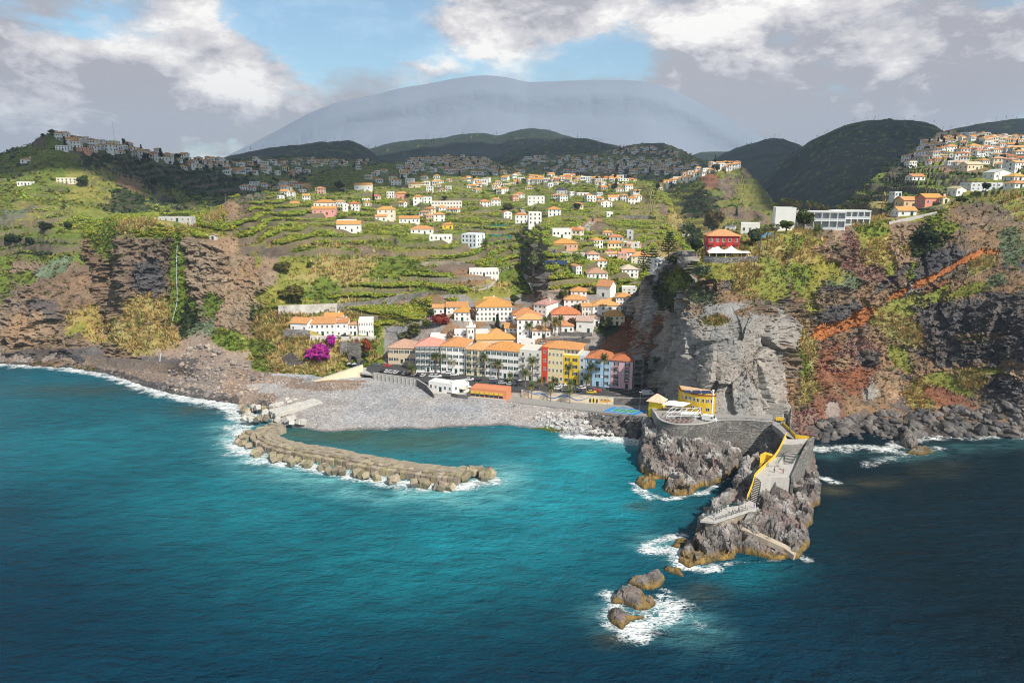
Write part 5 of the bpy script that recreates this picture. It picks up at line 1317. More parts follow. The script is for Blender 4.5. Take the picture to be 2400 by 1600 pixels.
# ------------------------------------------------------------------ rocks in the sea
def in_poly(px, py, poly):
    ins = np.zeros(len(px), bool); n = len(poly)
    for i in range(n):
        x0, y0 = poly[i]; x1, y1 = poly[(i + 1) % n]
        c = ((y0 > py) != (y1 > py)) & (px < (x1 - x0) * (py - y0) / (y1 - y0 + 1e-12) + x0)
        ins ^= c
    return ins
M_rock = ground_mat('sea_rock', 1.6, .9, .35, .35)
def rock_field(name, label, outline, ctrl, edge=1.6, amp=1.0, res=.3, seed=0, pale=.5, cat='rock', wetz=1.5, purple=.15, shape=.55):
    poly = [tuple(G(u, v, 0)[:2]) for u, v in outline]
    C3 = np.array([G(u, v, z) for u, v, z in ctrl])
    xs = np.array(poly); lo = xs.min(0) - 2.5; hi = xs.max(0) + 2.5
    gx = np.arange(lo[0], hi[0], res); gy = np.arange(lo[1], hi[1], res)
    X, Y = np.meshgrid(gx, gy); px, py = X.ravel(), Y.ravel(); Q = np.stack([px, py, 0 * px], -1)
    wob = .7 * fbm(Q, 3.5, 3, seed + 60)
    d = seg_dist(px, py, poly + [poly[0]]); d = np.where(in_poly(px, py, poly), d, -d) + wob
    D = ((px[:, None] - C3[None, :, 0]) ** 2 + (py[:, None] - C3[None, :, 1]) ** 2)
    W = 1 / (D + .6) ** 1.7
    z = (W * C3[None, :, 2]).sum(1) / W.sum(1)
    f = np.clip(d / edge, 0, 1) ** shape
    z = np.where(d > 0, z * f + .0, -.2 + d * 1.2)
    P = np.stack([px, py, np.maximum(z, -3)], -1)
    s = dict(P=P.reshape(X.shape + (3,)))
    n = normals(s['P']).reshape(-1, 3); n = np.where(n[:, 2:] < 0, -n, n)
    R3 = P @ np.array([[.8, .3, -.5], [-.3, .95, .1], [.5, .1, .86]])
    a = amp * np.clip(.35 + d / 3.0, .2, 1) * np.clip(.4 + z / 4, .3, 1)
    _v, _e = cells(R3 * (1, 1, .38), 1.7, seed + 12)
    disp = -.55 * (1 - sstep(0, .16, _e)) + 1.9 * facets(R3 * (1, 1, .45), 4.6, seed + 1, 1.3) + .85 * facets(R3 * (1, 1, .55), 1.9, seed + 2, 1.3) + .9 * fbm(R3, 9, 3, seed + 3, True) + .20 * facets(R3 * (1.2, 1, .5), .7, seed + 4) - .35
    P2 = P + n * (disp * a)[:, None]
    zz = P2[:, 2]
    m = np.clip(.5 + .8 * fbm(P2, 2.4, 4, seed + 5), 0, 1)[:, None]
    c = np.array([.25,.228,.21]) * m + np.array([.105,.093,.09]) * (1 - m)
    pu = np.clip(fbm(P2, 5, 3, seed + 6) * 2 + purple - .3, 0, .8)[:, None]; c = c * (1 - pu) + np.array([.23,.165,.15]) * pu
    pl = (sstep(.05, .55, fbm(P2 * (1, 1, .6), 5.5, 5, seed + 7, gain=.6) * 1.3 + (zz / 14) * .7 - .42 + .2 * n[:, 2]) * pale)[:, None]; c = c * (1 - pl) + np.array([.50,.48,.46]) * pl
    al = (sstep(wetz + .7, wetz - .5, zz + .7 * fbm(P2, 2.5, 3, seed + 8)))[:, None]; mm = np.clip(.5 + fbm(P2, 1.6, 3, seed + 9), 0, 1)[:, None]
    c = c * (1 - al) + (np.array([.30,.19,.055]) * mm + np.array([.10,.08,.04]) * (1 - mm)) * al
    bk = sstep(.45, .0, zz)[:, None]; c = c * (1 - bk) + np.array([.045,.04,.03]) * bk
    ny, nx = X.shape; q = np.arange((ny - 1) * (nx - 1)); r, cc = q // (nx - 1), q % (nx - 1); A = r * nx + cc
    Fq = np.stack([A, A + 1, A + nx + 1, A + nx], -1); keep = (d[Fq] > -1.6).any(1); Fq = Fq[keep]
    used = np.unique(Fq); mp = -np.ones(len(P2), int); mp[used] = np.arange(len(used))
    o = link(name, np_mesh(name, P2[used], mp[Fq], M_rock, np.clip(c[used], .01, .9)))
    return tag(o, label, cat)
def c8(x, y): return (1450 + x / 3.136, 850 + y / 3.136)
def c4_(x, y): return (1350 + x / 4.48, 1200 + y / 4.48)
def o8(pts): return [c8(*p) for p in pts]
def k8(pts): return [(*c8(x, y), z) for x, y, z in pts]
rock_field('terrace_rock', 'big pale grey rock under the curved stone terrace wall', o8([(165,800),(250,855),(360,862),(330,945),(400,978),(520,972),(600,920),(720,890),(795,855),(850,790),(900,740),(880,640),(700,590),(400,560),(300,540),(175,560),(150,680)]),
   k8([(330,520,10.5),(430,520,10.8),(560,570,9.5),(650,600,8.5),(800,640,6.5),(870,710,3.5),(400,650,7.2),(300,740,4.5),(600,760,4.6),(200,600,7),(230,500,10),(470,860,3),(430,930,2),(560,880,2.4),(700,800,3.4),(700,700,6),(500,700,6.2),(250,820,1.4),(500,620,8)]), 1.5, 1.0, .3, 700, .75, 'rock')
rock_field('pier_rock', 'long jagged grey rock carrying the stone pier and its stairs', o8([(770,1060),(850,960),(930,850),(990,800),(1080,700),(1300,650),(1424,700),(1448,800),(1470,920),(1470,1040),(1400,1070),(1418,1180),(1390,1232),(1290,1238),(1250,1210),(1290,1270),(1392,1300),(1392,1360),(1320,1442),(1150,1452),(1000,1424),(870,1396),(850,1440),(740,1450),(700,1462),(600,1482),(520,1512),(450,1462),(470,1390),(540,1330),(560,1280),(600,1200),(625,1140),(700,1092)]),
   k8([(1100,780,8.2),(1180,830,8.6),(1260,850,8.6),(1160,720,8),(1240,700,8),(1320,700,8),(1100,850,9.6),(1090,900,8.3),(1180,900,7.6),(1270,960,5.6),(1340,900,4.2),(1410,880,2.6),(1420,800,2.4),(1430,760,2.4),(1100,1000,6.4),(1200,1050,5.2),(1320,1100,3.6),(1060,1080,5.6),(900,960,5.6),(850,1020,3.6),(1390,1000,2.8),
       (645,1150,6.9),(660,1215,5.4),(600,1300,3.6),(540,1360,2),(520,1450,1),(700,1300,3.6),(800,1260,4.4),(780,1400,1.6),(900,1300,3.8),(950,1360,2.4),(1050,1350,2.4),(1150,1390,1.6),(1250,1420,1),(1000,1170,6),(1060,1230,4.4),(1150,1200,4.4),(1200,1290,3),(1300,1330,2.3),(1340,1390,1),(620,1420,1.6),(700,1430,1),(1220,1130,4.4),(960,1000,6.4),(1000,950,7.4),(960,1100,5.4),(820,1120,5.6),(740,1130,5.8),(900,1060,6),(1000,1060,6.2),(900,1160,4.6),(820,1190,4.6),(760,1200,5),(1100,1280,2.6),(1200,1340,1.6)]), 1.3, 1.0, .27, 710, .6, 'rock', purple=.22)
for i, (lab, pts, z) in enumerate([
  ('dark humped sea rock, farthest of the three in the foam', [(540,750),(600,690),(700,680),(800,660),(870,650),(920,700),(900,770),(800,815),(650,790)], [(700,720,2.3),(860,690,2.4),(620,740,1.4),(800,770,1.2)]),
  ('broad brown sea rock, middle of the three in the foam', [(390,950),(430,860),(520,780),(640,800),(740,880),(830,900),(830,960),(790,1020),(640,1030),(520,980)], [(550,830,3.0),(600,900,3.2),(640,960,2.0),(700,900,1.2),(800,940,1.8),(450,930,1.6)]),
  ('black sea rock nearest the camera with foam on its right', [(335,1120),(350,1030),(430,1025),(560,1080),(700,1100),(570,1145),(490,1235),(395,1190)], [(400,1060,2.4),(470,1090,2.3),(450,1160,1.6),(600,1100,.7),(380,1120,1.6)]),
  ('small pointed yellow green rock between the pier rock and the stacks', [(925,605),(965,540),(1000,590),(1100,600),(1150,680),(1050,665)], [(965,570,1.8),(1080,630,1.2),(1020,630,.8)]),
  ('low dark rock awash at the left foot of the pier rock', [(1005,355),(1050,280),(1165,285),(1175,310),(1100,380)], [(1080,310,1.2),(1130,310,1.2),(1050,350,.5)]),
 ]):
    rock_field('sea_rock', lab, [c4_(*p) for p in pts], [(*c4_(x, y), zz * .8) for x, y, zz in z], 1.0, .55, .22, 720 + i * 11, .05, 'rock', 1.2, .1)
rock_field('sea_rock', 'small yellow green rock awash left of the terrace rock', o8([(115,880),(140,855),(205,838),(270,878),(262,922),(180,935)]), k8([(190,870,1.6),(240,880,1.2),(160,890,1.0)]), 1.0, .5, .25, 790, .05, 'rock', 1.6, .1)
rock_field('sea_rock', 'large black boulder standing in the surf below the right cliff', [(2108,1044),(2112,1024),(2130,1014),(2148,1020),(2152,1040),(2138,1052)], [(2128,1026,4.2),(2140,1030,3.6),(2120,1034,3.2)], 1.2, .5, .3, 795, .0, 'rock', .6, 0)
rock_field('sea_rock', 'flat black rock in the surf just in front of the large boulder', [(2128,1062),(2140,1050),(2170,1048),(2186,1060),(2160,1068)], [(2150,1056,1.3),(2170,1056,1.0)], 1.0, .4, .3, 797, .0, 'rock', 1.0, 0)

# ------------------------------------------------------------------ stone terrace with its curved wall
ZT = 14.0
curve = [c8(*p) for p in [(262,372),(272,392),(290,420),(340,447),(430,464),(560,466),(640,456),(700,442),(760,432),(900,431),(1050,440),(1142,446)]]
cw = [G(u, v, ZT) for u, v in curve]
cws = [np.array(p) for p in smooth_path([Vector((float(p[0]), float(p[1]), 0)) for p in cw], 4)]
wall_along('terrace_wall', 'curved grey basalt wall of the restaurant terrace above the sea', cws, 1.0, ZT + .55, .5, M_rubble, cap=M_conc)
inner = [tuple(p[:2]) for p in cws]
slab('terrace', [np.array([p[0], p[1] + .4, 0]) for p in cws] + [np.array([104, 262, 0]), np.array([66, 266, 0]), np.array([55, 262, 0])], ZT - 3, ZT, M_pave, kind='structure')
slab('terrace_fill', [np.array([p[0], p[1] + .45, 0]) for p in cws] + [np.array([103, 261, 0]), np.array([66, 265, 0]), np.array([56, 261, 0])], -1, ZT - 3.01, M_dkwall, kind='structure')
M_yel = mat('yellow_paint', (.72, .47, .035), .8, .14)
# yellow building with a curved front
yb = empty('yellow_building', GV(*c8(575, 372), ZT)); tag(yb, 'yellow two storey building with curved front under the grey cliff', 'building')
foot = [c8(*p) for p in [(448,330),(490,345),(560,362),(640,372),(704,376)]]
ff = smooth_path([GV(u, v, ZT) for u, v in foot], 3)
poly = [(p.x - yb.location.x, p.y - yb.location.y) for p in ff]
back = [(poly[-1][0] - .2, poly[-1][1] + 6), (poly[0][0] + .5, poly[0][1] + 5)]
MB().prism(poly + back, -1, 7.0).obj('wall', M_yel, yb)
def out_poly(pp, e):
    c = Vector((sum(p[0] for p in pp) / len(pp), sum(p[1] for p in pp) / len(pp)))
    return [tuple(Vector(p) + (Vector(p) - c).normalized() * e) for p in pp]
MB().prism(out_poly(poly + back, .35), 7.002, 7.35).obj('cornice', mat('dark_red', (.25,.04,.03), .8), yb)
MB().prism(out_poly(poly + back, -.2), 7.352, 7.8).obj('roof_parapet', M_yel, yb)
rt = MB().prism(out_poly(poly + back, -.6), 7.802, 7.86).obj('roof', mat('pale_tiles', (.62,.42,.28), .8), yb)
for x, y, w_, d_ in ((-3.5, 2.2, 2.6, 2), (0, 2.0, 3, 2.2), (3.6, 1.4, 3.6, 2.4)):
    o = MB().box(-w_/2, w_/2, -d_/2, d_/2, .02, .14).obj('solar_panel', M_solar, yb); o.location = (x, y, 8.0); o.rotation_euler.x = .25
MB().tube([(5.6, -.3, -1), (5.6, -.3, 9.2)], .35, 8).box(5.2, 6.0, -.7, .1, 9.2, 9.5).obj('flue', M_white, yb)
for lev, n_, zc, hh, ww in ((1, 8, 5.0, 1.5, 1.15), (0, 3, 1.6, 1.5, 1.5)):
    L = [0]
    for i in range(len(poly) - 1): L.append(L[-1] + math.dist(poly[i], poly[i+1]))
    for k in range(n_):
        f = (k + .7) / (n_ + .4) if lev else .42 + .2 * k
        s_ = f * L[-1]; i = min(len(poly) - 2, int(np.searchsorted(L, s_)) - 1); t = (s_ - L[i]) / (L[i+1] - L[i])
        x = poly[i][0] * (1-t) + poly[i+1][0] * t; y = poly[i][1] * (1-t) + poly[i+1][1] * t
        window(yb, (x, y, zc), math.atan2(poly[i+1][1] - poly[i][1], poly[i+1][0] - poly[i][0]), ww, hh, 'plain')
# yellow square hut with tent roof
a, b = GV(*c8(216, 404), 9.6), GV(*c8(312, 420), 9.6)
hw = (b - a).length
hut = building('yellow_hut', 'yellow square tower hut with a pale pyramid roof beside the terrace steps', (a + b) / 2, hw, 4.6, 6.9, math.atan2(b.y-a.y, b.x-a.x), wall=(.84,.60,.02), rcol=(.74,.55,.36), rows=1, cols=1, scols=0, cat='hut', door=False, deep=8, over=.8, rise=2.6, hole=((0,0),))
wall_along('step_wall', 'yellow sloping parapet of the steps beside the square hut', [G(*c8(222, 402), 9), G(*c8(268, 372), 11), G(*c8(330, 392), 13.5)], 5, [9.8, 12.0, 14.6], .25, M_yel)
# white pergola and awning of the restaurant
pg = empty('pergola', GV(*c8(440, 425), ZT)); tag(pg, 'white steel pergola with awning over the restaurant tables', 'pergola')
A = [GV(*c8(x, y), ZT) - pg.location for x, y in [(352,420),(560,425),(600,392),(390,385)]]
for p in A + [(A[0] + A[1]) / 2, (A[2] + A[3]) / 2]: MB().bar(p, p + Vector((0, 0, 3.2)), .16).obj('post', M_white, pg)
rail = MB()
for zz in (1.6, 3.15):
    for i in range(4): rail.bar(A[i] + Vector((0, 0, zz)), A[(i+1) % 4] + Vector((0, 0, zz)), .14)
for t in (.2, .4, .6, .8): rail.bar(A[0].lerp(A[1], t) + Vector((0, 0, 3.2)), A[3].lerp(A[2], t) + Vector((0, 0, 3.2)), .12)
rail.obj('frame', M_white, pg)
aw = [GV(*c8(x, y), z) - pg.location for x, y, z in [(318,306,17.0),(470,322,16.6),(538,294,17.2),(372,276,18.0)]]
MB().add(aw + [p - Vector((0, 0, .08)) for p in aw], [(0,1,2,3),(7,6,5,4),(0,4,5,1),(1,5,6,2),(2,6,7,3),(3,7,4,0)]).obj('awning', M_white, pg)
aw2 = [A[0].lerp(A[1], .45) + Vector((0,0,2.3)), A[1] + Vector((0,0,2.3)), A[1].lerp(A[2], .5) + Vector((0,0,2.5)), A[0].lerp(A[3], .5).lerp(A[1].lerp(A[2], .5), .45) + Vector((0,0,2.5))]
MB().add(aw2 + [p - Vector((0, 0, .06)) for p in aw2], [(0,1,2,3),(7,6,5,4),(0,4,5,1),(1,5,6,2),(2,6,7,3),(3,7,4,0)]).obj('side_awning', M_white, pg)
tm_ = MB().box(-.45,.45,-.45,.45,.70,.75).tube([(0,0,0),(0,0,.7)], .05, 6).mesh('cafe_table', M_metal)
cm_ = MB().box(-.22,.22,-.22,.22,.42,.47).box(-.22,.22,.18,.22,.47,.9); [cm_.bar((x, y, 0), (x, y, .42), .05) for x in (-.2,.2) for y in (-.2,.2)]
ch_me = cm_.mesh('chair', mat('chair_red', (.35,.12,.08), .6))
def ordinal_(i): return ['first', 'second', 'third', 'fourth', 'fifth'][i] + ' from left'
spots = [(370+36*i+ (j%2)*14, 424 + 11*j - (i * 1.2)) for j in range(3) for i in range(5)]
for k, (x, y) in enumerate(spots):
    where = '%s in the %s row on the terrace' % (ordinal_(k % 5), ('back', 'middle', 'front')[k // 5])
    p = GV(*c8(x, y), ZT)
    t = link('cafe_table', tm_); t.location = p; tag(t, 'small grey cafe table, ' + where, 'table', 'cafe tables on the terrace')
    for sx in (-1, 1):
        c = link('chair', ch_me); c.location = p + Vector((sx * .75, 0, 0)); c.rotation_euler.z = -sx * math.pi / 2; tag(c, 'red chair %s of cafe table %s' % ('left' if sx < 0 else 'right', where.replace(' on the terrace', '')), 'chair', 'chairs on the terrace')

# ------------------------------------------------------------------ the pier: bridge, stairs, platforms
def g8(x, y, z): return GV(*c8(x, y), z)
pier = empty('stone_pier', g8(1240, 560, 0)); tag(pier, 'old stone pier with arch, yellow parapets and stairs running out onto the rock', 'pier')
pl = pier.location
def ppart(mb, nm, mt):
    o = mb.obj(nm, mt, pier); o.location = -pl; return o
def step_part(mb):                            # pale top faces over darker upright faces
    o = ppart(mb, 'step', M_conc); o.data.materials.append(M_dkwall)
    for p in o.data.polygons: p.material_index = 0 if abs(p.normal.z) > .5 else 1
def poly8(pts, z): return [tuple(g8(x, y, z).xy) for x, y in pts]
ppart(MB().prism(poly8([(1128,452),(1142,428),(1212,452),(1265,505),(1290,560),(1240,560),(1222,530),(1180,488)], 14.3), 12.4, 14.3), 'bridge_deck', M_pave)
# arch wall under the bridge, seen from the west
def arch_wall(a, b, z0, z1, r, zs, th):
    a, b = Vector(a), Vector(b); L = (b - a).length; d = (b - a).normalized(); nn = Vector((-d.y, d.x, 0)) * th; n = 10
    arc = [(L/2 + r * math.cos(math.pi * (1 - i/n)), zs + r * math.sin(math.pi * (1 - i/n))) for i in range(n + 1)]
    vs, fs = [], []
    def V(x, z, k): vs.append(a + d * x + nn * k + Vector((0, 0, z))); return len(vs) - 1
    for k in (0, 1):
        seq = [V(0, z0, k), V(L/2 - r, z0, k)] + [V(x, z, k) for x, z in arc] + [V(L/2 + r, z0, k), V(L, z0, k), V(L, z1, k)] + [V(x, z1, k) for x, z in reversed(arc)] + [V(0, z1, k)]
        o = 0 if k == 0 else len(seq)
        m_ = n + 1
        lo = list(range(o + 2, o + 2 + m_)); hi = list(range(o + 5 + m_, o + 5 + 2 * m_))[::-1]
        f = [(o, o + 1, lo[0], hi[0], o + len(seq) - 1)] + [(lo[i], lo[i+1], hi[i+1], hi[i]) for i in range(n)] + [(lo[-1], o + 2 + m_, o + 3 + m_, o + 4 + m_, hi[-1])]
        fs += f if k == 0 else [t[::-1] for t in f]
    S = len(vs) // 2; m_ = n + 1
    ring = [0, 1] + list(range(2, 2 + m_)) + [2 + m_, 3 + m_, 4 + m_]
    for i in range(len(ring) - 1): fs.append((ring[i + 1], ring[i], ring[i] + S, ring[i + 1] + S))
    return MB().add(vs, fs)
ppart(arch_wall((*g8(1136,470,12.4).xy, 0), (*g8(1240,560,12.4).xy, 0), -1, 12.38, 2.4, 6.5, 3.2), 'arch', M_rubble)
# stair block: from the landing 14.3 down to the platform 10.5
SL, SR = g8(1205, 590, 14.3), g8(1392, 572, 14.3); PL_, PR_ = g8(1150, 690, 10.5), g8(1335, 672, 10.5)
ppart(MB().prism(poly8([(1222,530),(1290,560),(1410,556),(1392,576),(1202,592)], 14.3), -1, 14.3), 'landing', M_conc)
ns_ = 15
stepmb = None
for i in range(ns_):
    t0, t1 = i / ns_, (i + 1) / ns_; z = 14.3 - (14.3 - 10.5) * (i + 1) / (ns_ + 1)
    q = [SL.lerp(PL_, t0), SR.lerp(PR_, t0), SR.lerp(PR_, t1), SL.lerp(PL_, t1)]
    step_part(MB().prism([tuple(p.xy) for p in reversed(q)], 8.5, z))
ppart(MB().prism([tuple(p.xy) for p in [SL, PL_, PR_, SR]], -1, 8.49), 'stair_base', M_rubble)
ppart(MB().prism(poly8([(1150,692),(1075,740),(1000,832),(1040,862),(1120,845),(1262,842),(1300,760),(1337,674)], 10.5), -1, 10.5), 'platform', M_conc)
# sunken side stair in the platform
for i in range(7):
    p0, p1 = g8(1215 + 2*i, 745 - 8*i, 10.5), g8(1285 + 4*i, 738 - 8*i, 10.5)
    q = [p0, p1, p1 + Vector((.1, .38, 0)), p0 + Vector((.1, .38, 0))]
    step_part(MB().prism([tuple(p.xy) for p in q], 10.502, 10.55 + .17 * (i + 1)))
def para(name_label, pts, h, th, mt, z0d=0.0, cap=None):
    P = [g8(*p) for p in pts]
    o = wall_along('parapet', name_label, P, [p.z - z0d for p in P], [p.z + h for p in P], th, mt, cap=cap)
    return o
def pier_wall(nm, pts, h, th, mt, z0):
    P = [g8(*p) for p in pts]; vs, fs = [], []; n = len(P)
    for i in range(n):
        d = P[min(i+1, n-1)] - P[max(i-1, 0)]; d.z = 0; d.normalize(); nn = Vector((d.y, -d.x, 0)) * th
        zb = (P[i].z - .3) if z0 is None else z0
        vs += [Vector((P[i].x, P[i].y, zb)), Vector((P[i].x + nn.x, P[i].y + nn.y, zb)), P[i] + nn + Vector((0, 0, h)), P[i] + Vector((0, 0, h))]
    for i in range(n - 1):
        b, c = 4*i, 4*i + 4
        fs += [(b, c, c+1, b+1), (b+1, c+1, c+2, b+2), (b+2, c+2, c+3, b+3), (b+3, c+3, c, b)]
    fs += [(0,1,2,3), (4*n-1, 4*n-2, 4*n-3, 4*n-4)]
    return ppart(MB().add(vs, fs), nm, mt)
pier_wall('outer_wall', [(1268,846,10.5),(1300,775,10.5),(1342,680,10.9),(1396,580,14.3),(1424,556,14.6)], .9, .7, M_rubble, -1)
pier_wall('parapet', [(1206,452,14.3),(1262,506,14.3),(1302,548,14.3),(1398,558,14.3)], 1.0, .22, M_yel, None)
pier_wall('parapet', [(1234,530,14.3),(1206,592,14.3),(1180,645,12.3),(1140,705,10.5),(1085,755,10.5),(1030,805,10.5),(1002,838,10.3),(985,900,9.3),(946,1000,8.0)], .95, .22, M_yel, None)
pier_wall('parapet', [(1150,416,14.3),(1212,420,14.3)], 1.0, .22, M_yel, None)
pier_wall('landward_wall', [(1268,345,20),(1240,400,16.5),(1214,448,14.3)], 1.0, .5, M_rubble, 8)
ppart(MB().prism(poly8([(1040,690),(1075,672),(1140,690),(1130,705),(1080,690),(1058,712),(1050,752),(1036,750)], 10.5), 8, 11.4), 'stairwell_wall', M_yel)
# second flight, down along the left parapet to the bathing platform
for i in range(14):
    t = i / 14; z = 10.5 - 2.4 * (i + 1) / 14
    a, b = g8(1000 - 32*t, 840 + 170*t, 10.5 - 2.4*t), g8(1045 - 38*t, 850 + 178*t, 10.5 - 2.4*t); d = Vector((0, -.55, 0))
    step_part(MB().prism([tuple(p.xy) for p in (a + d, b + d, b, a)], z - 2.5, z))
bp_ = [(600,1158),(640,1132),(770,1066),(900,1044),(962,1010),(1006,1030),(1014,1082),(958,1086),(705,1168)]
ppart(MB().prism(poly8(bp_[::-1], 8.0), 7.4, 8.0), 'bathing_platform', M_conc)
ppart(MB().prism(poly8([(640,1150),(770,1080),(962,1020),(1000,1040),(1005,1078),(955,1080),(706,1160)][::-1], 8.0), 1.5, 7.39), 'platform_masonry', M_tanwall)
for i in range(14):
    t = i / 14; z = 8.0 - 3.0 * (i + 1) / 14
    a, b = g8(958 - 60*t, 1086 + 112*t, 8.0 - 3*t), g8(1014 - 62*t, 1084 + 124*t, 8.0 - 3*t); d = (g8(898,1198,5) - g8(958,1086,8)); d.z = 0; d = d / 14 * 1.05
    step_part(MB().prism([tuple(p.xy) for p in (a + d, b + d, b, a)], z - 2, z))
lr = [g8(905,1212,5.0), g8(950,1224,5.0), g8(1100,1290,3.9), g8(1220,1345,2.6), g8(1300,1400,1.6)]
vs, fs = [], []
for i, p in enumerate(lr):
    d = lr[min(i+1, 4)] - lr[max(i-1, 0)]; d.z = 0; d.normalize(); nn = Vector((d.y, -d.x, 0))
    for s_ in (-1.1, 1.1):
        for dz in (0, -1.6): vs.append(p + nn * s_ + Vector((0, 0, dz)))
for i in range(4):
    b = 4*i; fs += [(b,b+2,b+6,b+4),(b+1,b+5,b+7,b+3),(b,b+4,b+5,b+1),(b+2,b+3,b+7,b+6)]
ppart(MB().add(vs, fs + [(0,1,3,2),(16,18,19,17)]), 'ramp', mat('tan_concrete', (.42,.35,.27), .9, .15))
def railing(label, pts, mt=None, h=1.05, gap=1.6):
    P = [g8(*p) if not isinstance(p, Vector) else p for p in pts]; t = empty('railing', P[0]); tag(t, label, 'railing')
    m_ = MB()
    for i in range(len(P) - 1):
        for hh in (h, h * .5): m_.bar(P[i] - P[0] + Vector((0,0,hh)), P[i+1] - P[0] + Vector((0,0,hh)), .07)
    m_.obj('rails', mt or M_gr, t)
    pm = MB().bar((0,0,0), (0,0,h), .08).mesh('post', mt or M_gr)
    for i in range(len(P) - 1):
        k = max(1, int((P[i+1] - P[i]).length / gap))
        for j in range(k + (i == len(P) - 2)): put('post', pm, t, P[i].lerp(P[i+1], j / k) - P[0])
M_gr = mat('green_rail', (.02, .13, .12), .5, .1)
railing('green railing along the seaward edge of the bathing platform', [(612,1152,8),(645,1130,8),(770,1066,8),(900,1044,8)])
railing('dark railing of posts along the near edge of the bathing platform', [(710,1160,8),(830,1122,8),(945,1086,8)], M_dkmetal)
railing('short green railing on the left of the sunken steps', [(1172,745,10.5),(1220,672,10.5)])
railing('short green railing on the right of the sunken steps', [(1268,752,10.5),(1316,684,10.5)])
railing('thin railing along the top of the curved terrace wall', [Vector((float(p[0]), float(p[1]) + .25, ZT + .6)) for p in cws[30:44:2]], M_dkmetal, .8)

# ------------------------------------------------------------------ breakwater of concrete blocks
def c3(x, y): return (550 + x / 3.36, 850 + y / 3.36)
M_block = mat('block_concrete', (.36, .31, .235), .95, .35, .45, bump=.6, bscale=2.2, objcol=True)
M_blockw = mat('pale_block_concrete', (.50, .485, .45), .95, .15, .4, bump=.4, bscale=2.5)
bw = empty('breakwater', GV(*c3(800, 760), 0)); tag(bw, 'curved breakwater of rows of brown concrete blocks sheltering the beach', 'breakwater')
cen = smooth_path([GV(*c3(x, y), 4.0) for x, y in [(330,452),(250,480),(196,520),(205,560),(290,604),(420,640),(600,668),(800,704),(1000,744),(1200,776),(1400,806),(1600,832),(1800,852)]], 8)
def block_mesh(sx, sy, sz, seed, mt, ch=.12):
    r = random.Random(seed); m_ = MB(); j = lambda: r.uniform(-.1, .1)
    vs = []
    for z in (0, sz - ch):
        for x, y in ((-1,-1),(1,-1),(1,1),(-1,1)): vs.append((x*sx/2 + j(), y*sy/2 + j(), z + (j() if z else 0)))
    for x, y in ((-1,-1),(1,-1),(1,1),(-1,1)): vs.append((x*(sx/2 - ch) + j()*.5, y*(sy/2 - ch) + j()*.5, sz + j()))
    return m_.add(vs, [(3,2,1,0),(0,1,5,4),(1,2,6,5),(2,3,7,6),(3,0,4,7),(4,5,9,8),(5,6,10,9),(6,7,11,10),(7,4,8,11),(8,9,10,11)]).mesh('concrete_block', mt)
bms = [block_mesh(1.75, 1.85, 5.2, i, M_block) for i in range(6)]
cub = [block_mesh(2.3, 2.2, 2.1, 20 + i, M_block, .2) for i in range(5)]; cubw = [block_mesh(2.3, 2.2, 2.1, 40 + i, M_blockw, .2) for i in range(4)]
L = [0]
for i in range(len(cen) - 1): L.append(L[-1] + (cen[i+1] - cen[i]).length)
def along(s):
    i = min(len(cen) - 2, max(0, int(np.searchsorted(L, s)) - 1)); t = (s - L[i]) / (L[i+1] - L[i])
    d = (cen[i+1] - cen[i]).normalized(); return cen[i].lerp(cen[i+1], t), d
rr = random.Random(5)
rest = MB(); nb = 0
def bcol():
    k = rr.uniform(.6, 1.15); g = rr.uniform(-.02, .03); return (.34*k, (.285 + g*.5)*k, (.205 - g)*k, 1)
nblk = int(L[-1] / 1.95)
rows_ = [-5.6, -3.6, -1.6, .4, 2.4]
for k in range(nblk):
    p, d = along((k + .5) * 1.95); nn = Vector((d.y, -d.x, 0))
    for j, off in enumerate(rows_):
        side = off
        q = p + nn * side; ang = math.atan2(d.y, d.x)
        ztop = (2.3 if j < 1 else 2.9 if j < 4 else 2.5) + rr.uniform(-.24, .24)
        if j in (3, 4):                                   # the two seaward rows are the ones one sees whole
            o = put('concrete_block', rr.choice(bms), bw, Vector((q.x - bw.location.x, q.y - bw.location.y, ztop - 5.2)), ang + rr.uniform(-.06, .06)); nb += 1; o.color = bcol()
            o.rotation_euler.x = rr.uniform(-.05, .05); o.rotation_euler.y = rr.uniform(-.03, .03)
        else:
            c_, s_ = math.cos(ang), math.sin(ang); vs = []
            for z in (ztop - 5, ztop + rr.uniform(-.1, .1)):
                for x, y in ((-.9,-.93),(.9,-.93),(.9,.93),(-.9,.93)): vs.append((q.x - bw.location.x + x*c_ - y*s_, q.y - bw.location.y + x*s_ + y*c_, z))
            rest.add(vs, [(3,2,1,0),(4,5,6,7),(0,1,5,4),(1,2,6,5),(2,3,7,6),(3,0,4,7)])
o = rest.obj('inner_blocks', M_block, bw); o.color = (.32,.275,.205,1); tag(o, kind='stuff')
def tumble(x, y, z, white=False):
    global nb
    p = GV(*c3(x, y), z); o = put('concrete_block', rr.choice(cubw if white else cub), bw, p - bw.location - Vector((0, 0, .6)), rr.uniform(0, 3)); o.color = bcol()
    o.rotation_euler.x = rr.uniform(-.6, .6); o.rotation_euler.y = rr.uniform(-.5, .5); nb += 1
for i in range(62):
    s_ = rr.uniform(8, L[-1]); p, d = along(s_); nn = Vector((d.y, -d.x, 0)); q = p + nn * rr.choice((5.2, 6.4, 7.6)) * 1.0
    q = p - nn * -1.0 * rr.uniform(5.0, 8.0)
    u, v, _ = px_of(np.array([q.x, q.y, .6])); tumble((u - 550) * 3.36, (v - 850) * 3.36, rr.uniform(.2, 1.5))
for i in range(34): tumble(1820 + rr.uniform(-40, 210), 868 + rr.uniform(-30, 45) - 0 , rr.uniform(.2, 1.6))
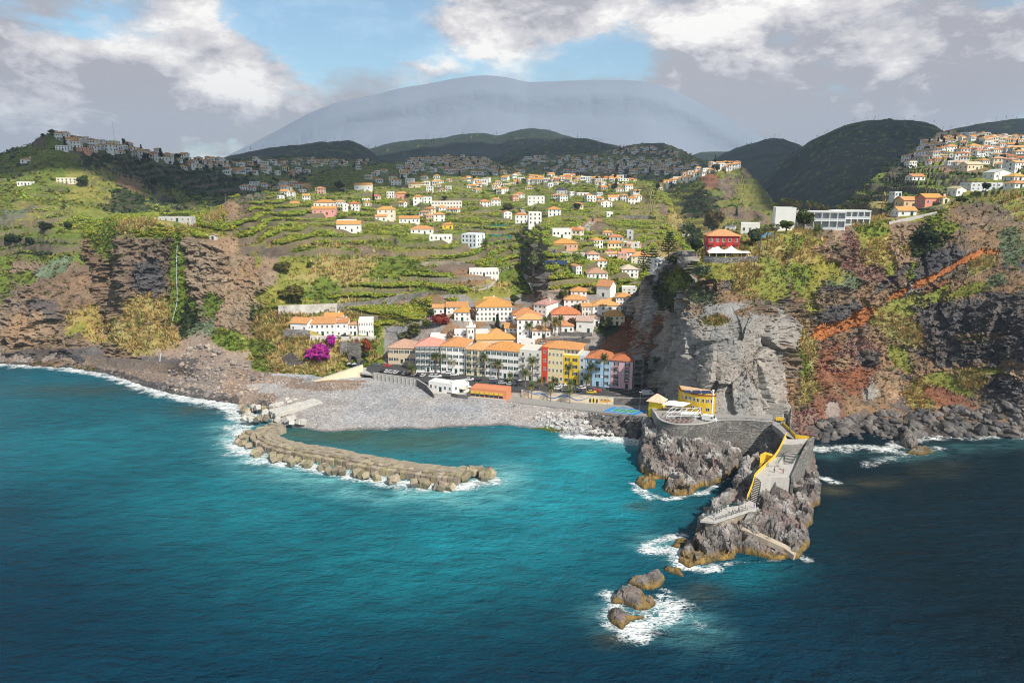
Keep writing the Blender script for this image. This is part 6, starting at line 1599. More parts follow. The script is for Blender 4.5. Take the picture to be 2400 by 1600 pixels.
for i in range(26): tumble(rr.uniform(60, 330), 390 + rr.uniform(-40, 60), rr.uniform(.8, 3), white=rr.random() < .6)
for x, y in [(440,480),(500,475),(470,440),(420,455),(360,330),(440,315),(465,305),(300,350),(330,340),(410,300),(530,470)]: tumble(x, y, 2.0, True)
a, b = GV(*c3(330, 396), 3.2), GV(*c3(660, 312), 3.2); ang = math.atan2(b.y-a.y, b.x-a.x)
for i in range(16):
    for j in range(3):
        o = put('concrete_block', rr.choice(cubw), bw, a.lerp(b, i / 15.0) + Vector((-math.sin(ang), math.cos(ang), 0)) * (j * 2.35) - bw.location + Vector((0, 0, -1.6 + rr.uniform(-.15, .15))), ang + rr.uniform(-.06, .06)); nb += 1
print('BLOCKS', nb)
# ------------------------------------------------------------------ walls, paths and hard things on the slopes
def px_wall(name, label, pts, material, off=.7, cat='wall', th=.8, cap=None, Yfix=None):
    """a stone wall given by its top and bottom rows in the picture, standing just clear of the slope"""
    t = None; vs, fs = [], []
    us = np.linspace(pts[0][0], pts[-1][0], max(2, int((pts[-1][0] - pts[0][0]) / 14) + 1))
    vt = np.interp(us, [p[0] for p in pts], [p[1] for p in pts]); vb = np.interp(us, [p[0] for p in pts], [p[2] for p in pts])
    Ys = []
    for u, a, b in zip(us, vt, vb):
        h = [hit(u, a + (b - a) * f)[0] for f in (.15, .5, .85)]
        Ys.append(np.median([q.y for q in h if q is not None]))
    k = np.polyfit(us, Ys, 3 if len(us) > 6 else 1); Ys = np.polyval(k, us) - off if Yfix is None else np.full(len(us), Yfix)
    for u, a, b, Y in zip(us, vt, vb, Ys):
        T_, B_ = atY(u, a, Y), atY(u, b, Y)
        vs += [tuple(B_ - (0, 0, 2)), tuple(T_), tuple(T_ + (0, th, 0)), tuple(B_ + (0, th, -2))]
    for i in range(len(us) - 1):
        b, c = 4*i, 4*i + 4; fs += [(b, c, c+1, b+1), (b+1, c+1, c+2, b+2), (b+2, c+2, c+3, b+3)]
    fs += [(0,1,2,3), (4*len(us)-1, 4*len(us)-2, 4*len(us)-3, 4*len(us)-4)]
    return tag(MB().add(vs, fs).obj(name, material), label, cat)
M_white_st = mat('stained_white_render', (.52, .50, .46), .9, .45, .22)
px_wall('retaining_wall', 'long tall stone retaining wall below the curved banana strip', [(792,712,748),(860,706,735),(950,690,712),(1012,682,694)], M_rubble, 1.0)
px_wall('retaining_wall', 'white stained concrete wall behind the arcade building', [(652,716,760),(720,714,756),(790,711,748)], M_white_st, 1.0)
px_wall('retaining_wall', 'grey block wall under the left wing of the arcade building', [(664,772,802),(726,774,796)], M_rubble, 1.5)
px_wall('retaining_wall', 'pale stone wall below the arcade building and the palace', [(726,786,800),(790,789,798),(880,788,797)], M_white_st, 1.2)
px_wall('retaining_wall', 'brown stone wall left of the glass fronted house', [(986,614,632),(1060,612,628),(1090,614,628)], M_tanwall, .8)
px_wall('retaining_wall', 'wide brown stone wall under the glass fronted house', [(1006,652,668),(1090,648,664),(1150,648,662)], M_tanwall, .8)
px_wall('retaining_wall', 'low stone wall with a pale path below the glass fronted house', [(1014,672,684),(1100,674,682),(1150,664,672)], M_tanwall, .8)
px_wall('retaining_wall', 'brown terrace wall beside the green chapel gardens', [(1270,684,702),(1332,684,704)], M_tanwall, .8)
px_wall('retaining_wall', 'curved dark basalt wall of the town square behind the hotel', [(1282,796,812),(1320,792,808),(1384,794,806)], M_dkwall, 1.0)
px_wall('retaining_wall', 'upper dark basalt wall below the white warehouse', [(1312,778,790),(1388,780,791)], M_dkwall, 1.0)
px_wall('retaining_wall', 'long grey stone terrace wall high above the gorge', [(1460,505,520),(1538,506,522)], M_rubble, .6)
px_wall('retaining_wall', 'pale concrete terrace wall right of the pink villa', [(1316,590,606),(1372,592,608)], M_conc, .8)
px_wall('retaining_wall', 'low pale wall along the garden terraces, upper one', [(1410,562,568),(1500,562,567)], M_tanwall, .5)
px_wall('retaining_wall', 'low pale wall along the garden terraces, lower one', [(1390,590,595),(1470,590,594)], M_conc, .5)
px_wall('retaining_wall', 'long white wall below the balcony terraces near the pines', [(1565,546,551),(1622,550,556)], M_conc, .5)
px_wall('retaining_wall', 'grey wall above the bananas below the palm bungalow', [(1040,548,560),(1072,560,574)], M_conc, .5)
px_wall('retaining_wall', 'dark stone wall across the bananas on the left slope', [(640,490,500),(720,494,500)], M_dkwall, .5)
px_wall('retaining_wall', 'stone terrace wall of the red house on the headland', [(1649,600,618),(1700,604,620),(1776,600,612)], M_rubble, 1.4)
px_wall('retaining_wall', 'pale wall along the road at the top of the right cliff', [(2084,520,528),(2140,508,518),(2196,496,508)], M_conc, .6)
px_wall('retaining_wall', 'dark wall below the pink and orange pair on the right', [(2060,500,510),(2120,492,500),(2210,484,494)], M_dkwall, .5)
px_wall('retaining_wall', 'long dark wall on the terraces of the right hillside', [(2180,390,400),(2262,386,398)], M_dkwall, .5)
px_wall('garden_wall', 'bright blue garden wall between the red house and the white hotel', [(1780,548,566),(1808,546,560)], mat('bright_blue', (.03,.30,.62), .7), .8)
px_wall('shade_net', 'dark teal shade netting along the banana field, upper strip', [(1108,532,538),(1196,525,531)], mat('teal_net', (.015,.16,.15), .8), .6, 'netting')
px_wall('shade_net', 'dark teal shade netting along the banana field, lower strip', [(1120,548,556),(1200,552,558)], mat('teal_net', (.015,.16,.15), .8), .6, 'netting')
# tunnel mouth
tp = px_wall('tunnel_wall', 'grey stone wall with the tunnel mouth at the end of the road', [(796,800,846),(818,804,849)], M_rubble, 2.0)
p0, p1 = GV(816, 851, ZR), GV(842, 853, ZR)
tn = empty('tunnel_mouth', p0); tag(tn, 'arched stone tunnel mouth at the left end of the waterfront road', 'tunnel')
o = arch_wall((p0.x, p0.y, 0), (p1.x, p1.y, 0), ZR - 2, ZR + 11, 1.9, ZR + 2.2, 2.5).obj('arch', M_rubble, tn); o.location = -tn.location
o = MB().box(0, (p1 - p0).length, 2.0, 2.4, -2, 6).obj('tunnel_dark_panel', M_dkmetal, tn)  # dark panel stands in for the unlit inside of the tunnel

def pole(label, u, v, h, name='utility_pole', arm=True):
    p, n = hit(u, v)
    if p is None: return
    t = empty(name, p); tag(t, label, 'pole')
    MB().tube([(0,0,-.5),(0,0,h)], [.16,.10], 6).obj('shaft', M_metal, t)
    if arm: MB().bar((-.9,0,h-.6),(.9,0,h-.6), .1).obj('cross_arm', M_metal, t)
for lab, u, v, h in [('tall grey pole in the bananas left of the stone tower house', 1377,521,12),('thin pole below the black gabled house', 1329,486,14),('pole beside the road above the gorge', 1222,566,8),('pole at the gorge road beside the pink villa', 1219,566,7),
  ('pole right of the gorge footpath', 1220,630,9),('thin white mast behind the stained wall', 680,713,9),('pole on the rim left of the rocky knoll', 529,474,6),('leftmost of two poles on the waterfall cliff top', 445,512,7),('right one of two poles on the waterfall cliff top', 462,512,7),
  ('pole in front of the solar roofed grey house', 2336,446,10),('pole right of the pink pair of houses', 2226,462,8),('pole left of the pink pair of houses', 2196,452,8),('tall mast on the crest of the left hill', 270,342,26),('pole by the crest of the far spur', 1740,420,8)]: pole(lab, u, v, h)
# solar field
for lab, u0, u1, vb, vt in [('large solar field on the slope, lower row',1278,1330,622,612),('large solar field on the slope, upper row',1279,1302,596,586)]:
    p, n = hit((u0+u1)/2, vb)
    t = empty('solar_field', p); tag(t, lab, 'solar panels'); q = mpp(p); w = (u1-u0) * q; h = (vb - vt) * q * 1.3
    nn_ = max(4, int(w / 1.6))
    pm = MB().box(-.74, .74, 0, h, -.04, .04).mesh('panel', M_solar); fm_ = MB().bar((-w/2, h*.3, .1), (w/2, h*.3, .1), .12).bar((-w/2, h*.75, 1.4), (w/2, h*.75, 1.4), .12)
    fm_.obj('rack', M_metal, t)
    for i in range(nn_):
        o = put('panel', pm, t, (-w/2 + (i + .5) * w / nn_, 0, .5)); o.rotation_euler.x = R(42)
def surf_path(name, pxs, wd, material, lift=.25, n=5, label=None, cat=None):
    P = [hit(u, v)[0] for u, v in pxs]; P = [p for p in P if p is not None]
    o = ribbon(name, smooth_path(P, n), wd, material, lift, th=.8); return o
M_path = mat('pale_path', (.42,.39,.35), .9, .12)
surf_path('path', [(1146,588),(1180,604),(1205,622),(1225,640),(1244,664),(1256,690)], 3.0, M_path, .6)
surf_path('path', [(1205,624),(1185,630),(1165,640)], 3.0, M_path, .6)
surf_path('path', [(1168,640),(1160,660),(1140,676),(1110,682)], 1.8, M_path, .5)
surf_path('path', [(1270,585),(1290,600),(1315,604)], 3.0, M_path, .5)
surf_path('path', [(1228,476),(1224,492),(1236,508),(1262,518)], 4.0, M_path, .6)

# ------------------------------------------------------------------ headland buildings
building('red_house', 'red two storey house with orange hip roof on the headland terrace', hit(1700, 594)[0] + Vector((0, 3.5, -.4)), 13.0, 10, 7.4, R(-6), wall=RED, rcol=(.66,.33,.09), rows=2, cols=5, scols=2, style='plain', cat='house', balc=2, over=.7)
p = hit(1705, 603)[0]
tt = empty('tent', p + Vector((0, 1.2, 0))); tag(tt, 'white peaked tent roof over the terrace in front of the red house', 'tent')
nx_, ny_ = 24, 8; vs, fs = [], []
for j in range(ny_ + 1):
    for i in range(nx_ + 1):
        x = -8.2 + 17.6 * i / nx_; y = -1.8 + 5.6 * j / ny_
        z = 1.9 + .5 * math.sin(math.pi * j / ny_) + 2.3 * max(0, 1 - abs(x + 3.6) / 3.4) ** 1.7 * (math.sin(math.pi * j / ny_)) + 2.4 * max(0, 1 - abs(x - 2.0) / 4.2) ** 1.7 * math.sin(math.pi * j / ny_) + 1.2 * max(0, 1 - abs(x + 6) / 2.2) * math.sin(math.pi * j / ny_)
        vs.append((x, y, z))
for j in range(ny_):
    for i in range(nx_):
        a = j * (nx_ + 1) + i; fs.append((a, a + 1, a + nx_ + 2, a + nx_ + 1))
nv = len(vs); vs += [(x, y, z - .06) for x, y, z in vs]; fs += [tuple(k + nv for k in f[::-1]) for f in fs]
MB().add(vs, fs).obj('canopy', M_white, tt, True)
for x in (-7.8, -5, -1, 2.4, 5.6, 8.6):
    for y in (-1.6,): MB().bar((x, y, -1), (x + .2, y + .3, 2.2), .14).obj('post', M_white, tt)
building('white_hotel_wing', 'white modern hotel wing with two large windows behind the red house', hit(1714, 545)[0] + Vector((0, 6, -1)), 11.5, 13, 8.0, R(-24), roof='shed', rise=1.0, rows=1, cols=2, scols=2, style='plain', cat='building', rcol=(.2,.2,.22), door=False)
building('white_hotel_wing', 'low white hotel wing right of the one with large windows', hit(1768, 548)[0] + Vector((0, 6, -1)), 8.5, 9, 5.0, R(-18), roof='flat', rows=1, cols=3, scols=2, style='plain', cat='building', door=False)
def grid_hotel(label, p, w, h, d, rz, cols, rows):
    t = empty('white_hotel_block', p, rz); tag(t, label, 'building')
    o = MB().box(-w/2, w/2, 1.6, d, -3, h).obj('wall', M_plaster, t); o.color = (*WHITE, 1)
    fr = MB()
    for i in range(cols + 1): fr.box(-w/2 + (w - .3) * i / cols, -w/2 + (w - .3) * i / cols + .3, 0, 1.598, -2, h - .3)
    fr.obj('fin', M_white, t)
    for j in range(rows + 1):
        z = h * j / rows; MB().box(-w/2 - .05, w/2 + .05, -.1, 1.59, z - .30, z).obj('slab', M_white, t)
    gm = MB().box(-.5, .5, 0, .06, 0, 1).mesh('window', M_pglass)
    for j in range(rows):
        for i in range(cols):
            o = put('window', gm, t, (-w/2 + w * (i + .5) / cols, 1.5, h * j / rows + .05)); o.scale = (w / cols * .72, 1, h / rows * .80)
            MB().box(-w / cols * .42, w / cols * .42, 0, .05, 0, 1.0).obj('balustrade', M_glassrail, t).location = (-w/2 + w * (i + .5) / cols, .02, h * j / rows + .02)
    r = MB().box(-w/2 - .1, w/2 + .1, -.15, d + .1, h + .002, h + .35).obj('roof', M_plaster, t); r.color = (.72,.72,.72,1)
M_pglass = mat('pale_curtained_glass', (.36,.38,.38), .25, .25, .5)
M_glassrail = mat('pale_glass_rail', (.55,.60,.62), .2, .05)
pA = hit(1930, 541)[0]
grid_hotel('long white hotel block with a grid of balconies, left part', pA + Vector((0, 3, .6)), 21, 8.0, 9, R(-14), 6, 2)
pB = hit(2010, 536)[0]
grid_hotel('long white hotel block with a grid of balconies, right part', pB + Vector((-1, 5, 1.0)), 17, 7.0, 9, R(-10), 6, 2)
building('white_hotel_wing', 'tall blank white end of the hotel behind the round tree', hit(1856, 545)[0] + Vector((0, 9, 0)), 9, 12, 10.4, R(-14), roof='flat', rows=1, cols=1, scols=0, style='plain', cat='building', door=False, hole=((0,0),))

# ------------------------------------------------------------------ plants
def foliage_mat(name):
    m, nt, b = nodes_of(name)
    at = N(nt, 'ShaderNodeAttribute', attribute_name='Col'); oi = N(nt, 'ShaderNodeObjectInfo')
    mx = N(nt, 'ShaderNodeMix', data_type='RGBA', blend_type='MULTIPLY'); mx.inputs[0].default_value = 1
    nt.links.new(at.outputs['Color'], mx.inputs[6]); nt.links.new(oi.outputs['Color'], mx.inputs[7])
    geo = N(nt, 'ShaderNodeNewGeometry'); nz = N(nt, 'ShaderNodeTexNoise', i_Scale=.8, i_Detail=3.0); nt.links.new(geo.outputs['Position'], nz.inputs['Vector'])
    mr = N(nt, 'ShaderNodeMapRange'); nt.links.new(nz.outputs[0], mr.inputs[0]); mr.inputs[1].default_value = .3; mr.inputs[2].default_value = .7; mr.inputs[3].default_value = .75; mr.inputs[4].default_value = 1.25
    m2 = N(nt, 'ShaderNodeMix', data_type='RGBA', blend_type='MULTIPLY'); m2.inputs[0].default_value = 1; nt.links.new(mx.outputs[2], m2.inputs[6]); nt.links.new(mr.outputs[0], m2.inputs[7])
    nt.links.new(m2.outputs[2], b.inputs['Base Color']); b.inputs['Roughness'].default_value = .6; b.inputs['Specular IOR Level'].default_value = .2
    tr = N(nt, 'ShaderNodeBsdfTranslucent'); nt.links.new(m2.outputs[2], tr.inputs['Color'])
    ms = N(nt, 'ShaderNodeMixShader'); ms.inputs[0].default_value = .28; out = nt.nodes['Material Output']
    nt.links.new(b.outputs[0], ms.inputs[1]); nt.links.new(tr.outputs[0], ms.inputs[2]); nt.links.new(ms.outputs[0], out.inputs['Surface'])
    return m
M_leaf = foliage_mat('leaves')
def rnd_unit(n):
    v = rng.normal(size=(n, 3)); return v / np.linalg.norm(v, axis=1, keepdims=True)
def clumps(C0, size, col, k, kind):
    """C0 (n,3) foot points, size (n,) metres, col (n,3): returns triangles of leaves"""
    n = len(C0)
    C_ = np.repeat(C0, k, 0); S = np.repeat(size, k)[:, None]; cc = np.repeat(col, k, 0)
    m = n * k; sh = rng.uniform(.62, 1.35, (m, 1))
    if kind == 'bush':
        off = rnd_unit(m) * rng.uniform(.25, .75, (m, 1)); off[:, 2] = np.abs(off[:, 2]) * .85 + .08
        ctr = C_ + off * S
        a = rnd_unit(m); a[:, 2] *= .5; b = np.cross(a, rnd_unit(m)); b /= np.linalg.norm(b, axis=1, keepdims=True) + 1e-6
        r = S * rng.uniform(.30, .55, (m, 1))
        T = np.stack([ctr - a * r - b * r * .6, ctr + a * r - b * r * .6, ctr + b * r], 1)
    elif kind == 'cane':
        ang = rng.uniform(0, 2 * np.pi, (m, 1)); lean = rng.uniform(.15, .8, (m, 1))
        d = np.concatenate([np.cos(ang) * lean, np.sin(ang) * lean - .25, 1 - .5 * lean], 1)
        base = C_ + np.concatenate([np.cos(ang), np.sin(ang), 0 * ang], 1) * S * .15
        w = np.concatenate([-np.sin(ang), np.cos(ang), 0 * ang], 1) * S * rng.uniform(.07, .14, (m, 1))
        tip = base + d * S * rng.uniform(.7, 1.2, (m, 1))
        T = np.stack([base - w, base + w, tip], 1)
    elif kind == 'banana':
        ang = (np.tile(np.arange(k), n)[:, None] + rng.uniform(-.4, .4, (m, 1))) * (2 * np.pi / k) + np.repeat(rng.uniform(0, 6.3, n), k)[:, None]
        out = np.concatenate([np.cos(ang), np.sin(ang), 0 * ang], 1); up = rng.uniform(.05, .75, (m, 1))
        base = C_ + np.array([0, 0, 1.0]) * S * .42
        mid = base + out * S * .32 + np.array([0, 0, 1.0]) * S * .36 * (up + .3)
        tip = base + out * S * .70 + np.array([0, 0, 1.0]) * S * (.5 * up - .12)
        w = np.concatenate([-np.sin(ang), np.cos(ang), 0 * ang + .15], 1) * S * .15
        T = np.concatenate([np.stack([base, mid - w, mid + w], 1), np.stack([mid - w, tip, mid + w], 1)], 0)
        cc = np.concatenate([cc, cc]); sh = np.concatenate([sh, sh * 1.08])
    elif kind == 'spire':
        ang = rng.uniform(0, 2 * np.pi, (m, 1)); h = rng.uniform(0, 1, (m, 1))
        out = np.concatenate([np.cos(ang), np.sin(ang), 0 * ang], 1); rad = (1 - h) * .32 + .06
        b0 = C_ + np.array([0, 0, 1.0]) * S * (h * .95 + .12)
        w = np.concatenate([-np.sin(ang), np.cos(ang), 0 * ang], 1) * S * .10
        T = np.stack([b0 - w - out * S * .03, b0 + w - out * S * .03, b0 + out * S * rad - np.array([0, 0, 1.0]) * S * .10], 1)
    return T, np.clip(cc * sh, .004, .9)
def tri_obj(name, Ts, Cs, kind='stuff'):
    T = np.concatenate(Ts); Cc = np.concatenate(Cs)
    me = np_mesh(name, T.reshape(-1, 3), np.arange(len(T) * 3).reshape(-1, 3), M_leaf, np.repeat(Cc, 3, 0))
    return tag(link(name, me), kind=kind)
def pick(s, mask, prob, vis=(-60, 2460, 200, 1200)):
    U, V = s['U'].ravel(), s['V'].ravel()
    nr = s['rowpar'] if 'rowpar' in s else None
    m = mask & (U > vis[0]) & (U < vis[1]) & (rng.random(len(U)) < prob)
    rp = np.repeat(s['rowpar'], s['U'].shape[1]); m &= rp < s['nrow'] - 1.6
    return np.where(m)[0]
def vary(base, n, a=.25):
    c = np.tile(np.array(base), (n, 1)) * rng.uniform(1 - a, 1 + a, (n, 1)); c[:, 0] *= rng.uniform(.75, 1.35, n); c[:, 1] *= rng.uniform(.9, 1.1, n); return c
bush_T, bush_C, cane_T, cane_C, ban_T, ban_C = [], [], [], [], [], []
ban_near = []
def cl_size(P, px_lo, px_hi, lo, hi):
    q = (P[:, 1] * CT - (P[:, 2] - CAM_H) * ST) / FPX
    return np.clip(q * rng.uniform(px_lo, px_hi, len(P)), lo, hi)
def clear_of_houses(s, idx, margin=3):
    U, V = s['U'].ravel()[idx], s['V'].ravel()[idx]; ok = np.ones(len(idx), bool)
    for (u0, u1, v0, v1) in HOUSE_PX: ok &= ~((U > u0 - margin) & (U < u1 + margin) & (V > v0 + 2) & (V < v1 + 11))
    return idx[ok]
for key, dens in (('C', 1.0), ('LH', .8), ('SP', .6), ('UH', .5), ('RS', .7), ('H', .9)):
    s = SHEETS[key]; t = s['type']; P = s['P'].reshape(-1, 3); riser = s.get('riser', np.zeros(len(t)))
    town = np.zeros(len(t), bool)
    if key == 'C':
        U, V = s['U'].ravel(), s['V'].ravel(); town = (U > 890) & (V > 690)
    for typ, prob, kind, pl_, ph_, lo, hi, colr, k in (
        ('green', .10, 'bush', 5, 11, .7, 4.5, (.15,.20,.03), 6), ('dark', .13, 'bush', 6, 12, .8, 5, (.05,.075,.025), 6), ('grass', .050, 'cane', 6, 11, .6, 3, (.34,.32,.08), 5),
        ('grass', .025, 'bush', 4, 8, .5, 3, (.18,.22,.035), 5), ('cane', .15, 'cane', 9, 16, 1.2, 4, (.44,.36,.14), 6), ('agave', .12, 'bush', 4, 8, .6, 2, (.17,.22,.13), 6), ('purple', .16, 'bush', 4, 7, .6, 1.6, (.25,.13,.12), 6),
        ('rock', .022, 'bush', 3, 9, .4, 2.4, (.13,.15,.045), 5), ('rock', .022, 'cane', 4, 9, .5, 2, (.34,.28,.12), 5), ('soil', .02, 'cane', 4, 9, .5, 2, (.36,.29,.13), 5), ('red', .008, 'cane', 4, 9, .5, 2, (.30,.24,.12), 5), ('tan', .012, 'cane', 4, 9, .5, 2, (.33,.27,.12), 5), ('tan', .014, 'bush', 3, 6, .4, 2, (.15,.16,.05), 5), ('soil', .02, 'bush', 3, 7, .4, 2, (.15,.15,.05), 5), ('basalt', .003, 'bush', 3, 7, .4, 2, (.08,.10,.03), 5), ('green', .03, 'bush', 5, 9, .6, 4, (.24,.25,.04), 5)):
        idx = pick(s, (t == TI[typ]) & (riser < .5) & ~town, prob * dens)
        if key in ('UH', 'RS') and typ in ('grass', 'green', 'cane'): idx = idx[rng.random(len(idx)) < .55]
        idx = clear_of_houses(s, idx)
        if not len(idx): continue
        P0 = P[idx]; sz = cl_size(P0, pl_, ph_, lo, hi)
        cv = vary(colr, len(idx))
        if key in ('H', 'LH') and typ in ('green', 'grass', 'agave'): cv = cv * .62 + np.array([.085,.07,.03])
        T_, C_ = clumps(P0, sz, cv, k, kind)
        (cane_T if kind == 'cane' else bush_T).append(T_); (cane_C if kind == 'cane' else bush_C).append(C_)
    # bananas stand on the terrace treads
    if key in ('C', 'LH', 'RS', 'UH'):
        grove = fbm(P, 45, 3, 77)
        mask = (t == TI['banana']) & (riser < .5) & ~town
        if key != 'C': mask &= grove > 0
        else: mask |= (t == TI['banana']) & town & (s['V'].ravel() < 760)
        idx = clear_of_houses(s, pick(s, mask, (.42 if key == 'C' else .22) * dens))
        if len(idx):
            P0 = P[idx]; sz = np.clip(cl_size(P0, 9, 14, 2.4, 4.2), 2.4, 4.4)
            if key == 'C':
                near = np.argsort(P0[:, 1])[:1400]; near = near[::6][:230]
                ban_near += [(P0[i], sz[i]) for i in near]; keep = np.ones(len(idx), bool); keep[near] = False
                P0, sz = P0[keep], sz[keep]
            T_, C_ = clumps(P0, sz, vary((.28,.34,.045), len(P0)), 7, 'banana'); ban_T.append(T_); ban_C.append(C_)
# conifers that fringe the far hill tops
for key, prob in (('D1', .05), ('D2', .03), ('D3', .06), ('D5', .02), ('D6', .05), ('D7', .03)):
    s = SHEETS[key]; P = s['P'].reshape(-1, 3); rp = np.repeat(s['rowpar'], s['U'].shape[1])
    idx = pick(s, (rp > 1.0), prob); P0 = P[idx]; q = P0[:, 1] / FPX
    T_, C_ = clumps(P0, q * rng.uniform(5, 12, len(P0)), vary((.026,.036,.02), len(P0)), 7, 'spire'); bush_T.append(T_); bush_C.append(C_)
tri_obj('bushes', bush_T, bush_C); tri_obj('cane_grass', cane_T, cane_C); tri_obj('banana_grove', ban_T, ban_C)
bvar = []
for i in range(5):
    T_, C_ = clumps(np.zeros((1, 3)), np.array([1.0]), vary((.28,.34,.045), 1, .1), 9, 'banana')
    stem = MB().tube([(0,0,-.1),(0,0,.45)], [.05,.04], 5); nT = len(T_)
    Vv = np.concatenate([T_.reshape(-1, 3), np.array(stem.v)]); me = bpy.data.meshes.new('banana_plant')
    me.from_pydata(Vv.tolist(), [], [tuple(range(3*j, 3*j+3)) for j in range(nT)] + [tuple(a + 3*nT for a in f) for f in stem.f])
    ca = me.color_attributes.new('Col', 'FLOAT_COLOR', 'POINT'); rgba = np.ones((len(Vv), 4), np.float32); rgba[:3*nT, :3] = np.repeat(C_, 3, 0); rgba[3*nT:, :3] = (.16,.13,.05); ca.data.foreach_set('color', rgba.ravel())
    me.materials.append(M_leaf); bvar.append(me)
for i, (p, z) in enumerate(ban_near):
    o = link('banana_plant', bvar[i % 5]); o.location = p; o.scale = (z, z, z * random.uniform(.85, 1.1)); o.rotation_euler.z = random.uniform(0, 6.3)
    strip = 'the terraces near the white arcade building' if p[0] < -20 else 'the terraces right of the gorge' if p[0] > 20 else 'the terraces above the town'
    uu = px_of(np.array(p))[0]; strip2 = strip + (', left part' if uu < 860 else ', middle part' if uu < 930 else ', right part' if uu < 1200 else '')
    tag(o, 'broad leaved banana plant on ' + strip2, 'banana plant', 'banana plants on ' + strip)

# trees with trunk and crown
def crown_mesh(seed, n, rx, rz, lobes, leaf):
    r = np.random.default_rng(seed)
    lc = r.normal(size=(lobes, 3)); lc /= np.linalg.norm(lc, axis=1, keepdims=True); lc *= np.array([rx * .55, rx * .55, rz * .55]) * r.uniform(.4, 1, (lobes, 1))
    pick_ = r.integers(0, lobes, n); d = r.normal(size=(n, 3)); d /= np.linalg.norm(d, axis=1, keepdims=True)
    ctr = lc[pick_] + d * np.array([rx * .5, rx * .5, rz * .5]) * r.uniform(.55, 1.05, (n, 1))
    a = r.normal(size=(n, 3)); a /= np.linalg.norm(a, axis=1, keepdims=True); b = np.cross(a, d); b /= np.linalg.norm(b, axis=1, keepdims=True) + 1e-6
    s_ = leaf * r.uniform(.6, 1.3, (n, 1)); a *= s_; b *= s_
    T_ = np.stack([ctr - a - b * .6, ctr + a - b * .6, ctr + b], 1)
    c = np.tile([1.0, 1.0, 1.0], (n, 1)) * r.uniform(.65, 1.3, (n, 1)); c[:, 0] *= r.uniform(.8, 1.25, n)
    return np_mesh('crown', T_.reshape(-1, 3), np.arange(n * 3).reshape(-1, 3), M_leaf, np.repeat(c, 3, 0))
CR = [crown_mesh(900 + i, 420, 1, 1, 6, .19) for i in range(5)]
CON = []
for i in range(3):
    T_, C_ = clumps(np.zeros((1, 3)), np.array([1.0]), np.ones((1, 3)), 240, 'spire'); CON.append(np_mesh('crown', T_.reshape(-1, 3), np.arange(len(T_) * 3).reshape(-1, 3), M_leaf, np.repeat(C_, 3, 0)))
M_bark = mat('bark', (.13,.10,.075), .95, .25, 1.5)
trunk_me = MB().tube([(0,0,-.5),(.02,0,.35),(0,.02,.7),(.02,0,1)], [.075,.06,.045,.02], 6).bar((0,0,.5),(.2,.1,.85),.05).bar((0,0,.55),(-.2,-.08,.9),.05).mesh('trunk', M_bark)
def tree(label, u, v, hpx, wpx, col, kind='round', name='tree', P0=None, cat='tree', group=None, shrub=False):
    p = P0 if P0 is not None else hit(u, v)[0]
    if p is None: return
    q = mpp(p); h = hpx * q; w = wpx * q / 2
    t = empty(name, p, random.uniform(0, 6.3)); tag(t, label, cat, group)
    tk = link('trunk', trunk_me, t); tk.scale = (h * .9, h * .9, h * (.55 if not shrub else .3))
    c = link('crown', random.choice(CON) if kind == 'cone' else random.choice(CR), t); c.color = (*col, 1)
    if kind == 'cone': c.scale = (w * 2.8, w * 2.8, h)
    elif shrub: c.location.z = h * .42; c.scale = (w, w * .8, h * .55)
    else: c.location.z = h * .62; c.scale = (w, w, h * .42)
    return t
DKG, MDG, OLV, YLG = (.03,.05,.02), (.055,.085,.025), (.11,.12,.03), (.13,.17,.03)
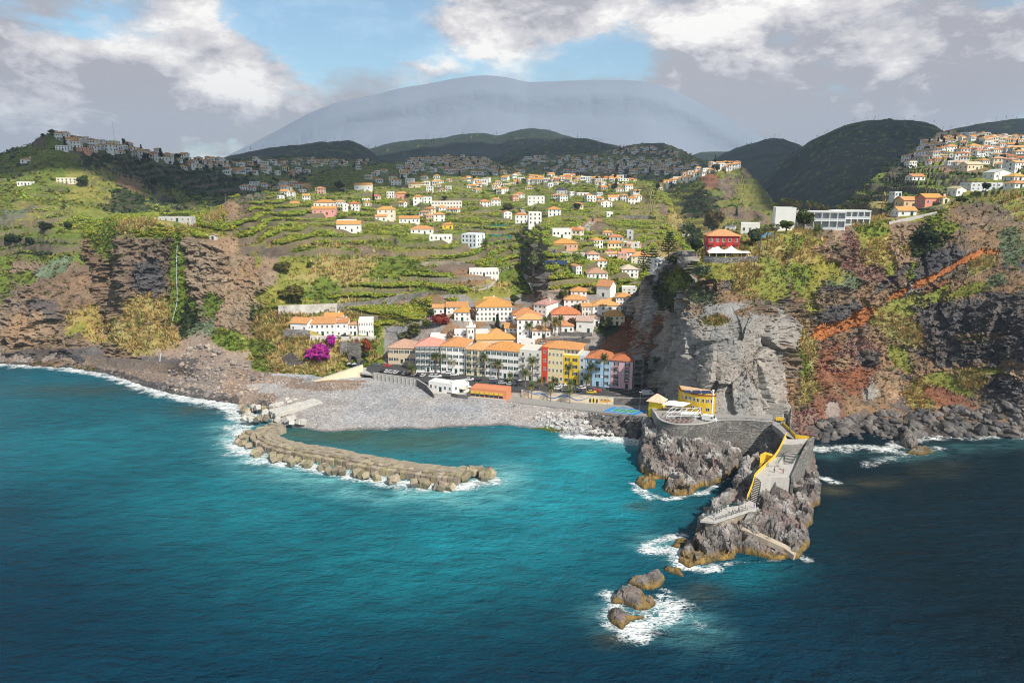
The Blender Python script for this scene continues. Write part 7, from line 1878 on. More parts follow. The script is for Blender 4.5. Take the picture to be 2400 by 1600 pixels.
for a in [('big dark reddish tree on the crest of the banana slope', 796,449,24,30,(.075,.06,.02)),('tall dark cypress in the middle of the upper houses',1360,424,18,9,DKG,'cone'),('broad dark tree left of the tall cypress',1325,424,10,16,MDG),
  ('round dark conifer below the white school',1166,772,34,26,(.05,.065,.03),'cone'),('bare pale tree left of the white school',1112,750,36,30,(.22,.17,.11)),('bare twiggy tree on the low white flat roof',1056,800,24,30,(.26,.18,.12)),
  ('green tree behind the brown hip roofed house',1205,716,26,28,MDG),('shrubby green tree in front of the chapel',1320,700,22,28,OLV),('yellow green tree by the stepped houses',1352,726,14,22,OLV),('tree with brown leaves beside the white warehouse',1340,768,26,24,(.16,.09,.05)),
  ('green tree right of the little arched window house',1012,744,20,16,MDG),('olive tree above the columned house',972,790,34,44,OLV),('grey green tree above the white palace road',950,800,28,40,(.13,.14,.07)),('yellow tree beside the road above the square',1000,770,22,26,YLG),
  ('dark leaning tree with tawny crown behind the red house',1668,560,70,50,(.12,.085,.025)),('round clipped bright green tree in front of the hotel',1842,546,30,40,(.10,.14,.02)),('large leafy tree hiding part of the white hotel grid',1884,540,56,48,(.075,.10,.025)),
  ('dark tree left of the round clipped tree',1828,540,24,26,MDG),('grey green fig tree beside the red house',1766,576,42,44,(.08,.12,.07)),('small olive tree above the hotel roof',1726,505,20,12,MDG,'cone'),
  ('dark shrubby tree on the left rim of the headland',1630,600,40,40,DKG),('dark bush tree below the first pine on the rock',1580,626,30,40,(.06,.06,.025)),('big dark clump of trees on the right cliff top',2170,580,44,60,DKG),('palm like dark tree beside the solar roofed house',2310,450,22,26,DKG),
  ('dark tree below the orange and pink pair',2250,478,18,40,MDG),('bright bush in the meadow above the arcade building',728,628,16,22,(.12,.14,.015)),('wide olive bush on the meadow above the stained wall',690,712,50,76,(.14,.13,.03)),('olive bush on the left of the meadow',662,640,30,52,(.14,.13,.045)),
  ('dark round bush at the left edge of the hillside',30,575,30,44,DKG),('second dark round bush on the left hillside',108,545,26,34,DKG),('third dark round bush on the left hillside',70,574,20,26,DKG),('dark round bush on the left slope in the middle',160,540,20,26,DKG),
  ('dark tree right of the cream farmhouse',195,438,26,30,MDG),('dark tree on the shaded left slope',364,440,24,22,DKG),('tree on the very top of the left hill',122,316,14,16,DKG),('tree left of the top of the left hill',100,322,10,12,DKG),
  ('dark tree beside the grey modern house',1215,566,20,26,MDG),('green tree beside the salmon house',955,466,14,16,MDG),('dark tree above the long school',1042,470,12,14,DKG),('tree beside the road bend',1190,500,26,40,OLV),('tree right of the pink villa',1352,492,18,22,DKG),
  ('dark wood edge tree on the far hill, left',1000,366,16,14,DKG),('dark wood edge tree on the far hill, centre',1016,366,22,16,DKG,'cone'),('dark wood edge tree on the far hill, right',1052,366,20,16,DKG),('lone conifer on the skyline of the far spur',1676,382,16,10,DKG,'cone'),
  ('palm green shrub tree at the gorge road',1240,588,26,30,MDG),('pale leafy bush on the gorge wall',1252,640,60,34,(.15,.16,.07)),('green bush beside the tunnel mouth',858,842,20,20,MDG),('dark green trees above the warehouse rock',1416,768,16,50,(.07,.08,.025))]:
    tree(*a)
# bougainvillea
for lab, u, v, hp, wp, col in [('large magenta bougainvillea hanging over the rocks below the arcade building',752,838,46,84,(.42,.03,.30)),('second part of the magenta bougainvillea, on the wall to the right',778,812,34,34,(.46,.03,.34)),('small magenta bougainvillea beside the orange one',841,822,34,14,(.44,.04,.30)),('orange red bougainvillea by the road above the tunnel',861,822,40,32,(.36,.09,.03)),('dark red bougainvillea on the wall of the old town',1032,757,28,58,(.24,.045,.03))]:
    p = hit(u, v)[0]; tree(lab, u, v, hp, wp, col, name='bougainvillea', P0=p + Vector((0, -1.5, 0)), cat='shrub', shrub=True)
# tall star pines
def star_pine(label, u, v, hpx):
    p = hit(u, v)[0]; q = mpp(p); h = hpx * q; t = empty('pine_tree', p); tag(t, label, 'pine tree')
    MB().tube([(0,0,-1),(0,0,h)], [.35,.05], 6).obj('trunk', M_bark, t)
    for k in range(9):
        z = h * (.22 + .085 * k); L_ = h * .30 * (1 - (k / 9.5) ** 1.3) + .4; m_ = MB()
        T_ = []; C_ = []
        for j in range(7):
            a = j * 6.283 / 7 + k * .5
            for f in np.linspace(.2, 1, 7):
                c = np.array([[math.cos(a) * L_ * f, math.sin(a) * L_ * f, .12 * L_ * f * f]])
                t1, c1 = clumps(c, np.array([.75]), np.array([[.045,.075,.03]]), 5, 'bush'); T_.append(t1); C_.append(c1)
        T_ = np.concatenate(T_); C_ = np.concatenate(C_)
        o = link('branch_whorl', np_mesh('branch_whorl', T_.reshape(-1, 3), np.arange(len(T_) * 3).reshape(-1, 3), M_leaf, np.repeat(C_, 3, 0)), t); o.location.z = z
for a in [('tall star pine nearest the headland rock', 1528,652,74),('tall star pine left of the first, behind it', 1508,642,60),('star pine with open whorls behind the yellow house', 1567,604,62)]: star_pine(*a)

# palms
M_palm = foliage_mat('palm_leaves'); M_ptrunk = mat('palm_bark', (.19,.15,.11), .95, .3, 3.0)
def frond_mesh(L_, droop, wd, seed, fan=False):
    r = random.Random(seed); vs, fs, cl = [], [], []
    n = 7
    if fan:
        for k in range(9):
            a = (k - 4) * .28; vs += [(0, 0, 0), (math.cos(a - .1) * L_ * .75, math.sin(a - .1) * L_ * .75, -.1 * L_), (math.cos(a) * L_, math.sin(a) * L_, -.30 * L_)]; fs.append((3*k, 3*k+1, 3*k+2))
            b = len(vs)
        return vs, fs
    prev = None; pts = []
    for i in range(n + 1):
        s_ = i / n; pts.append((L_ * s_ * (1 - .22 * droop * s_ * s_), L_ * (.34 * s_ - droop * s_ * s_ * .72)))
    for i in range(n):
        (x0, z0), (x1, z1) = pts[i], pts[i+1]
        for sd in (-1, 1):
            for h_ in (0, .5):
                xa = x0 + (x1 - x0) * h_; za = z0 + (z1 - z0) * h_; xb = x0 + (x1 - x0) * (h_ + .46); zb = z0 + (z1 - z0) * (h_ + .46)
                w = wd * math.sin(math.pi * min(1, .14 + .80 * (i + h_) / n)) * r.uniform(.85, 1.1); b = len(vs)
                vs += [(xa, 0, za), (xb, 0, zb), (xb + .30 * w, sd * w, zb - .32 * w)]; fs.append((b, b + 1, b + 2))
    return vs, fs
def mk_frond(L_, droop, wd, seed, col, fan=False):
    vs, fs = frond_mesh(L_, droop, wd, seed, fan); me = bpy.data.meshes.new('frond'); me.from_pydata(vs, [], fs)
    ca = me.color_attributes.new('Col', 'FLOAT_COLOR', 'POINT'); r = np.random.default_rng(seed); rgba = np.ones((len(vs), 4), np.float32); rgba[:, :3] = np.array(col) * r.uniform(.75, 1.25, (len(vs), 1)); ca.data.foreach_set('color', rgba.ravel()); me.materials.append(M_palm); return me
FR = [mk_frond(1.0, dr, .30, 50 + i, (.15,.18,.06) if dr < .9 else (.28,.22,.08)) for i, dr in enumerate((.1, .35, .6, .85, 1.15))]
FN = [mk_frond(1.0, 0, .2, 70 + i, c_, True) for i, c_ in enumerate(((.13,.15,.05), (.16,.16,.06), (.26,.20,.10)))]
def palm(label, p, h, L_, fan=False, dark=False, group=None, tw=.26):
    t = empty('palm_tree', p, random.uniform(0, 6.3)); tag(t, label, 'palm tree', group)
    k = random.uniform(-.35, .35)
    MB().tube([(0,0,-.4),(k*.3,0,h*.35),(k*.8,.1*k,h*.7),(k,0,h)], [tw*1.2,tw,tw*.9,tw*.8], 7).obj('trunk', M_ptrunk, t)
    n = 26 if not fan else 26
    for i in range(n):
        if fan:
            el = -1.1 + 2.2 * (i / n); o = link('frond', FN[0 if el > .2 else 1 if el > -.5 else 2], t); s_ = L_ * .8
            o.rotation_euler = (random.uniform(-.3, .3), -el, i * 2.4); o.location = (k + math.cos(i*2.4)*math.cos(el)*L_*.32, math.sin(i*2.4)*math.cos(el)*L_*.32, h + math.sin(el) * L_ * .32); s_ = L_ * .62
        else:
            q = i / n; o = link('frond', FR[min(4, int(q * 5))], t); s_ = L_ * random.uniform(.9, 1.1)
            o.rotation_euler = (random.uniform(-.2, .2), -(1.0 - 1.25 * q), i * 2.4); o.location = (k, 0, h)
        o.scale = (s_, s_, s_); o.color = (.6, .65, .6, 1) if dark else (1, 1, 1, 1)
def c5(x, y): return (1000 + x / 4.2, 600 + y / 4.2)
def c4t(x, y): return (600 + x / 4.48, 600 + y / 4.48)
def ordinal(i): return ['first','second','third','fourth','fifth','sixth','seventh','eighth','ninth','tenth','eleventh','twelfth','thirteenth','fourteenth','fifteenth','sixteenth','seventeenth','eighteenth','nineteenth','twentieth'][i] if i < 20 else '%dth' % (i + 1)
row = sorted([(95,1150,1005),(178,1150,1000),(265,1150,1035),(570,1190,1010),(650,1190,1060),(710,1200,1070),(835,1150,955),(825,1262,1190),(968,1290,1165),(1040,1260,1055),(1110,1305,1240),(1250,1290,1235),(1390,1300,1120),(1505,1250,1050),(1415,1345,1262),(1612,1300,1110),(1570,1350,1220),(1740,1312,1030)])
for i, (x, yb_, yt) in enumerate(row):
    u, v = c5(x, yb_); p = GV(u, v, ZR); h = (yb_ - yt) / 4.2 * mpp(p) * 1.08
    palm('%s palm from the left along the car park in front of the coloured blocks' % ordinal(i), p, max(1.6, h), 3.3 if h > 5 else 2.6, dark=x > 1450, group='date palms along the waterfront')
for i, (x, yb_, yt) in enumerate([(1030,1405,1285),(1220,1425,1310),(1410,1450,1345)]):
    u, v = c5(x, yb_); p = GV(u, v, 3.4); palm('%s young palm from the left on the lower promenade by the mural' % ordinal(i), p, (yb_ - yt) / 4.2 * mpp(p) * 1.08, 2.5, group='young palms on the lower promenade', tw=.2)
u, v = c4t(1632, 1258); p = GV(u, v, ZR); palm('short stout palm at the bend of the sea wall', p, 3.4, 3.4, tw=.4)
for lab, x, yb_, yt in [('tall palm behind the white pergola roof on the town square', 1165,820,645),('slim palm in front of the white three storey house', 1012,800,695),('left palm of the close pair on the town square', 1262,790,655),('right palm of the close pair on the town square', 1318,770,632),('dark palm at the foot of the rock by the road, left one', 2170,1105,1060),('dark palm at the foot of the rock by the road, right one', 2255,1100,1045),('palm in front of the cream villa under the rock', 1790,690,650)]:
    p = hit(*c5(x, yb_))[0]; palm(lab, p, max(2, (yb_ - yt) / 4.2 * mpp(p) * 1.05), 3.2, dark=x > 2000)
p = hit(1137, 586)[0]; palm('single big palm at the gorge road beside the blue white apartments', p, 4, 5.2)
for lab, x, yb_, yt in [('tall fan palm left of the hotel with a bare trunk',1000,345,150),('fan palm behind the hotel end, first from the left',1110,240,105),('fan palm behind the hotel end, second from the left',1140,230,105),('fan palm behind the hotel end, third from the left',1195,230,115),('fan palm behind the hotel end, fourth from the left',1270,230,130),('fan palm behind the balcony grid, left one',1392,230,130),('fan palm behind the balcony grid, middle one',1482,240,150),('fan palm behind the balcony grid, right one',1562,240,170),
   ('front fan palm beside the fig tree on the headland',845,740,440),('second fan palm beside the fig tree on the headland',930,640,400),('third fan palm beside the fig tree, by the ramp',1010,560,390),('fan palm on the slope below the hotel lawn',1150,860,660),('small fan palm at the end of the gorge terraces',125,600,470)]:
    u, v = 1600 + x / 4.704, 450 + yb_ / 4.704
    p = hit(u, v)[0]
    if yb_ < 350: p = Vector([float(q) for q in atY(u, v, 352)])
    palm(lab, p, (yb_ - yt) / 4.704 * mpp(p) * 1.02, 2.4, fan=True)
palm('low spreading agave palm below the white balcony grid', hit(1914, 548)[0], .8, 4.2)

# ------------------------------------------------------------------ waterfall
M_fall = mat('falling_water', (.40,.44,.44), .4, .4, 1.2)
for lab, pts, w0 in [('thin white waterfall dropping down the green cleft of the left cliff', [(418,566),(416,600),(415,640),(417,680),(416,712),(408,742),(402,770),(396,790)], 1.0),('short side fall left of the thin waterfall', [(391,742),(390,765),(388,792)], .7),('little lower fall above the rubble cone', [(380,826),(378,836),(377,846)], 1.6)]:
    P = [hit(u, v)[0] + Vector((0, -1.1, 0)) for u, v in pts]
    for i in range(1, len(P)): P[i].y = min(P[i].y, P[i-1].y + .2)
    P = smooth_path(P, 5); vs, fs = [], []
    for i, p in enumerate(P):
        w = w0 * (.5 + .5 * abs(math.sin(i * 1.3))) * .24
        vs += [p + Vector((-w, 0, 0)), p + Vector((w, 0, 0)), p + Vector((0, .25, 0))]
    for i in range(len(P) - 1): b = 3*i; fs += [(b, b+1, b+4, b+3), (b+1, b+2, b+5, b+4), (b+2, b, b+3, b+5)]
    tag(MB().add(vs, fs).obj('waterfall', M_fall), lab, 'waterfall')
# ------------------------------------------------------------------ church tower
p = hit(1104, 813)[0]; q = mpp(p); w = 19 * q
ct = empty('church_tower', p); tag(ct, 'white square church tower with a pointed white spire behind the hotel row', 'church tower')
hh = 46 * q
o = MB().box(-w/2, w/2, 0, w, -2, hh).obj('wall', M_plaster, ct); o.color = (*WHITE, 1)
for sx in (-1, 1): MB().box(sx*w/2 - .35, sx*w/2 + .35, -.06, .3, -2, hh + .02).obj('corner_stone', M_tanwall, ct)
MB().box(-w/2 - .25, w/2 + .25, -.25, w + .25, hh + .03, hh + .45).obj('cornice', M_white, ct)
MB().add([(-w*.32, w*.18, hh+.46), (w*.32, w*.18, hh+.46), (w*.32, w*.82, hh+.46), (-w*.32, w*.82, hh+.46), (0, w*.5, hh + 20*q)], [(3,2,1,0),(0,1,4),(1,2,4),(2,3,4),(3,0,4)]).obj('spire', M_white, ct)
for sx in (-1, 1):
    for sy in (0, 1): MB().add([(-.3,-.3,0),(.3,-.3,0),(.3,.3,0),(-.3,.3,0),(0,0,1.5)], [(3,2,1,0),(0,1,4),(1,2,4),(2,3,4),(3,0,4)]).obj('pinnacle', M_white, ct).location = (sx * (w/2 - .2), .2 + sy * (w - .4), hh + .46)
cl = MB(); cl.v = [(.85*math.cos(a), -.08, .85*math.sin(a)) for a in np.linspace(0, 6.283, 17)[:-1]] + [(.85*math.cos(a), .05, .85*math.sin(a)) for a in np.linspace(0, 6.283, 17)[:-1]]
cl.f = [tuple(range(15, -1, -1))[::-1]] + [(i, (i+1) % 16, 16 + (i+1) % 16, 16 + i) for i in range(16)]
co = cl.obj('clock', mat('clock_grey', (.16,.17,.18), .5), ct); co.location = (0, 0, hh * .50)
MB().bar((0,-.12,0),(0,-.12,.6),.1).bar((0,-.12,0),(.4,-.12,.1),.1).obj('clock_hands', M_white, co)
for sx in (-.9, .9): put('window', win_mesh('small', .6, 1.4), ct, (sx, 0, hh * .80))

# ------------------------------------------------------------------ the many houses of the upper villages
class R2: pass
hr = random.Random(21)
regs = [ # phrase, polyline of (u, v), half height, count
 ('on left hill crest', [(134,330),(200,345),(270,350),(330,362)], 11, 28), ('on long left ridge', [(300,360),(400,374),(470,382),(520,380)], 9, 24),
 ('on far left ridge', [(490,380),(580,384),(680,385),(780,382),(880,380)], 9, 48), ('behind the rocky knoll', [(560,444),(650,440),(720,440)], 5, 17), ('on shaded left slope', [(420,392),(520,404),(640,404),(720,408)], 10, 23),
 ('in dense middle village', [(955,382),(1020,377),(1090,378),(1150,384)], 9, 66), ('below dense middle village', [(930,402),(1030,398),(1140,400),(1230,408)], 12, 58),
 ('in high right village', [(1225,378),(1300,378),(1400,384),(1520,386),(1640,388)], 12, 101), ('on high right hilltop', [(1440,358),(1500,352),(1560,360),(1590,366)], 8, 31), ('on shaded high band', [(1280,404),(1400,400),(1540,402),(1640,398)], 9, 58),
 ('on sunlit gorge crest', [(1240,424),(1320,424),(1420,424),(1490,425)], 7, 52), ('among upper bananas', [(840,412),(900,420),(1000,436),(1100,440),(1200,440)], 16, 37), ('on far spur line', [(1545,444),(1590,424),(1640,408),(1690,392),(1730,390)], 7, 52),
 ('on right hillside top', [(2200,322),(2280,324),(2400,332)], 8, 56), ('in right hillside village', [(2160,352),(2230,346),(2320,348),(2400,350)], 14, 52), ('lower on right hillside', [(2120,384),(2220,376),(2330,376),(2400,392)], 14, 37),
 ('on sunny banana slope', [(640,462),(760,470),(880,474),(1000,500),(1100,510)], 26, 26), ('on slope above gorge', [(1180,450),(1300,450),(1420,450),(1500,462)], 26, 30), ('on valley garden terraces', [(1300,560),(1400,580),(1500,586)], 30, 14)]
cand = []
for ph, line, hv, n in regs:
    us = [a[0] for a in line]; vs_ = [a[1] for a in line]; k = 0; tries = 0
    while k < n and tries < n * 14:
        tries += 1
        u = hr.uniform(us[0], us[-1]); v = float(np.interp(u, us, vs_)) + hr.uniform(-hv, hv)
        if any(u0 - 3 < u < u1 + 3 and a - 3 < v < b + 4 for u0, u1, a, b in HOUSE_PX): continue
        if any(abs(u - c[1]) < 6 and abs(v - c[2]) < 4.2 for c in cand): continue
        P_, n_ = hit(u, v)
        if P_ is None or P_.y < 330 or P_.y > 2300: continue
        cand.append((ph, u, v, P_)); k += 1
cand.sort(key=lambda c: c[3].y)
NT = 215
W_, TW = [('white', (.78,.77,.74)), ('white', (.72,.71,.69)), ('white', (.80,.79,.76)), ('cream', (.72,.64,.48)), ('pale grey', (.56,.56,.55)), ('salmon', (.68,.40,.32))], [10, 8, 8, 5, 3, 2]
K_, TK = [('orange hip roof', 'hip', ORANGE), ('brown hip roof', 'hip', TERRA), ('orange gable roof', 'gable', (.66,.30,.08)), ('flat roof', 'flat', WHITE), ('brick red hip roof', 'hip', BRICK)], [9, 4, 6, 7, 2]
sv, sf, scol = [], [], []
things_ = []
for i, (ph, u, v, P_) in enumerate(cand):
    wn, wc = hr.choices(W_, TW)[0]; rn, rk, rcl = hr.choices(K_, TK)[0]
    w = hr.uniform(6, 11.5); d = hr.uniform(5.5, 8.5); st_ = hr.choice((1, 1, 2, 2)); h = 3.0 * st_ + .3; rz = R(hr.uniform(-28, 28))
    if i < NT: things_.append((ph, u, v, P_, wn, wc, rn, rk, rcl, w, d, st_, h, rz))
    else:
        m_ = wall_mesh(rk, w, d, h, d * .24); r_ = roof_mesh(rk, w, d, h, d * .24)
        wn_ = MB()
        for sx in (-.3, 0, .3): wn_.box(w*sx - .8, w*sx + .8, -.08, .05, h * .45, h * .8)
        c_, s_ = math.cos(rz), math.sin(rz)
        for mb, colr in ((m_, wc), (r_, rcl if rk != 'flat' else wc), (wn_, (.05,.06,.07))):
            b = len(sv); sv += [(P_.x + x*c_ - y*s_, P_.y + x*s_ + y*c_, P_.z + z - .3) for x, y, z in mb.v]; sf += [tuple(k + b for k in f) for f in mb.f]; scol += [colr] * len(mb.v)
cnt = {}
def bucket(t): return '%s %s house with %s %s' % ('low' if t[11] == 1 else 'tall', t[4], t[6], t[0])
things_.sort(key=lambda t: t[1])
tot = {}
for t in things_: tot[bucket(t)] = tot.get(bucket(t), 0) + 1
for t in things_:
    b_ = bucket(t); cnt[b_] = cnt.get(b_, 0) + 1
    lab = b_ if tot[b_] == 1 else b_ + ', %s from left' % ordinal(cnt[b_] - 1)
    building('house', lab, t[3] - Vector((0, 0, .3)), t[9], t[10], t[12], t[13], wall=t[5], roof=t[7], rcol=t[8], rows=t[11], cols=3, scols=1, group='village houses ' + t[0], door=t[11] == 2)
me = bpy.data.meshes.new('distant_houses'); me.from_pydata(sv, [], sf)
ca = me.color_attributes.new('Col', 'FLOAT_COLOR', 'POINT'); rgba = np.ones((len(sv), 4), np.float32); rgba[:, :3] = np.array(scol); ca.data.foreach_set('color', rgba.ravel())
me.materials.append(ground_mat('distant_walls', .3, .0, .1, .08)); tag(link('distant_houses', me), kind='stuff')

# trees among the upper houses
tk_ = 0
for k in range(150):
    ph, u, v, P_ = hr.choice(cand); du, dv = hr.uniform(-16, 16), hr.uniform(-5, 7)
    p, n_ = hit(u + du, v + dv)
    if p is None or p.y > 2300 or p.y < 380: continue
    q = mpp(p); h = hr.uniform(5, 11) / q; w = hr.uniform(5, 10) / q; c = hr.choice((DKG, DKG, MDG, OLV))
    tree('dark tree between the houses ' + ph if c is not OLV else 'olive green tree between the houses ' + ph, u + du, v + dv, h, w, c, hr.choice(('round', 'round', 'cone')), P0=p, group='trees between the houses ' + ph)

# ------------------------------------------------------------------ boulders
M_bould = mat('boulder_stone', (.2,.2,.2), .9, .35, .8, objcol=True, bump=.7, bscale=2.0)
def boulder_mesh(seed):
    me = bpy.data.meshes.new('boulder'); import bmesh
    bm = bmesh.new(); bmesh.ops.create_icosphere(bm, subdivisions=2, radius=1.0)
    P = np.array([v.co[:] for v in bm.verts]); f = facets(P + 5 * seed, 1.1, seed, 1.0); r = 1 + .45 * f + .15 * fbm(P + seed, .8, 2, seed)
    sc = np.random.default_rng(seed).uniform(.7, 1.2, 3)
    for v, k in zip(bm.verts, r): v.co = Vector(v.co * float(k)); v.co.x *= sc[0]; v.co.y *= sc[1]; v.co.z *= sc[2] * .8
    bm.to_mesh(me); bm.free(); me.materials.append(M_bould); return me
BM = [boulder_mesh(i) for i in range(10)]
br = random.Random(3); bl = []
def boulders(label, group, poly, n, lo, hi, cols, zone=None):
    us = [a[0] for a in poly]; k = 0; tr_ = 0
    while k < n and tr_ < n * 20:
        tr_ += 1; u = br.uniform(min(us), max(us)); v = br.uniform(min(a[1] for a in poly), max(a[1] for a in poly))
        if not in_poly(np.array([u]), np.array([v]), poly)[0]: continue
        p, n_ = hit(u, v)
        if p is None or p.z < -.6 or p.z > 30: continue
        bl.append((label, group, p, lo + (hi - lo) * br.random() ** 2.2, br.choice(cols))); k += 1
DK = [(.10,.095,.095), (.14,.13,.125), (.075,.07,.072), (.17,.15,.14)]; LT = [(.48,.47,.45), (.40,.38,.37), (.55,.54,.52)]; BR_ = [(.34,.28,.23), (.26,.22,.20), (.42,.36,.30), (.20,.18,.175)]
boulders('dark boulder under the right cliff', 'boulders under the right cliff', [(1910,1040),(1920,985),(2000,985),(2080,965),(2180,960),(2280,950),(2420,945),(2420,1030),(2200,1030),(2050,1046)], 320, .7, 2.8, DK)
boulders('dark grey armour boulder below the blue sports court', 'armour boulders below the sports court', [(1345,972),(1420,974),(1510,984),(1508,1026),(1440,1020),(1380,990)], 130, .7, 1.8, DK)
boulders('pale boulder at the right end of the pebble beach', 'pale boulders at the end of the beach', [(1250,965),(1330,966),(1390,990),(1460,1020),(1330,1014),(1260,1000)], 170, .35, 1.1, LT)
boulders('brown stone on the left shore', 'stones of the left rubble shore', [(380,880),(460,800),(520,810),(620,880),(640,910),(560,935),(450,925),(360,905)], 260, .4, 1.7, BR_)
boulders('wet dark stone on the left shore', 'wet stones of the left shoreline', [(150,850),(250,858),(400,905),(540,930),(560,945),(440,930),(300,892),(160,862)], 110, .5, 1.5, DK)
def shore_bit(p):
    u, v, _ = px_of(np.array(p[:])); w_ = 'by the water' if p.z < 1.3 else 'higher up'
    if u > 1880: return ('near the pier, ' if u < 2010 else 'near the large black boulder, ' if u < 2130 else 'right of the large black boulder, ' if u < 2270 else 'near the right picture edge, ') + w_
    if u > 1240: return w_
    return ('far left, ' if u < 300 else 'below the rubble cone, ' if u < 470 else 'near the white blocks, ') + w_
bl.sort(key=lambda b: -b[3] / mpp(b[2]))
sV, sF, sC, off = [], [], [], 0
bP = [(np.array([v.co[:] for v in m_.vertices]), np.array([p.vertices[:] for p in m_.polygons])) for m_ in BM]
for i, (lab, grp, p, sz, colr) in enumerate(bl):
    k = br.randrange(10); rz = br.uniform(0, 6.3)
    if i < 290:
        o = link('boulder', BM[k]); o.location = p + Vector((0, 0, sz * .15)); o.scale = (sz, sz, sz * br.uniform(.7, 1.1)); o.rotation_euler = (br.uniform(-.4, .4), br.uniform(-.4, .4), rz); o.color = (*colr, 1); tag(o, '%s %s, %s' % ('large' if sz > 1.9 else 'middling' if sz > 1.2 else 'small', lab, shore_bit(p)), 'boulder', grp)
    else:
        V_k, F_k = bP[k]; c_, s_ = math.cos(rz), math.sin(rz)
        W = V_k * sz; sV.append(np.c_[W[:, 0]*c_ - W[:, 1]*s_ + p.x, W[:, 0]*s_ + W[:, 1]*c_ + p.y, W[:, 2]*.9 + p.z + sz*.15]); sF.append(F_k + off); off += len(W); sC.append(np.tile(colr, (len(W), 1)))
# cobbles of the pebble beach, too many to count
idx = pick(B, (B['P'].reshape(-1, 3)[:, 2] > .3) & (B['U'].ravel() > 560), .09); PB = B['P'].reshape(-1, 3)[idx]
ico = bP[0][0][:12]; ph_ = [np.array([[-1,-1,-.4],[1,-1,-.4],[1,1,-.4],[-1,1,-.4],[-.5,-.5,.6],[.5,-.5,.6],[.5,.5,.6],[-.5,.5,.6]])]
Fk = np.array([[4,5,6],[4,6,7],[0,1,5],[0,5,4],[1,2,6],[1,6,5],[2,3,7],[2,7,6],[3,0,4],[3,4,7]])
sz = rng.uniform(.12, .34, len(PB)) * (1 + 1.0 * (rng.random(len(PB)) < .06)); a = rng.uniform(0, 6.3, len(PB))
pv = ph_[0][None] * sz[:, None, None] * rng.uniform(.6, 1.3, (len(PB), 1, 3)); x = pv[..., 0]*np.cos(a)[:, None] - pv[..., 1]*np.sin(a)[:, None]; y = pv[..., 0]*np.sin(a)[:, None] + pv[..., 1]*np.cos(a)[:, None]
pv = np.stack([x, y, pv[..., 2]], -1) + PB[:, None]
g_ = rng.uniform(.16, .56, (len(PB), 1)) * np.array([1, .98, .98]); 
sV.append(pv.reshape(-1, 3)); sF.append((Fk[None] + 8 * np.arange(len(PB))[:, None, None]).reshape(-1, 3) + off); sC.append(np.repeat(g_, 8, 0))
tag(link('shore_stones', np_mesh('shore_stones', np.concatenate(sV), np.concatenate(sF), ground_mat('shore_stone', 1.0, .5, .2, .3), np.concatenate(sC))), kind='stuff')

# ------------------------------------------------------------------ cars
M_car = mat('car_paint', (.8,.8,.8), .25, .04, .5, spec=.6, objcol=True); M_tyre = mat('tyre', (.02,.02,.02), .8); M_lamp = mat('lamp_glass', (.6,.6,.58), .2); M_red = mat('red_lamp', (.35,.02,.02), .3)
def car_parts(van=False):
    L_, Wd = (5.4, 1.95) if van else (4.2, 1.75)
    prof = [(-2.1,.35),(-2.1,.85),(-1.95,.95),(-1.3,.98),(.95,.98),(2.0,.86),(2.1,.62),(2.1,.35)] if not van else [(-2.7,.4),(-2.7,2.15),(-2.55,2.3),(1.3,2.3),(1.75,1.35),(2.6,1.15),(2.7,.8),(2.7,.4)]
    body = MB(); n = len(prof); y = Wd / 2
    body.add([(x, -y, z) for x, z in prof] + [(x, y, z) for x, z in prof], [tuple(range(n)), tuple(range(2*n-1, n-1, -1))] + [(i, n + i, n + (i+1) % n, (i+1) % n) for i in range(n)])
    glass = MB()
    if not van:
        lo = [(-1.85,-y+.06,.982),(1.0,-y+.06,.982),(1.0,y-.06,.982),(-1.85,y-.06,.982)]; hi = [(-1.35,-y+.3,1.42),(.15,-y+.3,1.42),(.15,y-.3,1.42),(-1.35,y-.3,1.42)]
        glass.add(lo + hi, [(0,1,5,4),(1,2,6,5),(2,3,7,6),(3,0,4,7),(4,5,6,7)])
        roof = MB().add([(x*1.02, yy*1.01, 1.425) for x, yy, _ in hi] + [(x*.98, yy*.96, 1.47) for x, yy, _ in hi], [(3,2,1,0),(4,5,6,7),(0,1,5,4),(1,2,6,5),(2,3,7,6),(3,0,4,7)])
    else:
        glass.box(.5, 1.2, -y - .02, y + .02, 1.35, 1.95).add([(1.36,-y+.12,2.24),(1.80,-y+.12,1.40),(1.80,y-.12,1.40),(1.36,y-.12,2.24)], [(0,1,2,3)]); roof = MB().box(-2.5, 1.2, -y + .1, y - .1, 2.302, 2.34)
    wheel = MB().tube([(0,-.11,0),(0,.11,0)], .33, 12); rim = MB().tube([(0,-.12,0),(0,.12,0)], .2, 8)
    x1 = 1.35 if not van else 1.75; x0 = -1.3 if not van else -1.7
    hl = MB().box(-.03, .03, -.2, .2, -.09, .09)
    return dict(body=body.mesh('body', M_car), windows=glass.mesh('windows', M_glass), roof=roof.mesh('roof', M_car), wheel=wheel.mesh('wheel', M_tyre), rim=rim.mesh('rim', M_metal), lamp=hl.mesh('headlight', M_lamp), tail=hl.mesh('tail_light', M_red), w=((x1, -y + .08), (x1, y - .08), (x0, -y + .08), (x0, y - .08)), L=L_ / 2, van=van, y=y)
CARP, VANP = car_parts(), car_parts(True)
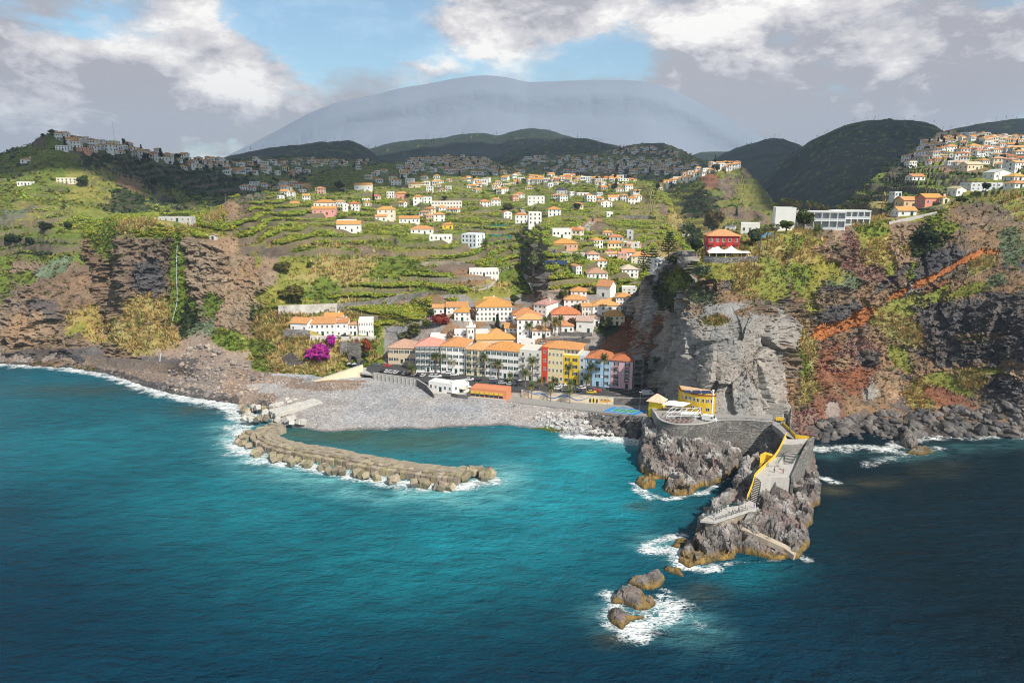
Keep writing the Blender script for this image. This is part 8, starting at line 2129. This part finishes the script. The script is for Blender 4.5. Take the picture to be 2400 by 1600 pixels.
def car(label, p, rz, col, van=False, group='cars of the waterfront'):
    k = VANP if van else CARP
    t = empty('parked_van' if van else 'parked_car', p, rz); tag(t, label, 'van' if van else 'car', group)
    link('body', k['body'], t).color = (*col, 1); link('windows', k['windows'], t); link('roof', k['roof'], t).color = (*col, 1)
    for x, y in k['w']:
        w = link('wheel', k['wheel'], t); w.location = (x, y, .33); link('rim', k['rim'], w)
    for sy in (-.62, .62):
        o = link('headlight', k['lamp'], t); o.location = (k['L'] - .03, sy, .72 if not k['van'] else .95); o = link('tail_light', k['tail'], t); o.location = (-k['L'] + .03, sy, .78)
W, SV, DB, BK, RD, YW, GN = (.78,.78,.77), (.45,.46,.47), (.03,.05,.09), (.025,.026,.028), (.50,.03,.02), (.75,.55,.03), (.10,.16,.14)
nm = {W: 'white', SV: 'silver', DB: 'dark blue', BK: 'black', RD: 'red', YW: 'yellow', GN: 'green'}
for i, c in enumerate([BK, W, SV, W, BK, SV, BK, SV, BK, W]):
    car('%s car, %s from the left in the row parked along the ribbed sea wall' % (nm[c], ordinal(i)), GV(*c4t(1330 + 47 * i, 1212 + 5.4 * i), ZR), 1.35, c, group='cars in the row along the sea wall')
for c, x, y, rz, lab in [(BK,985,1146,.4,'left of a pair near the tunnel mouth'),(DB,1040,1148,.4,'right of a pair near the tunnel mouth'),(BK,1135,1127,-.2,'driving out towards the tunnel mouth'),(GN,1258,1148,-.1,'on the road right of the tunnel'),(RD,1378,1158,.1,'in front of the columned house')]:
    car('%s car %s' % (nm[c], lab), GV(*c4t(x, y), ZR), rz, c)
for c, x, y, lab in [(W,822,864,'at the left of the upper car park by the palace'),(BK,858,868,'second at the upper car park by the palace'),(BK,935,848,'farther one of the dark pair at the upper car park'),(BK,968,864,'nearer one of the dark pair at the upper car park')]:
    car('%s car %s' % (nm[c], lab), hit(*c4t(x, y))[0] + Vector((0, -.5, .3)), 0, c)
for i, (c, x, y, rz) in enumerate([(W,62,1190,0),(W,105,1190,.1),(BK,205,1198,.1),(W,225,1158,.2),(W,275,1174,.1),(W,425,1222,.0),(BK,508,1230,.1),(SV,655,1216,.0),(DB,662,1250,.0),(SV,745,1256,.0),(BK,800,1236,.1),(SV,828,1268,0),(BK,878,1276,0),(BK,925,1242,.3)]):
    car('%s car, %s from the left in the car park before the white blocks' % (nm[c], ordinal(i)), GV(*c5(x, y), ZR), rz, c, group='cars in the car park before the white blocks')
for c, x, y, rz, lab in [(W,1338,1280,.2,'in the back row before the yellow block'),(W,1296,1310,.0,'leftmost by the mural wall'),(W,1372,1326,.0,'second by the mural wall'),(W,1456,1312,.1,'left one of two before the blue block'),(W,1532,1306,.1,'right one of two before the blue block'),(BK,1490,1338,0,'by the mural wall below two white cars'),(DB,1618,1316,0,'beside the red car'),(RD,1668,1330,0,'beside the yellow car'),(YW,1625,1348,0,'at the end of the mural wall')]:
    car('%s car %s' % (nm[c], lab), GV(*c5(x, y), ZR), rz, c)
car('white van on the road by the dark rubble wall', GV(*c5(2178, 1368), 6.35), .1, W, True); car('green car at the bend under the headland', GV(*c8(352, 244), 6.5), .9, GN)
car('white van parked on the restaurant terrace below the yellow building', GV(*c8(668, 428), ZT), -.5, W, True); car('white car just behind the van on the terrace', GV(*c8(585, 402), ZT), -.4, W)
car('silver car on the lane behind the flat white block', hit(*c5(1140, 868))[0] + Vector((0, -.3, .3)), .9, SV)

# ------------------------------------------------------------------ beach bar and restaurant
ZB = 4.4
bld('beach_bar', 'long low white beach bar with a cream flat roof', 1005, 914, 1060, 922, 895, 6, ZB, roof='flat', rows=1, cols=5, scols=0, style='plain', cat='building', deep=3, over=1)
bld('beach_bar', 'white angled part of the beach bar next to the restaurant', 1062, 921, 1100, 917, 902, 6, ZB, roof='flat', rows=1, cols=3, scols=0, style='plain', cat='building', deep=3)
rs = bld('restaurant', 'orange red beach restaurant with yellow blinds above a row of windows', 1103, 930, 1186, 938, 911, 8, ZB - .4, wall=(.66,.26,.13), roof='flat', rows=1, cols=0, scols=0, cat='building', deep=3, door=False)
a, b = GV(1103, 930, ZB - .4), GV(1186, 938, ZB - .4); w = (b - a).length
for i in range(7):
    x = -w/2 + w * (i + .5) / 7.6
    put('window', win_mesh('pane', w / 8.6, 1.3), rs, (x, -.02, 1.25)); MB().box(-w/17.5, w/17.5, -.30, -.02, 1.95, 3.1).obj('blind', mat('yellow_blind', (.72,.45,.07), .8, .2, 3), rs).location = (x, 0, 0)
def umbrella(label, p, col=(.72,.62,.46)):
    t = empty('umbrella', p); tag(t, label, 'umbrella', 'beach bar umbrellas'); MB().tube([(0,0,0),(0,0,2.5)], .04, 6).obj('pole', M_metal, t)
    n = 8; vs = [(1.9*math.cos(6.283*i/n), 1.9*math.sin(6.283*i/n), 2.1) for i in range(n)] + [(0,0,2.75)]
    vs += [(x, y, z - .05) for x, y, z in vs]; fs = [(i, (i+1) % n, n) for i in range(n)] + [((i+1) % n + n + 1, i + n + 1, 2*n + 1) for i in range(n)] + [(i, i + n + 1, (i+1) % n + n + 1, (i+1) % n) for i in range(n)]
    MB().add(vs, fs).obj('canopy', mat('canvas', (.72,.60,.44), .9), t)
for i, (x, y) in enumerate([(335,1325),(372,1322),(405,1326),(360,1340)]): umbrella('%s sand coloured umbrella from the left beside the orange restaurant' % ordinal(i), GV(*c5(x, y), ZB))
wall_along('deck_wall', 'dark low wall of the umbrella deck left of the orange restaurant', [G(*c5(200,1352), ZB), G(*c5(300,1372), ZB), G(*c5(430,1384), ZB)], 1, ZB + .6, .3, M_dkwall)
def lamp(label, p, h=7.0):
    t = empty('street_lamp', p); tag(t, label, 'street lamp', 'street lamps of the waterfront'); MB().tube([(0,0,0),(0,0,h)], [.09,.06], 6).obj('post', M_metal, t); MB().box(-.5,.5,-.15,.15,h,h+.12).obj('lamp_head', M_white, t)
for i, (x, y) in enumerate([(60,1168),(520,1215),(905,1262),(1090,1290),(1570,1330),(1720,1335),(1985,1345),(2115,1320)]): lamp('%s street lamp from the left along the waterfront road' % ordinal(i), GV(*c5(x, y), ZR))
for i, (u, v) in enumerate([(1424,952),(1499,965)]): lamp(('left' if i == 0 else 'right') + ' tall lamp post beside the blue sports court', GV(u, v, 3.4), 9)

# ------------------------------------------------------------------ people
def figure(pose):
    """one skinned body; returns meshes for body, shirt, trousers, hair"""
    lean = {'stand': 0, 'walk': 0, 'sit': 0}[pose]
    hip = .92 if pose != 'sit' else .48
    J = {'pel': (0,0,hip), 'wst': (0,.01,hip+.18), 'chs': (0,0,hip+.40), 'nck': (0,.01,hip+.56), 'hd0': (0,-.01,hip+.66), 'hd1': (0,-.01,hip+.80)}
    for s, n in ((-1, 'l'), (1, 'r')):
        sw = .16 * s if pose == 'walk' else 0
        J['sh'+n] = (.18*s, 0, hip+.50); J['el'+n] = (.24*s, .03 - sw, hip+.24); J['wr'+n] = (.25*s, -.06 - sw*1.4, hip+.0); J['ha'+n] = (.25*s, -.09 - sw*1.5, hip-.09)
        J['hp'+n] = (.10*s, 0, hip-.05)
        if pose == 'sit': J['kn'+n] = (.12*s, -.42, hip+.02); J['an'+n] = (.12*s, -.44, .09); J['to'+n] = (.12*s, -.58, .04)
        else: J['kn'+n] = (.11*s, -.03 + sw*.9, .49); J['an'+n] = (.11*s, .02 + sw*1.9, .09 + abs(sw)*.2); J['to'+n] = (.12*s, -.13 + sw*1.9, .04 + abs(sw)*.15)
    Rr = dict(pel=.125, wst=.115, chs=.135, nck=.055, hd0=.085, hd1=.095, shl=.07, shr=.07, ell=.045, elr=.045, wrl=.034, wrr=.034, hal=.036, har=.036, hpl=.09, hpr=.09, knl=.062, knr=.062, anl=.042, anr=.042, tol=.04, tor=.04)
    E = [('pel','wst'),('wst','chs'),('chs','nck'),('nck','hd0'),('hd0','hd1')] + [e for n in 'lr' for e in (('chs','sh'+n),('sh'+n,'el'+n),('el'+n,'wr'+n),('wr'+n,'ha'+n),('pel','hp'+n),('hp'+n,'kn'+n),('kn'+n,'an'+n),('an'+n,'to'+n))]
    def skin(name, edges, grow, root, mt):
        ks = []
        for e in edges:
            for k in e:
                if k not in ks: ks.append(k)
        ks.remove(root); ks.insert(0, root)
        me = bpy.data.meshes.new(name); me.from_pydata([J[k] for k in ks], [(ks.index(a), ks.index(b)) for a, b in edges], [])
        o = link(name, me); md = o.modifiers.new('skin', 'SKIN'); sk = me.skin_vertices[0].data if me.skin_vertices else None
        if sk is None:
            return None, o
        for i, k in enumerate(ks): sk[i].radius = (Rr[k] * grow, Rr[k] * grow)
        sk[0].use_root = True
        o.modifiers.new('sub', 'SUBSURF').levels = 1; o.modifiers['sub'].render_levels = 1
        return me, o
    out = []
    import bmesh
    for name, ed, g, root, mt in (('body', E, 1.0, 'pel', M_skin), ('shirt', [('wst','chs'),('chs','shl'),('chs','shr'),('shl','ell'),('shr','elr'),('pel','wst')], 1.14, 'pel', M_cloth), ('trousers', [('pel','hpl'),('pel','hpr'),('hpl','knl'),('hpr','knr'),('knl','anl'),('knr','anr')], 1.16, 'pel', M_cloth)):
        me = bpy.data.meshes.new(name); bm = bmesh.new(); lay = bm.verts.layers.skin.verify()
        ks = [root] + [k for k in dict.fromkeys(k for e in ed for k in e) if k != root]; vs = {}
        for k in ks:
            v = bm.verts.new(J[k]); v[lay].radius = (Rr[k] * g, Rr[k] * g); v[lay].use_root = k == root; vs[k] = v
        for a, b in ed: bm.edges.new((vs[a], vs[b]))
        bm.to_mesh(me); bm.free()
        o = bpy.data.objects.new(name, me); COL.objects.link(o); o.modifiers.new('skin', 'SKIN'); sb = o.modifiers.new('sub', 'SUBSURF'); sb.levels = 1
        dg = bpy.context.evaluated_depsgraph_get(); r = bpy.data.meshes.new_from_object(o.evaluated_get(dg)); r.name = name
        bpy.data.objects.remove(o); r.materials.clear(); r.materials.append(mt); r.polygons.foreach_set('use_smooth', [True] * len(r.polygons)); out.append(r)
    h = J['hd1']; hm_ = MB(); n = 8
    for zz, rr_ in ((-.05, .108), (.03, .112), (.09, .085), (.125, .03)):
        hm_.v += [(h[0] + rr_*math.cos(6.283*i/n), h[1] + .025 + rr_*math.sin(6.283*i/n), h[2] + zz) for i in range(n)]
    hm_.f = [(r*n + i, r*n + (i+1) % n, (r+1)*n + (i+1) % n, (r+1)*n + i) for r in range(3) for i in range(n)] + [tuple(range(3*n, 4*n))]
    out.append(hm_.mesh('hair', M_hair, True)); return out
M_skin = mat('skin', (.45,.27,.19), .6, .05); M_cloth = mat('cloth', (.5,.5,.5), .85, .08, objcol=True); M_hair = mat('hair_brown', (.05,.035,.025), .6)
FIG = {k: figure(k) for k in ('stand', 'walk', 'sit')}
def person(label, p, rz, pose, shirt, trous):
    t = empty('person', p, rz); tag(t, label, 'person', 'visitors on the pier')
    b, s, tr, h = FIG[pose]
    link('body', b, t); link('shirt', s, t).color = (*shirt, 1); link('trousers', tr, t).color = (*trous, 1); link('hair', h, t)
    return t
WT, NV, BLK, RDD, TEAL, GRY, JN = (.75,.75,.73), (.03,.05,.12), (.03,.03,.03), (.55,.05,.04), (.05,.22,.30), (.3,.3,.3), (.08,.12,.22)
for lab, x, y, z, rz, pose, a, b in [
  ('person in white standing near the middle of the bathing platform', 800,1078,8,.3,'stand',WT,WT),('person in a white shirt and dark trousers on the bathing platform', 838,1106,8,1.2,'walk',WT,NV),('person in grey walking on the bathing platform', 882,1094,8,-1,'walk',GRY,BLK),
  ('person in a white shirt and tan trousers at the top of the tan steps', 932,1070,8,.5,'stand',WT,(.40,.30,.18)),('person in a blue shirt by the green railing', 755,1092,8,2.5,'stand',TEAL,JN),('person in white and navy by the green railing', 738,1102,8,2.0,'stand',WT,NV),('person in a dark shirt by the green railing', 721,1112,8,2.8,'stand',NV,BLK),
  ('person in grey and jeans at the end of the green railing', 686,1124,8,.3,'stand',GRY,JN),('person in bright blue at the front posts of the platform', 697,1148,8,3.0,'stand',(.05,.15,.45),(.4,.25,.18)),('person in pale blue on the lower landing of the stairs', 996,1066,8,.2,'walk',(.35,.45,.6),JN),
  ('person in black standing at the front of the stone platform', 1142,806,10.5,.2,'stand',BLK,BLK),('person in red standing at the front of the stone platform', 1208,815,10.5,-.4,'stand',RDD,RDD),('person in red and black beside the yellow parapet', 1128,706,10.5,1.3,'walk',RDD,BLK),
  ('person in teal walking over the bridge', 1192,462,14.3,.1,'walk',TEAL,JN),('person in grey by the yellow parapet of the landing', 1256,508,14.3,2.2,'stand',GRY,JN),('person in dark clothes sitting on the tan steps', 922,1192,5.4,.2,'sit',BLK,JN),('person in black sitting on the sloping ramp', 1104,1290,4.0,.6,'sit',BLK,GRY)]:
    person(lab, g8(x, y, z), rz, pose, a, b)
for k, (x, y) in enumerate([(1150,416),(1128,418)]): person(('left' if k else 'right') + ' one of two people at the landward end of the terrace', g8(x, y + 16, 14.0), .4 + k, 'stand', (GRY, WT)[k], JN)
print('OBJ', len(bpy.data.objects), 'TRIS', sum(len(o.data.polygons) for o in bpy.data.objects if o.type == 'MESH' and o.get('kind')))
